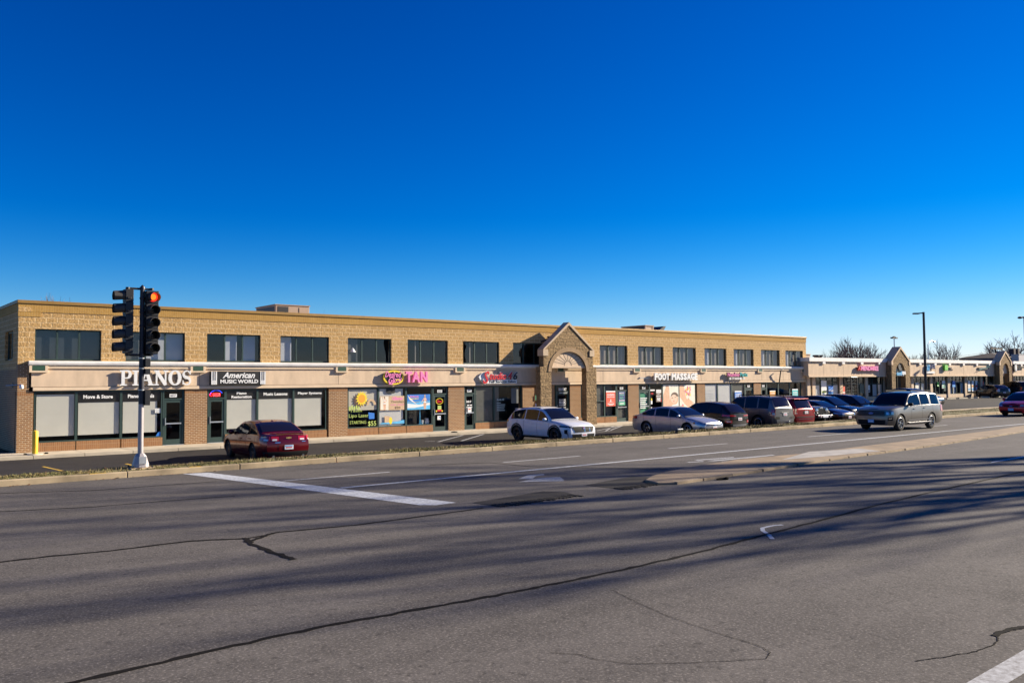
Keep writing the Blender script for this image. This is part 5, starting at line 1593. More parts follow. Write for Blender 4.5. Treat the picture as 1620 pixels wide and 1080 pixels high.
# roof bits
for px, w_ in ((1291, .5), (1297, .7)):
    x, z = S(px, 566, 3)
    b = MB(); b.lathe([(.18, 0), (.18, .35), (.3, .36), (.3, .5), (0, .52)], 10, tuple(mpoint(x, 3, cz1 - .15)))
    tag(b.build('roof_vent', MT['gun']), 'small dark vent pipe on the mall roof, %s of the pair' % ('left' if px < 1295 else 'right'), 'vent')
x, z = S(1277, 562, 2); b = MB(); c_ = mpoint(x, 2, cz1); b.box(c_.x - .2, c_.x + .45, c_.y, c_.y + .8, c_.z - .3, F(1277, 561, c_.y).z)
b.box(c_.x - .25, c_.x + .5, c_.y - .05, c_.y + .85, F(1277, 561, c_.y).z, F(1277, 560.5, c_.y).z + .04)
tag(b.build('roof_box', MT['hvac']), 'small beige box on the mall roof beside the brick building end', 'roof box')

# ================================================================== BARE TREES
def bare_tree(label, base, top, spread, seed, levels=5, thick=1.0, bark='bark_far', kids=(5, 4, 4, 4, 3), trunk_frac=.28, up=.55, group=None, twig=.012):
    rr = random.Random(seed)
    base = Vector(base); H = top - base.z
    t = empty('bare_tree', base, 0, label, 'tree', group)
    tb, cb = MB(), MB()
    r0_ = H * .022 * thick

    def branch(p, d, length, r, lvl):
        seg = 3 if lvl < 4 else 2
        mb2 = cb
        pts = [p]
        for k in range(seg):
            d = (d + Vector((rr.uniform(-.16, .16), rr.uniform(-.16, .16), rr.uniform(-.06, .13)))).normalized()
            p = p + d * (length / seg); pts.append(p)
        n = 6 if lvl <= 1 else (4 if lvl == 2 else 3)
        for k in range(seg):
            ra = r * (1 - .45 * k / seg); rb2 = r * (1 - .45 * (k + 1) / seg)
            mb2.tube(pts[k], pts[k + 1], max(ra, twig * .7), max(rb2, twig * .6), n, cap=False)
        if lvl >= levels: return
        nk = kids[min(lvl, len(kids) - 1)]
        for k in range(nk):
            u = 1.0 if k == 0 else rr.uniform(.35, 1.0)
            i = min(seg - 1, int(u * seg)); q = pts[i].lerp(pts[i + 1], u * seg - i) if u < 1 else pts[-1]
            az = rr.uniform(0, 6.283); an = rr.uniform(.3, .85) if k else rr.uniform(.05, .35)
            side = d.cross(Vector((math.cos(az), math.sin(az), .3))).normalized()
            nd = (d * math.cos(an) + side * math.sin(an)); nd.z += .10; nd.normalize()
            branch(q, nd, length * rr.uniform(.52, .78), r * (.62 if k else .68), lvl + 1)
    hT = H * trunk_frac
    p = base.copy(); d = Vector((0, 0, 1)); prev = p
    for k in range(4):
        q = prev + Vector((rr.uniform(-.03, .03) * H * .3, rr.uniform(-.03, .03) * H * .3, hT / 4))
        tb.tube(prev, q, r0_ * (1.25 - .09 * k) if k else r0_ * 1.5, r0_ * (1.25 - .09 * (k + 1)), 9, cap=False); prev = q
    L0 = (H - hT) * .42
    for k in range(kids[0] + 1):
        az = 6.283 * k / (kids[0] + 1) + rr.uniform(-.4, .4)
        out = spread / max(H - hT, .1) * rr.uniform(.55, 1.2)
        if k == 0: out *= .2
        dd = Vector((math.cos(az) * out, math.sin(az) * out, up + rr.uniform(0, .45))).normalized()
        branch(prev - Vector((0, 0, rr.uniform(0, .12) * hT)), dd, L0 * rr.uniform(.85, 1.1), r0_ * .66, 1)
    # stretch the crown to its true height
    zmax = max(v[2] for v in cb.v); z0_ = prev.z; k_ = (top - z0_) / (zmax - z0_)
    xm = sorted(((v[0] - base.x) ** 2 + (v[1] - base.y) ** 2) ** .5 for v in cb.v); rad_ = xm[int(len(xm) * .97)]
    ks = spread / rad_
    cb.v = [(base.x + (x - base.x) * ks, base.y + (y - base.y) * ks, z0_ + (z - z0_) * k_) for x, y, z in cb.v]
    tb.build('trunk', MT[bark], t, normals=False); cb.build('crown', MT[bark], t, normals=False)
    return t


def tree_at(label, px, pytop, Y, wpx, seed, **k):
    p = F(px, pytop, Y); a, c = F(px - wpx / 2, pytop, Y), F(px + wpx / 2, pytop, Y)
    # crown radius from the angle it covers at its distance
    dist = math.hypot(p.x, p.y); rad_ = wpx / 2 / FPX * dist * .93
    return bare_tree(label, (p.x, Y, -.5), p.z, rad_, seed, **k)


tree_at('wide bare tree behind the mall with the broadest crown, right of the brick building', 1352, 530, 66, 92, 11, twig=.018, up=.35, kids=(6, 5, 4, 4, 3))
tree_at('smaller bare tree leaning out left of the broad crown behind the mall', 1320, 540, 62, 62, 12, twig=.018, up=.35)
tree_at('low bushy bare tree just left of the first stone arch', 1389, 550, 70, 36, 13, levels=4, twig=.035)
tree_at('dense dark bare tree between the first stone arch and the tall lamp post', 1448, 551, 72, 46, 14, twig=.03)
tree_at('thin pale bare tree right of the tall lamp post', 1492, 536, 72, 60, 15, kids=(5, 4, 3, 3, 2), twig=.026, up=.4)
tree_at('faint low bare tree behind the green square sign', 1535, 562, 84, 36, 16, levels=4, kids=(4, 4, 3, 3), twig=.03)
tree_at('large bare tree at the right edge above the second stone arch', 1610, 520, 74, 96, 17, twig=.024, kids=(6, 5, 4, 4, 3), up=.35)
tree_at('dark bare tree behind the utility pole', 1580, 552, 78, 36, 18, levels=4, twig=.05)
tree_at('bare treetop showing above the left end of the brick roof', 86, 463, 75, 44, 19, twig=.022)
tree_at('small bare treetop above the brick roof, right of the larger one', 117, 471, 78, 34, 20, levels=4, twig=.02)
tree_at('few bare twigs showing beside the beige rooftop unit', 497, 490, 80, 26, 21, levels=4, kids=(4, 3, 3, 3), twig=.02)
# street trees this side of the road whose shadows cross the carriageway
for k, (tx, ty, hh, sp_, sd) in enumerate(((49.0, -1.4, 19.0, 6.0, 31), (60.0, -2.8, 24.0, 7.5, 32), (71.0, -4.0, 30.0, 9.5, 33))):
    bare_tree('tall bare street tree on the near verge, %s along the road' % ('first', 'second', 'third')[k], (tx, ty, .05), hh, sp_, sd, bark='bark', levels=5, kids=(4, 3, 2, 2, 2), twig=.012, trunk_frac=.46, thick=.58)

# ================================================================== LAMPS, POLES, WIRES
def pole_things():
    p0, p1 = F(1466, 612, 33.5), F(1461, 493.5, 33.5)
    x, y = p1.x, 33.5; zt1 = p1.z; z0 = lot_z(x, y)
    u = empty('street_lamp', (x, y, z0), 0, 'tall dark square lamp post with one flat arm, standing in the lot before the mall', 'street lamp')
    b = MB(); b.tube((x, y, z0), (x, y, zt1), .115, .095, 8); b.build('pole', MT['lamp_pole'], u)
    b = MB(); b.lathe([(.3, z0 - .05), (.3, z0 + .6), (0, z0 + .61)], 12, (x, y, 0)); b.build('footing', MT['sidewalk'], u)
    e = F(1449, 494.5, 33.5); rx = _ray(1461, 494).cross(Vector((0, 0, 1))).normalized() * -1
    b = MB(); tip = Vector((x, y, zt1 - .12)) + (Vector((-.77, .63, 0)) * .75)
    b.tube((x, y, zt1 - .08), tip, .055, .05, 6); d = Vector((-.77, .63, 0)); q = Vector((.63, .77, 0))
    hd_ = [tip + d * a + q * c for a, c in ((-.35, -.16), (-.35, .16), (.12, .13), (.12, -.13))]
    b.prism_z([(v.x, v.y) for v in hd_], tip.z - .06, tip.z + .05); b.build('lamp_head', MT['lamp_pole'], u)
    # twin headed pole behind the first arch
    p = F(1414.5, 535, 64); u = empty('street_lamp', (p.x, 64, -.4), 0, 'slim distant lamp post with a twin head behind the first stone arch', 'street lamp')
    b = MB(); b.tube((p.x, 64, -.4), (p.x, 64, p.z), .11, .08, 8); b.build('pole', MT['alu'], u)
    b = MB(); b.box(p.x - .75, p.x - .1, 63.8, 64.2, p.z - .05, p.z + .16); b.box(p.x + .1, p.x + .75, 63.8, 64.2, p.z - .05, p.z + .16); b.box(p.x - .2, p.x + .2, 63.85, 64.15, p.z, p.z + .3); b.build('lamp_head', MT['lamp_pole'], u)
    p = F(1468, 545, 60); e = F(1476, 539.5, 60); u = empty('street_lamp', (p.x, 60, -.4), 0, 'old curved arm street lamp beside the tall lamp post', 'street lamp')
    b = MB(); b.tube((p.x, 60, -.4), (p.x, 60, p.z), .10, .07, 8)
    pts = [Vector((p.x, 60, p.z)), Vector((p.x + .25 * (e.x - p.x), 60, p.z + .6 * (e.z - p.z))), Vector((p.x + .6 * (e.x - p.x), 60, e.z)), Vector((e.x, 60, e.z))]
    for i in range(3): b.tube(pts[i], pts[i + 1], .06, .05, 6)
    b.build('pole', MT['alu'], u)
    b = MB(); b.ball((e.x + .25, 60, e.z - .05), .45, .18, .14); b.build('lamp_head', MT['alu'], u)
    p = F(1621, 502, 34); u = empty('street_lamp', (p.x, 34, .3), 0, 'grey lamp post with a dark rounded head cut off by the right edge', 'street lamp')
    b = MB(); b.tube((p.x, 34, .3), (p.x, 34, p.z), .13, .12, 10); b.build('pole', MT['pole_grey'], u)
    b = MB(); c_ = Vector((p.x, 34, p.z)); b.tube(c_, c_ + Vector((-.30, .25, .02)), .09, .07, 8); b.ball(tuple(c_ + Vector((-.36, .30, -.02))), .26, .22, .12); b.build('lamp_head', MT['lamp_pole'], u)
    # utility poles and wires
    p = F(1575, 549, 70); u = empty('utility_pole', (p.x, 70, -.5), 0, 'dark wooden utility pole with a wide crossarm behind the second stone arch', 'utility pole')
    b = MB(); b.tube((p.x, 70, -.5), (p.x, 70, p.z), .2, .15, 8); b.build('pole', MT['wood'], u)
    a_, c_ = F(1566.5, 551, 70), F(1585, 550.5, 70)
    b = MB(); b.box(a_.x, c_.x, 69.85, 70.0, a_.z - .12, a_.z + .12); b.box(a_.x + .6, c_.x - 1, 69.85, 70.0, a_.z - 1.3, a_.z - 1.1); b.build('crossarm', MT['wood'], u)
    b = MB()
    for t in (.05, .3, .7, .95): b.lathe([(.06, 0), (.09, .1), (.05, .26), (0, .28)], 8, (a_.x + (c_.x - a_.x) * t, 69.93, a_.z + .12))
    b.lathe([(.25, -1.4), (.25, -.5), (0, -.45)], 10, (p.x + .4, 69.8, a_.z)); b.build('insulators', MT['gun'], u)
    p2 = F(1566.5, 555, 68); u = empty('utility_pole', (p2.x, 68, -.5), 0, 'thin plain utility pole left of the one with the crossarm', 'utility pole')
    b = MB(); b.tube((p2.x, 68, -.5), (p2.x, 68, p2.z), .16, .12, 8); b.build('pole', MT['wood'], u)
    b = MB(); b.box(p2.x - .4, p2.x + .4, 67.9, 68.0, p2.z - .12, p2.z); b.build('crossarm', MT['wood'], u)
    for k, (y0_, y1_) in enumerate(((556, 560), (558.5, 561.5))):
        A_, B_ = F(1566.5, y0_, 68), F(1380, y1_ + 4, 72)
        b = MB(); prev = A_
        for i in range(1, 25):
            t = i / 24; q = A_.lerp(B_, t); q.z -= 1.4 * 4 * t * (1 - t) * .5
            b.tube(prev, q, .028, n=4, cap=False); prev = q
        tag(b.build('power_line', MT['gun']), '%s sagging power line running left from the utility pole' % ('upper', 'lower')[k], 'power line')
    # house with a dark roof beyond the mall
    a_, c_ = F(1592, 577, 62), F(1640, 577, 62); ztp = F(1605, 557, 62).z; zev = F(1605, 566, 62).z
    u = empty('far_house', ((a_.x + c_.x) / 2, 62, -.5), 0, 'house with a dark brown hipped roof and two chimneys beyond the mall', 'house')
    b = MB(); b.box(a_.x, c_.x, 62, 70, -.5, zev); b.build('wall', mat('slate_blue_wall', (.09, .10, .16), .8), u)
    b = MB(); n1 = [(a_.x - .5, 61.5, zev), (c_.x + .5, 61.5, zev), (c_.x + .5, 70.5, zev), (a_.x - .5, 70.5, zev), (a_.x + 3.5, 66, ztp), (c_.x - 3.5, 66, ztp)]
    b.add(n1, [(0, 1, 5, 4), (1, 2, 5), (2, 3, 4, 5), (3, 0, 4), (3, 2, 1, 0)]); rf = b.build('roof', mat('brown_shingle', (.06, .045, .04), .9, var=.3), u)
    MT['dark_chimney'] = mat('dark_chimney', (.05, .04, .045), .9)
    for px in (1611, 1617.5):
        b = MB(); q = F(px, 551, 62); b.box(q.x - .4, q.x + .4, 62.6, 63.4, zev, q.z); b.build('chimney', MT['dark_chimney'], rf)
    q0, q1 = F(1612, 570, 60), F(1622, 561.5, 60)
    b = MB(); b.box(q0.x, q1.x, 60, 61.2, -.5, q1.z); b.box(q0.x - .05, q1.x + .05, 59.95, 61.25, q1.z, q1.z + .12)
    tag(b.build('grey_shed', MT['pole_grey']), 'pale grey box shed in front of the house at the right edge', 'shed')


pole_things()
p = G(1127, 689, .15)
u = empty('broken_marker', (p.x, 24.2, .15), 0, 'small broken black and white marker post leaning on the kerb', 'marker')
b = MB(); b.tube((p.x, 24.2, .15), (p.x + .05, 24.15, .42), .035, n=6); b.tube((p.x - .12, 24.2, .17), (p.x + .02, 24.2, .30), .03, n=6); b.build('post', MT['gun'], u)
b = MB(); b.box(p.x - .02, p.x + .30, 24.1, 24.16, .33, .37); b.build('reflector', MT['white'], u)

# ================================================================== CARS
def curve(pts):
    xs = [p[0] for p in pts]; ys = [p[1] for p in pts]; n = len(pts)
    m = []
    for i in range(n):
        if i == 0: m.append((ys[1] - ys[0]) / (xs[1] - xs[0]))
        elif i == n - 1: m.append((ys[-1] - ys[-2]) / (xs[-1] - xs[-2]))
        else:
            a = (ys[i] - ys[i - 1]) / (xs[i] - xs[i - 1]); b = (ys[i + 1] - ys[i]) / (xs[i + 1] - xs[i])
            m.append(0 if a * b <= 0 else 2 * a * b / (a + b))
    def f(x):
        if x <= xs[0]: return ys[0]
        if x >= xs[-1]: return ys[-1]
        for i in range(n - 1):
            if x <= xs[i + 1]:
                h = xs[i + 1] - xs[i]; t = (x - xs[i]) / h
                return ((1 + 2 * t) * (1 - t) ** 2) * ys[i] + t * (1 - t) ** 2 * h * m[i] + t * t * (3 - 2 * t) * ys[i + 1] + t * t * (t - 1) * h * m[i + 1]
    return f


CARM = {
    'glass': mat('car_glass', (.006, .006, .008), .03, spec=.4, var=0),
    'glass_rear': mat('car_rear_glass', (.008, .006, .010), .04, spec=.4, var=0),
    'tyre': mat('tyre_rubber', (.014, .014, .014), .85, var=.2),
    'rim': mat('alloy_rim', (.46, .47, .49), .3, .8, var=.05),
    'rim_dark': mat('dark_alloy', (.10, .10, .11), .3, .7, var=.05),
    'trim': mat('black_trim', (.008, .008, .009), .65, spec=.2, var=.1),
    'chrome': mat('car_chrome', (.70, .70, .70), .15, .9, var=0),
    'tail': mat('tail_lamp_red', (.42, .012, .015), .12, var=0, coat=1.0),
    'tailc': mat('tail_lamp_clear', (.70, .62, .62), .1, var=0, coat=1.0),
    'head': mat('headlamp_glass', (.42, .44, .47), .08, .5, var=.3, vscale=14, coat=1.0),
    'headd': mat('headlamp_dark', (.05, .055, .06), .08, .3, var=.3, vscale=14, coat=1.0),
    'amber': mat('amber_lamp', (.7, .22, .03), .2, var=0),
    'plate': mat('plate_white', (.72, .74, .78), .5, var=0),
    'plate_blue': mat('plate_blue', (.12, .35, .65), .5, var=0),
    'plate_red': mat('plate_red', (.55, .08, .08), .5, var=0),
    'well': mat('wheel_well', (.006, .006, .006), .95, var=0),
    'gold': mat('emblem_gold', (.7, .5, .18), .3, .7, var=0),
    'bluebadge': mat('emblem_blue', (.05, .12, .40), .3, .2, var=0),
}


class Car:
    def __init__(s, label, loc, heading, paint, L, W, H, wb, fo, wr=.33, gc=.2, shoulder=None, top=None, green=None, tumble=.34,
                 bulge=.10, lean_f=.10, lean_r=.06, front_in=.22, rear_in=.16, name='parked_car', cat='car', group='cars parked along the shops', scale=1.0, wins=None, rim='rim', gw=.93, spokes=5):
        s.L, s.W, s.H = L, W, H
        s.root = empty(name, loc, heading, label, cat, group)
        s.root.scale = (scale,) * 3
        s.paint = paint
        s.hl = L / 2
        s.ax = (s.hl - fo, s.hl - fo - wb)
        s.wr, s.gc = wr, gc
        s.sh, s.tp = curve(shoulder), curve(top)
        s.green = green; s.tumble = tumble; s.gw = gw
        s.bulge, s.lean_f, s.lean_r = bulge, lean_f, lean_r
        s.fi, s.ri = front_in, rear_in
        s.roof = curve(green)
        s.ar = wr + .07
        s.body(); s.greenhouse(); s.windows(wins); s.wheels(CARM[rim], spokes)

    def w(s, x):
        a = abs(x); t = max(0, (a - (s.hl - .75)) / .75)
        return s.W / 2 * (1 - (s.fi if x > 0 else s.ri) * t ** 2.6)

    def zb(s, x):
        z = s.gc + (.05 * max(0, (abs(x) - (s.hl - .5)) / .5))
        for c in s.ax:
            d = abs(x - c)
            if d < s.ar: z = max(z, s.wr * .95 + math.sqrt(max(0, s.ar ** 2 - d * d)))
        return z

    def bend(s, p):
        x, y, z = p
        t = (abs(x) - (s.hl - .65)) / .65
        if t <= 0: return p
        sg_ = 1 if x > 0 else -1
        zz = max(0, z - .55) / max(.2, s.tp(x) - .55)
        ln = s.lean_f if x > 0 else s.lean_r
        lo = max(0, .38 - z) * .35
        return (x + sg_ * t * t * (s.bulge * (1 - (y / (s.W / 2)) ** 2) - ln * zz * zz - lo), y, z)

    SEC = ((.90, 0), (.965, .18), (.995, .42), (1.0, .62), (.985, .82), (.955, 1.0))

    def q(s, t):
        S_ = s.SEC
        for i in range(len(S_) - 1):
            if t <= S_[i + 1][1]:
                u = (t - S_[i][1]) / (S_[i + 1][1] - S_[i][1]); u = max(0, u)
                return S_[i][0] + u * (S_[i + 1][0] - S_[i][0])
        return S_[-1][0]

    def section(s, x):
        zb, zs, zt, w = s.zb(x), s.sh(x), s.tp(x), s.w(x)
        arch = min(1, max(0, (zb - s.gc - .1) / .2))
        zl = s.gc + (.05 * max(0, (abs(x) - (s.hl - .5)) / .5))
        P = []
        for f_, t in s.SEC:
            z = zl + t * (zs - zl)
            if z < zb: z = zb + .004 * len(P); f_ = s.q((zb - zl) / (zs - zl))
            P.append((f_ * w, z))
        P += [(.88 * w, zs + .5 * (zt - zs)), (.70 * w, zs + .80 * (zt - zs)), (.40 * w, zt - .006), (0, zt)]
        return P

    def body(s):
        xs = set([-s.hl, s.hl])
        n = 46
        for i in range(n + 1): xs.add(-s.hl + s.L * i / n)
        for c in s.ax:
            for k in range(15):
                xs.add(c + s.ar * math.cos(math.pi * k / 14))
            xs.add(c - s.ar - .002); xs.add(c + s.ar + .002)
        xs = sorted(x for x in xs if -s.hl <= x <= s.hl)
        b = MB(); rings = []
        for x in xs:
            P = s.section(x)
            ring = [(x, y, z) for y, z in P] + [(x, -y, z) for y, z in P[-2::-1]]
            rings.append([s.bend(p) for p in ring])
        m = len(rings[0])
        vs = [p for r in rings for p in r]
        fs = [(i * m + j, (i + 1) * m + j, (i + 1) * m + j + 1, i * m + j + 1) for i in range(len(rings) - 1) for j in range(m - 1)]
        b.add(vs, fs, 0, True)
        fl = [(i * m, i * m + m - 1, (i + 1) * m + m - 1, (i + 1) * m) for i in range(len(rings) - 1)]
        b.add(vs, fl, 1)
        for ri, x in ((0, -s.hl), (len(rings) - 1, s.hl)):        # end caps, gridded so they take the bulge
            P = s.section(x); wc = P[5][0]; K = 10; Rr = 5
            g = []
            for i in range(K + 1):
                y = -wc + 2 * wc * i / K; a = abs(y)
                zt = P[5][1]
                for k in range(5, 9):
                    (y0, z0), (y1, z1) = P[k], P[k + 1]
                    if y1 <= a <= y0: zt = z0 + (z1 - z0) * (y0 - a) / max(1e-6, y0 - y1)
                for r_ in range(Rr + 1):
                    zz = P[0][1] + (zt - P[0][1]) * r_ / Rr
                    g.append(s.bend((x, y * s.q(min(1, (zz - P[0][1]) / (P[5][1] - P[0][1]))) / .955, zz)))
            b.add(g, [(i * (Rr + 1) + r_, (i + 1) * (Rr + 1) + r_, (i + 1) * (Rr + 1) + r_ + 1, i * (Rr + 1) + r_ + 1) for i in range(K) for r_ in range(Rr)], 0, True)
        s.bodyo = b.build('body', [s.paint, CARM['well']], s.root, local=True)

    # greenhouse: sections along x
    def g_wb(s, x): return s.w(x) * s.gw

    def g_y(s, x, z): return s.g_wb(x) - s.tumble * max(0, z - s.sh(x))

    def greenhouse(s):
        x0, x1 = s.green[0][0], s.green[-1][0]
        b = MB(); N = 34; rings = []
        for i in range(N + 1):
            x = x0 + (x1 - x0) * i / N
            zs = s.sh(x) - .06; zt = max(s.roof(x), zs + .02); h = zt - zs
            wt = max(.2, s.g_y(x, zt)); r_ = min(.07, h * .4)
            P = [(s.g_wb(x) + .01, zs), (s.g_y(x, zs + h * .5), zs + h * .5), (s.g_y(x, zt - r_), zt - r_), (wt - .02, zt - r_ * .35), (wt - .09, zt - .005), (wt * .5, zt + .012), (0, zt + .018)]
            rings.append([s.bend((x, y, z)) for y, z in P] + [s.bend((x, -y, z)) for y, z in P[-2::-1]])
        m = len(rings[0]); vs = [p for r in rings for p in r]
        b.add(vs, [(i * m + j, (i + 1) * m + j, (i + 1) * m + j + 1, i * m + j + 1) for i in range(N) for j in range(m - 1)], 0, True)
        b.build('roof', s.paint, s.root, local=True)

    def windows(s, wins):
        g = s.green
        def strip(xa, xb, name, m_, inset=.08, lift=.012, k0=0.0):
            b = MB(); A, K = 10, 8; v = []
            for i in range(A + 1):
                x = xa + (xb - xa) * i / A; zt = s.roof(x); wt = max(.2, s.g_y(x, zt)) - inset
                for k in range(K + 1):
                    u = -1 + 2 * k / K; y = wt * u
                    v.append(s.bend((x + (lift if xa > 0 else -lift) * .7, y, zt + lift + .016 * (1 - u * u) - .006 * abs(u) ** 3)))
            b.add(v, [(i * (K + 1) + k, (i + 1) * (K + 1) + k, (i + 1) * (K + 1) + k + 1, i * (K + 1) + k + 1) for i in range(A) for k in range(K)], 0, True)
            return b.build(name, m_, s.root, local=True)
        (xrb, xrt, xft, xfb) = (g[0][0], g[1][0], g[-2][0], g[-1][0])
        strip(xft + .03 * (xfb - xft), xfb - .04 * (xfb - xft), 'windscreen', CARM['glass'])
        s.rearglass = strip(xrb + .10 * (xrt - xrb), xrb + .93 * (xrt - xrb), 'rear_window', CARM['glass_rear'], inset=.10)
        # side glass
        x0 = xrb; spans = wins
        for sgn in (1, -1):
            for (a, c) in spans:
                b = MB(); A = 12; v = []
                for i in range(A + 1):
                    x = a + (c - a) * i / A
                    zl = s.sh(x) + .035; zh = max(zl + .002, min(s.roof(x) - .085, s.H - .10))
                    for z in (zl, (zl + zh) / 2, zh):
                        v.append(s.bend((x, sgn * (s.g_y(x, z) + .007), z)))
                b.add(v, [(i * 3 + k, (i + 1) * 3 + k, (i + 1) * 3 + k + 1, i * 3 + k + 1) for i in range(A) for k in range(2)], 0, True)
                b.build('side_window', CARM['glass'], s.root, local=True)

    def wheels(s, rimm, spokes):
        for c in s.ax:
            for sgn in (1, -1):
                wdt = .215; yo = s.W / 2 - .035
                yi = yo - wdt
                r = s.wr; ri = r * .66
                b = MB()
                prof = [(ri, 0), (r * .90, .0), (r * .975, .025), (r, .06), (r, wdt - .06), (r * .975, wdt - .025), (r * .9, wdt), (ri, wdt)]
                b.lathe([(a, sgn * (yi + h)) for a, h in prof], 26, (c, 0, r), 'Y')
                b.lathe([(ri, sgn * (yi + .05)), (0.001, sgn * (yi + .06))], 20, (c, 0, r), 'Y', 1)
                o = b.build('wheel', [CARM['tyre'], CARM['well']], s.root, local=True)
                b = MB()
                b.lathe([(ri + .004, sgn * (yo - .012)), (ri * .90, sgn * (yo + .0)), (ri * .86, sgn * (yo - .03)), (ri * .9, sgn * (yo - .1))], 26, (c, 0, r), 'Y')
                b.lathe([(ri * .20, sgn * (yo - .03)), (ri * .16, sgn * (yo - .012)), (0.001, sgn * (yo - .010))], 14, (c, 0, r), 'Y')
                for k in range(spokes):
                    a0 = 2 * math.pi * k / spokes + .3
                    v = []
                    for rr_, hw, dy in ((ri * .12, .30, -.025), (ri * .55, .16, -.02), (ri * .90, .13, -.006)):
                        for q_ in (-1, 1):
                            an = a0 + q_ * hw * (.5 if rr_ > .1 else .9)
                            v.append((c + rr_ * math.cos(an), sgn * (yo + dy), r + rr_ * math.sin(an)))
                    b.add(v, [(0, 1, 3, 2), (2, 3, 5, 4)], 0)
                b.build('rim', rimm, o, local=True)

    # skin patch: s runs across the nose or tail and round the corner
    def skin(s, end, sv, z, off):
        sgn_y = 1 if sv >= 0 else -1; a = abs(sv); X = s.hl if end == 'front' else -s.hl
        sd = 1 if end == 'front' else -1
        wc = s.w(X) * .955
        zl = s.zb(X); zs_ = s.sh(X)
        if a <= wc:
            y = a; x = X; nx, ny = 1, 0
        else:
            rem = a - wc; x = X; y = wc; st_ = .02
            while rem > 0:
                x2 = x - sd * st_; y2 = s.w(x2) * .955
                l = math.hypot(st_, y2 - y)
                if l > rem: u = rem / l; x += (x2 - x) * u; y += (y2 - y) * u; rem = 0; break
                rem -= l; x, y = x2, y2
            nx, ny = .6, .8
            if abs(x) < s.hl - .35: nx, ny = .15, 1
        t = (z - zl) / max(.1, (s.sh(x) - zl))
        yq_ = y * s.q(min(1, max(0, t))) / .955
        p = s.bend((x, yq_ * sgn_y, z))
        return (p[0] + sd * nx * off, p[1] + sgn_y * ny * off, p[2])

    def patch(s, name, m_, end, s0, s1, z0, z1, z2=None, z3=None, off=.008, mirror=False, parent=None):
        """quad on nose or tail: z0..z1 at s0, z2..z3 at s1"""
        z2 = z0 if z2 is None else z2; z3 = z1 if z3 is None else z3
        outs = []
        for mir in ((1, -1) if mirror else (1,)):
            b = MB(); A, K = 8, 3; v = []
            for i in range(A + 1):
                u = i / A; sv = s0 + (s1 - s0) * u; a, c = z0 + (z2 - z0) * u, z1 + (z3 - z1) * u
                for k in range(K + 1): v.append(s.skin(end, sv * mir, a + (c - a) * k / K, off))
            b.add(v, [(i * (K + 1) + k, (i + 1) * (K + 1) + k, (i + 1) * (K + 1) + k + 1, i * (K + 1) + k + 1) for i in range(A) for k in range(K)], 0, True)
            outs.append(b.build(name, m_, parent or s.root, local=True))
        return outs

    def side_y(s, x, z):
        zl = s.gc; t = (z - zl) / (s.sh(x) - zl)
        return s.w(x) * s.q(max(0, min(1, t)))

    def side_strip(s, b, pts, wd, off=.004, m=0):
        """thin line along the flank through (x,z) points, both sides"""
        for sgn in (1, -1):
            for i in range(len(pts) - 1):
                (xa, za), (xb, zb_) = pts[i], pts[i + 1]
                d = Vector((xb - xa, zb_ - za)); n_ = max(2, int(d.length / .12)); q_ = Vector((-d.y, d.x)).normalized() * wd / 2
                v = []
                for k in range(n_ + 1):
                    x = xa + d.x * k / n_; z = za + d.y * k / n_
                    for e in (-1, 1):
                        xx, zz = x + q_.x * e, z + q_.y * e
                        v.append(s.bend((xx, sgn * (s.side_y(xx, zz) + off), zz)))
                b.add(v, [(k * 2, k * 2 + 2, k * 2 + 3, k * 2 + 1) for k in range(n_)], m)

    def doors(s, cuts, handles, zlo=None):
        zlo = s.gc + .12 if zlo is None else zlo
        b = MB()
        for x in cuts: s.side_strip(b, [(x, zlo), (x, s.sh(x) - .01)], .012)
        s.side_strip(b, [(min(cuts), zlo), (max(cuts), zlo)], .012)
        b.build('door_seam', CARM['trim'], s.root, local=True)
        for x in handles:
            for sgn in (1, -1):
                z = s.sh(x) - .13; y = sgn * s.side_y(x, z)
                b = MB(); b.box(x - .10, x + .10, y - .01, y + sgn * .035, z - .014, z + .014); b.build('door_handle', s.paint, s.root, local=True)

    def mirrors(s, x, m_=None):
        for sgn in (1, -1):
            z = s.sh(x) + .10; y = sgn * (s.g_y(x, z) + .13)
            b = MB(); b.ball((x, y, z), .075, .125, .085, 10, 6); b.box(x - .03, x + .03, sgn * (s.g_y(x, z) - .03), y, z - .06, z - .02)
            b.build('wing_mirror', m_ or s.paint, s.root, local=True)

    def plate(s, end, z, m_='plate', w=.31, h=.155, stripe=None):
        o = s.patch('number_plate', CARM[m_], end, -w / 2, w / 2, z - h / 2, z + h / 2, off=.022)[0]
        if stripe:
            s.patch('plate_print', CARM[stripe], end, -w * .42, w * .42, z + h * .16, z + h * .44, off=.025, parent=o)
        s.patch('plate_print', CARM['plate_red' if m_ == 'plate' else 'plate'], end, -w * .36, w * .36, z - h * .22, z + h * .08, off=.025, parent=o)


SED = dict(shoulder=[(-2.45, .90), (-1.7, .98), (0, .94), (1.0, .90), (1.8, .80), (2.45, .66)],
           top=[(-2.45, .99), (-1.95, 1.07), (-1.5, 1.08), (0, 1.02), (.95, 1.01), (1.5, .94), (2.05, .83), (2.45, .70)],
           green=[(-1.95, 1.05), (-.95, 1.405), (-.25, 1.46), (.30, 1.405), (1.25, .99)])


def sedan(label, loc, hd, paint, scale=1.0, L=4.86, H=1.46, **k):
    return Car(label, loc, hd, paint, L, 1.85, H, 2.76, .95, .335, .17, wins=[(-1.62, -.80), (-.72, .16), (.22, 1.02)], scale=scale, **SED, **k)


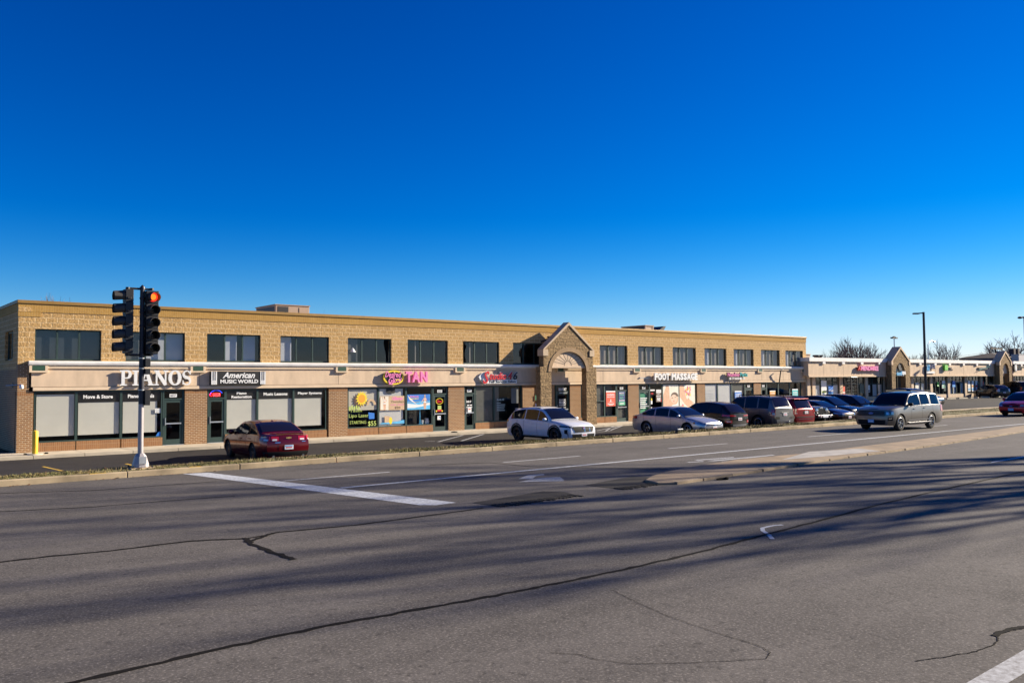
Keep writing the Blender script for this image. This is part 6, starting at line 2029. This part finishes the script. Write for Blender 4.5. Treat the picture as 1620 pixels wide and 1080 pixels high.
P = {k: car_paint('paint_' + k, c, mtl, rg) for k, c, mtl, rg in (
    ('maroon', (.16, .005, .010), .5, .2), ('pearl', (.74, .75, .78), .05, .3), ('silver', (.46, .46, .49), .55, .3), ('umber', (.008, .006, .006), .3, .3),
    ('silver_suv', (.17, .165, .16), .75, .36), ('crimson', (.28, .010, .016), .4, .3), ('jet', (.008, .008, .010), .2, .28), ('wine', (.028, .005, .008), .4, .28),
    ('ink', (.007, .008, .013), .3, .26), ('magnetic', (.13, .122, .115), .75, .38), ('scarlet', (.36, .010, .022), .3, .3), ('graphite', (.035, .030, .032), .4, .32))}

# --- maroon saloon, nose towards the shops
c = sedan('maroon saloon parked nose-in outside the piano shop, its tail facing the road', (13.56, 31.55, LOT_Z), R(86.5), P['maroon'], rim='rim_dark', spokes=10)
c.doors((-1.55, -.62, .38, 1.18), (-.98, .02)); c.mirrors(.92)
c.patch('tail_lamp', CARM['tail'], 'rear', .36, .62, .80, .95, .82, .96, mirror=True); c.patch('tail_lamp', CARM['tail'], 'rear', .66, 1.12, .82, .97, .84, .96, mirror=True)
for a, d in ((.42, .58), (.72, .92)): c.patch('reversing_lamp', CARM['tailc'], 'rear', a, d, .81, .87, off=.012, mirror=True)
c.patch('bumper_trim', CARM['trim'], 'rear', -.98, .98, .26, .42, off=.014)
c.patch('plate_recess', P['maroon'], 'rear', -.36, .36, .46, .66, off=.006)
c.plate('rear', .57, 'plate', stripe='plate_blue')
b = MB(); e = c.skin('rear', 0, .90, .02); z = .90
for q_ in ([(-.10, -.02), (-.03, -.02), (-.03, .02), (-.10, .02)], [(-.035, -.032), (.045, -.032), (.035, .032), (-.045, .032)], [(.03, -.02), (.10, -.02), (.10, .02), (.03, .02)]):
    b.face([(e[0] - .004 - .001 * len(b.f), y, z + dz) for y, dz in q_])
b.build('emblem', CARM['gold'], c.root, local=True)
c.patch('boot_badge', CARM['chrome'], 'rear', .30, .48, .73, .755, off=.014); c.patch('boot_badge', CARM['chrome'], 'rear', -.62, -.48, .745, .765, off=.014)
b = MB(); b.box(-2.42, -2.30, -.62, .62, 1.03, 1.065); o = b.build('boot_spoiler', P['maroon'], c.root, local=True, bevel=.015)
b = MB(); b.prism_y([(-.98, 1.41), (-.80, 1.47), (-.74, 1.43)], -.02, .02); b.build('aerial_fin', P['maroon'], c.root, local=True)
c.patch('headlamp', CARM['head'], 'front', .55, 1.1, .62, .72, mirror=True)
for y in (.55, -.55):
    b = MB(); b.tube((-2.5, y, .24), (-2.2, y, .24), .05, n=10); b.build('exhaust_tip', CARM['chrome'], c.root, local=True)

# --- white crossover, nose out
c = Car('white crossover parked nose-out in front of the hair salon with a black grille', (27.2, 30.45, LOT_Z), R(268), P['pearl'], 4.6, 1.88, 1.62, 2.78, .90, .37, .23,
        shoulder=[(-2.3, 1.0), (-1.2, 1.04), (.3, 1.0), (1.1, .97), (1.8, .90), (2.3, .80)], top=[(-2.3, 1.05), (-1, 1.09), (.8, 1.08), (1.3, 1.05), (1.9, .97), (2.3, .86)],
        green=[(-2.28, 1.06), (-1.72, 1.50), (-.5, 1.62), (.20, 1.555), (1.08, 1.07)], wins=[(-1.92, -.88), (-.80, .12), (.16, .86)], lean_r=.02, rim='rim_dark')
c.doors((-1.35, -.84, .16, 1.02), (-1.1, -.10)); c.mirrors(.78)
b = MB()
for cx_ in c.ax:
    for k in range(12): c.side_strip(b, [(cx_ + (c.ar + .03) * math.cos(math.pi * k / 12), c.wr + (c.ar + .03) * math.sin(math.pi * k / 12)), (cx_ + (c.ar + .03) * math.cos(math.pi * (k + 1) / 12), c.wr + (c.ar + .03) * math.sin(math.pi * (k + 1) / 12))], .06, .006)
c.side_strip(b, [(c.ax[1] + c.ar, .27), (c.ax[0] - c.ar, .27)], .10, .008)
b.build('sill_cladding', CARM['trim'], c.root, local=True)
g_ = c.patch('grille', CARM['trim'], 'front', -.50, .50, .55, .80, off=.010)[0]; c.patch('grille', CARM['trim'], 'front', .50, .62, .58, .80, .74, .80, off=.010, mirror=True)
for k in range(2): c.patch('grille_bar', CARM['chrome'], 'front', .02 + .3 * k, .06 + .3 * k, .57, .74, off=.014, parent=g_)
c.patch('emblem', CARM['chrome'], 'front', -.07, .07, .69, .78, off=.026); c.patch('emblem', CARM['tail'], 'front', -.05, .0, .73, .77, off=.03)
c.patch('headlamp', CARM['headd'], 'front', .66, 1.28, .74, .82, .78, .87, mirror=True, off=.012)
c.patch('daytime_lamp', CARM['tailc'], 'front', .78, .84, .46, .78, .46, .78, mirror=True, off=.016)
c.patch('air_intake', CARM['trim'], 'front', .84, 1.0, .46, .68, .50, .66, mirror=True, off=.012)
c.patch('lower_bumper', CARM['trim'], 'front', -.86, .86, .27, .47, off=.012); c.patch('skid_plate', CARM['chrome'], 'front', -.6, .6, .25, .29, off=.018)
c.plate('front', .44, 'plate', stripe=None)
c.patch('tail_lamp', CARM['tail'], 'rear', .60, 1.0, .9, 1.02, mirror=True)
for sgn in (1, -1):
    b = MB(); b.tube((-1.5, sgn * .60, 1.575), (.05, sgn * .60, 1.60), .018, n=6); b.build('roof_rail', CARM['trim'], c.root, local=True)
b = MB(); b.box(-1.98, -1.70, -.55, .55, 1.50, 1.53); b.build('roof_spoiler', P['pearl'], c.root, local=True, bevel=.01)

# --- silver saloon, nose out
c = sedan('silver saloon parked nose-out in front of the massage shop', (35.5, 29.75, LOT_Z), R(269.5), P['silver'], L=4.8, H=1.47)
c.doors((-1.5, -.62, .38, 1.2), (-.98, .02)); c.mirrors(.95)
c.patch('grille', CARM['trim'], 'front', -.55, .55, .56, .64, off=.010); c.patch('grille_bar', CARM['chrome'], 'front', -.55, .55, .60, .62, off=.016)
c.patch('lower_grille', CARM['trim'], 'front', -.66, .66, .28, .42, off=.010); c.patch('fog_lamp_trim', CARM['chrome'], 'front', .68, .96, .26, .30, .36, .40, mirror=True, off=.014)
c.patch('fog_recess', CARM['trim'], 'front', .68, .92, .32, .44, .36, .46, mirror=True, off=.010)
c.patch('headlamp', CARM['head'], 'front', .60, 1.25, .58, .68, .66, .75, mirror=True, off=.012); c.patch('amber_corner', CARM['amber'], 'front', 1.15, 1.27, .64, .72, mirror=True, off=.014)
c.patch('emblem', CARM['chrome'], 'front', -.07, .07, .57, .65, off=.024)
c.plate('front', .43, 'plate'); c.patch('tail_lamp', CARM['tail'], 'rear', .62, 1.2, .80, .95, mirror=True)

# --- dark brown crossover, nose in
c = Car('dark brown crossover parked nose-in with slim red lamps, right of the silver saloon', (39.25, 30.7, LOT_Z), R(87), P['umber'], 4.45, 1.82, 1.62, 2.65, .88, .35, .22,
        shoulder=[(-2.22, .98), (-1.2, 1.02), (.3, .98), (1.1, .95), (1.8, .88), (2.22, .76)], top=[(-2.22, 1.03), (-1, 1.07), (.8, 1.06), (1.3, 1.03), (1.9, .94), (2.22, .82)],
        green=[(-2.20, 1.05), (-1.62, 1.50), (-.5, 1.62), (.20, 1.555), (1.08, 1.05)], wins=[(-1.75, -.85), (-.78, .12), (.16, .86)], lean_r=.02)
c.doors((-1.3, -.82, .16, 1.0), (-1.05, -.10)); c.mirrors(.78)
c.patch('tail_lamp', CARM['tail'], 'rear', .30, 1.15, .86, .92, .88, .97, mirror=True, off=.014); c.patch('rear_bumper', CARM['trim'], 'rear', -.95, .95, .28, .62, off=.010)
c.patch('tail_lamp', CARM['tail'], 'rear', .58, .98, .52, .66, mirror=True, off=.016); c.patch('reversing_lamp', CARM['tailc'], 'rear', .66, .88, .56, .62, mirror=True, off=.020)
c.patch('skid_plate', CARM['rim'], 'rear', -.55, .55, .30, .44, off=.016); c.plate('rear', .72, 'plate')

# --- silver four-wheel drive, nose in
c = Car('boxy silver SUV parked nose-in with a tow hitch and roof rails', (42.9, 30.5, LOT_Z), R(87), P['silver_suv'], 4.75, 1.88, 1.84, 2.85, .85, .385, .28,
        shoulder=[(-2.37, 1.12), (-1, 1.14), (.4, 1.10), (1.2, 1.08), (1.9, 1.02), (2.37, .92)], top=[(-2.37, 1.16), (-1, 1.18), (.9, 1.17), (1.5, 1.15), (2.0, 1.08), (2.37, .98)],
        green=[(-2.32, 1.16), (-1.98, 1.74), (-.8, 1.82), (.22, 1.76), (.95, 1.17)], wins=[(-1.98, -1.32), (-1.22, -.42), (-.34, .62)], lean_r=.0, rear_in=.10, bulge=.06, tumble=.28, scale=1.04)
c.doors((-1.45, -.38, .60), (-.62, .30)); c.mirrors(.62)
c.patch('tail_lamp', CARM['tail'], 'rear', .76, 1.0, .80, 1.12, mirror=True, off=.012); c.patch('reversing_lamp', CARM['tailc'], 'rear', .80, .96, .82, .92, mirror=True, off=.018)
c.patch('rear_bumper', P['silver_suv'], 'rear', -.98, .98, .34, .62, off=.05); c.patch('bumper_notch', CARM['trim'], 'rear', .5, .8, .58, .72, off=.055, mirror=True)
c.patch('plate_recess', CARM['chrome'], 'rear', -.30, .30, .93, .98, off=.02); c.plate('rear', .84, 'plate')
b = MB(); b.tube((-2.35, 0, .42), (-2.72, 0, .42), .035, n=8); b.ball((-2.70, 0, .47), .05, .05, .05); b.build('tow_hitch', CARM['chrome'], c.root, local=True)
for sgn in (1, -1):
    b = MB(); b.tube((-1.9, sgn * .62, 1.86), (.1, sgn * .62, 1.88), .022, n=6)
    for x in (-1.9, -.9, .1): b.tube((x, sgn * .62, 1.76), (x, sgn * .62, 1.88), .02, n=6)
    b.build('roof_rail', CARM['trim'], c.root, local=True)
b = MB(); b.box(-1.4, -1.34, -.62, .62, 1.87, 1.9); b.box(-.3, -.24, -.62, .62, 1.87, 1.9); b.build('roof_bar', CARM['trim'], c.root, local=True)

# --- crimson people carrier, nose in
c = Car('crimson people carrier parked nose-in with a dark tinted rear window', (45.55, 30.9, LOT_Z), R(87), P['crimson'], 5.1, 1.99, 1.75, 3.05, .95, .35, .20,
        shoulder=[(-2.55, 1.02), (-1, 1.06), (.6, 1.0), (1.5, .94), (2.1, .84), (2.55, .72)], top=[(-2.55, 1.06), (-1, 1.10), (1.2, 1.08), (1.8, 1.0), (2.2, .90), (2.55, .78)],
        green=[(-2.50, 1.06), (-2.12, 1.66), (-.8, 1.75), (.7, 1.68), (1.75, 1.06)], wins=[(-2.05, -1.1), (-1.0, .05), (.13, 1.25)], lean_r=.0, rear_in=.10, bulge=.07, tumble=.26)
c.doors((-1.15, .08, 1.15), (-.1, .30)); c.mirrors(1.3)
c.patch('tail_lamp', CARM['tail'], 'rear', .72, 1.08, .86, 1.10, .80, 1.14, mirror=True, off=.012); c.patch('tail_lamp', CARM['tailc'], 'rear', .80, .90, .83, .88, mirror=True, off=.018)
c.patch('bumper_step', CARM['trim'], 'rear', -.78, .78, .60, .66, off=.012); c.patch('bumper_strip', CARM['chrome'], 'rear', -.7, .7, .50, .525, off=.02); c.plate('rear', .90, 'plate'); c.patch('plate_surround', CARM['trim'], 'rear', -.26, .26, .81, .99, off=.012)
b = MB(); b.box(-2.3, -2.05, -.7, .7, 1.67, 1.70); b.build('roof_spoiler', P['crimson'], c.root, local=True, bevel=.01)

# --- black off-roader, nose out
c = Car('small black off-roader parked nose-out with round chrome-ringed lamps and a slotted grille', (48.3, 31.0, LOT_Z), R(268), P['jet'], 4.0, 1.70, 1.80, 2.42, .62, .40, .36,
        shoulder=[(-2.0, 1.12), (.5, 1.12), (1.2, 1.12), (2.0, 1.06)], top=[(-2.0, 1.14), (.5, 1.16), (1.2, 1.18), (1.75, 1.14), (2.0, 1.08)],
        green=[(-1.98, 1.14), (-1.90, 1.70), (-.6, 1.80), (.30, 1.76), (.62, 1.14)], wins=[(-1.85, -1.0), (-.92, -.2), (-.12, .42)], bulge=.02, lean_f=.02, front_in=.12, rear_in=.04, tumble=.16)
for sgn in (1, -1):
    b = MB()
    for cx_ in c.ax: b.prism_y([(cx_ - .62, .78), (cx_ - .42, .98), (cx_ + .42, .98), (cx_ + .58, .76), (cx_ + .40, .90), (cx_ - .42, .90)], sgn * .80, sgn * .98)
    b.build('wheel_flare', CARM['trim'], c.root, local=True)
X_ = c.skin('front', 0, .9, 0)[0]
for y in (.52, -.52):
    b = MB(); b.lathe([(.13, X_ - .06), (.13, X_ + .02), (.10, X_ + .03), (0.001, X_ + .035)], 18, (0, y, .90), 'X'); o = b.build('headlamp', CARM['head'], c.root, local=True)
    b = MB(); b.lathe([(.15, X_ - .04), (.15, X_ + .025), (.125, X_ + .03)], 18, (0, y, .90), 'X'); b.build('lamp_ring', CARM['chrome'], o, local=True)
    b = MB(); b.box(X_ - .3, X_ - .2, y * 1.52 - .06, y * 1.52 + .06, .86, .93); b.build('indicator', CARM['amber'], c.root, local=True)
b = MB()
for k in range(7): b.box(X_ + .0, X_ + .012, -.33 + .11 * k - .028, -.33 + .11 * k + .028, .74, 1.0)
b.build('grille', CARM['headd'], c.root, local=True)
b = MB(); b.box(X_ + .05, X_ + .28, -.78, .78, .50, .66); b.build('bumper', CARM['rim_dark'], c.root, local=True, bevel=.03)
b = MB(); b.box(X_ + .281, X_ + .29, -.28, .28, .50, .64); b.build('number_plate', CARM['plate'], c.root, local=True)
for y in (.5, -.5):
    b = MB(); b.lathe([(.08, X_ + .2), (.08, X_ + .30), (0.001, X_ + .31)], 12, (0, y, .58), 'X'); b.build('fog_lamp', CARM['tailc'], c.root, local=True)
c.mirrors(.5)

# --- dark wine saloon, nose out
c = sedan('dark wine saloon parked nose-out with chrome lower lip, right of the black off-roader', (51.0, 31.2, LOT_Z), R(268), P['wine'], L=4.9, H=1.48)
c.doors((-1.5, -.62, .38, 1.2), (-.98, .02)); c.mirrors(.95)
c.patch('grille', CARM['trim'], 'front', -.5, .5, .50, .62, off=.010); c.patch('headlamp', CARM['head'], 'front', .52, 1.2, .58, .68, .66, .74, mirror=True, off=.012)
c.patch('lip', CARM['chrome'], 'front', -.9, .9, .24, .29, off=.016); c.plate('front', .44, 'plate')
# --- blue-black crossover, nose out
c = Car('blue-black crossover parked nose-out behind the dark wine saloon', (54.3, 32.4, LOT_Z), R(268), P['ink'], 5.0, 1.95, 1.70, 2.9, .95, .37, .22,
        shoulder=[(-2.5, 1.02), (-1.2, 1.06), (.5, 1.02), (1.3, .98), (2.0, .90), (2.5, .76)], top=[(-2.5, 1.06), (-1, 1.12), (1.0, 1.10), (1.5, 1.06), (2.1, .96), (2.5, .82)],
        green=[(-2.42, 1.08), (-1.85, 1.58), (-.5, 1.70), (.35, 1.62), (1.38, 1.08)], wins=[(-2.0, -.95), (-.86, .15), (.22, 1.08)])
c.doors((-1.4, -.9, .18, 1.2), (-1.1, 0)); c.mirrors(1.0); c.patch('headlamp', CARM['headd'], 'front', .6, 1.2, .66, .76, mirror=True); c.patch('grille', CARM['trim'], 'front', -.5, .5, .45, .72); c.plate('front', .45, 'plate')
# --- blue-black saloon further along
c = Car('blue-black people carrier furthest along the row, half hidden by the grey SUV', (58.2, 33.0, lot_z(58.2, 33)), R(268), P['ink'], 5.0, 1.95, 1.72, 2.95, .95, .36, .2,
        shoulder=[(-2.5, 1.02), (-1.2, 1.06), (.5, 1.0), (1.4, .96), (2.0, .88), (2.5, .74)], top=[(-2.5, 1.06), (-1, 1.10), (1.1, 1.08), (1.6, 1.03), (2.1, .94), (2.5, .80)],
        green=[(-2.42, 1.08), (-1.95, 1.62), (-.6, 1.72), (.6, 1.62), (1.6, 1.06)], wins=[(-2.05, -.95), (-.86, .25), (.33, 1.2)])
c.mirrors(1.1); c.patch('headlamp', CARM['head'], 'front', .6, 1.2, .62, .72, mirror=True); c.patch('grille', CARM['trim'], 'front', -.5, .5, .45, .68)

# --- grey full-size SUV driving on the road
c = Car('grey full-size SUV with a black grille driving on the road', (41.2, 20.6, 0.0), R(178.5), P['magnetic'], 5.33, 2.03, 1.92, 3.11, .93, .405, .26,
        shoulder=[(-2.66, 1.20), (-1.2, 1.24), (.4, 1.20), (1.2, 1.18), (2.0, 1.13), (2.66, 1.04)], top=[(-2.66, 1.24), (-1, 1.28), (1.0, 1.27), (1.5, 1.26), (2.2, 1.20), (2.66, 1.08)],
        green=[(-2.60, 1.25), (-2.28, 1.82), (-.9, 1.91), (.35, 1.85), (1.15, 1.27)], wins=[(-2.30, -1.48), (-1.28, -.42), (-.33, .86)], lean_r=.0, lean_f=.06, rear_in=.10, front_in=.14, bulge=.10, tumble=.26, name='moving_car', group=None, scale=.94, rim='rim', spokes=6)
c.doors((-1.5, -.38, .72), (-.62, .42), .42); c.mirrors(.84, CARM['trim'])
g_ = c.patch('grille', CARM['trim'], 'front', -.66, .66, .76, 1.0, off=.012)[0]
for k in range(3): c.patch('grille_bar', CARM['rim_dark'], 'front', -.64, .64, .80 + .065 * k, .815 + .065 * k, off=.018, parent=g_)
c.patch('grille_bar', CARM['rim_dark'], 'front', -.95, .95, .725, .745, off=.016)
c.patch('headlamp', CARM['headd'], 'front', .66, 1.14, .78, 1.0, .80, 1.0, mirror=True, off=.014); c.patch('daytime_lamp', CARM['head'], 'front', .74, .86, .82, .95, mirror=True, off=.02); c.patch('daytime_lamp', CARM['head'], 'front', .98, 1.12, .82, .97, mirror=True, off=.02)
b = MB(); e = c.skin('front', 0, .88, .03); b.lathe([(.001, e[0] + .012), (.045, e[0] + .01), (.05, e[0])], 18, (0, 0, .88), 'X'); b.v = [(x, y * 2.6, z) for x, y, z in b.v]; b.build('emblem', CARM['bluebadge'], c.root, local=True)
c.patch('lower_intake', CARM['trim'], 'front', -.70, .70, .34, .56, -.0 + .34, .56, off=.012); c.patch('fog_lamp', CARM['chrome'], 'front', .84, 1.02, .60, .64, .61, .65, mirror=True, off=.016); c.patch('fog_recess', CARM['trim'], 'front', .80, 1.08, .52, .68, .54, .68, mirror=True, off=.010)
c.plate('front', .50, 'plate_blue')
c.patch('tail_lamp', CARM['tail'], 'rear', .88, 1.22, .86, 1.22, .90, 1.22, mirror=True, off=.014)
b = MB(); c.side_strip(b, [(-1.3, .52), (1.0, .50)], .035, .014); b.build('flank_moulding', CARM['rim'], c.root, local=True)
for sgn in (1, -1):
    b = MB(); b.tube((-2.0, sgn * .66, 1.94), (.1, sgn * .66, 1.96), .014, n=6)
    for x in (-2.0, -1, .1): b.tube((x, sgn * .66, 1.84), (x, sgn * .66, 1.95), .014, n=6)
    b.build('roof_rail', CARM['trim'], c.root, local=True)
    b = MB(); b.box(-1.25, 1.0, sgn * .88, sgn * 1.02, .34, .40); b.build('running_board', CARM['rim_dark'], c.root, local=True, bevel=.01)

# --- red saloon driving behind it
c = sedan('bright red saloon driving on the road at the right edge', (61.1, 22.1, 0.0), R(178), P['scarlet'], L=4.5, H=1.46, name='moving_car', group=None, scale=1.03)
c.doors((-1.5, -.62, .38, 1.2), (-.98, .02)); c.mirrors(.95)
c.patch('headlamp', CARM['head'], 'front', .50, 1.12, .60, .72, .66, .74, mirror=True, off=.012); c.patch('grille', CARM['trim'], 'front', -.42, .42, .56, .66, off=.010); c.plate('front', .42, 'plate_blue')
c.patch('lower_grille', CARM['trim'], 'front', -.6, .6, .24, .34, off=.010); c.patch('emblem', CARM['bluebadge'], 'front', -.08, .08, .60, .65, off=.02)

# --- cars by the mall
p = F(1487, 637, 31.5)
c = sedan('black saloon front just showing behind the grey SUV tail', (67.7, 33.0, lot_z(67.7, 33)), R(262), P['jet'])
c.patch('headlamp', CARM['head'], 'front', .46, 1.12, .58, .72, .66, .76, mirror=True, off=.012); c.patch('grille', CARM['chrome'], 'front', -.4, .4, .56, .60); c.plate('front', .42, 'plate')
p = F(1573, 628, 34)
c = Car('graphite hatchback with clear tail lamps parked nose-in at the mall', (92.2, 36.6, lot_z(92, 36) - .02), R(55), P['graphite'], 4.5, 1.76, 1.50, 2.7, .92, .32, .17,
        shoulder=[(-2.25, .98), (-1.2, 1.0), (.5, .92), (1.3, .86), (1.9, .76), (2.25, .64)], top=[(-2.25, 1.04), (-1, 1.05), (1.2, 1.0), (1.6, .92), (2.0, .80), (2.25, .68)],
        green=[(-2.2, 1.06), (-1.4, 1.42), (-.1, 1.50), (.5, 1.42), (1.55, .98)], wins=[(-1.55, -.85), (-.76, .2), (.28, 1.2)], group='cars parked by the mall', scale=.86)
c.patch('tail_lamp', CARM['tailc'], 'rear', .5, .85, .70, 1.02, mirror=True, off=.012); c.patch('tail_lamp', CARM['tail'], 'rear', .72, .92, .92, 1.04, mirror=True, off=.016); c.mirrors(1.1); c.plate('rear', .6)
c.doors((-1.5, -.7, .3, 1.1), (-.98, .02))
p = F(1612, 628, 32)
c = Car('black full-size SUV at the right edge beside the graphite hatchback', (97.6, 36.6, lot_z(97, 36) - .02), R(60), P['jet'], 5.0, 2.0, 1.85, 2.95, .95, .38, .25,
        shoulder=[(-2.5, 1.15), (-1.2, 1.18), (.4, 1.14), (1.2, 1.12), (1.9, 1.05), (2.5, .95)], top=[(-2.5, 1.18), (-1, 1.22), (1.0, 1.2), (1.5, 1.18), (2.1, 1.1), (2.5, 1.0)],
        green=[(-2.44, 1.18), (-2.05, 1.74), (-.8, 1.85), (.3, 1.78), (1.2, 1.2)], wins=[(-2.1, -1.3), (-1.2, -.35), (-.27, .85)], group='cars parked by the mall', scale=.86)
c.mirrors(.9); c.patch('tail_lamp', CARM['tail'], 'rear', .85, 1.1, .8, 1.15, mirror=True)
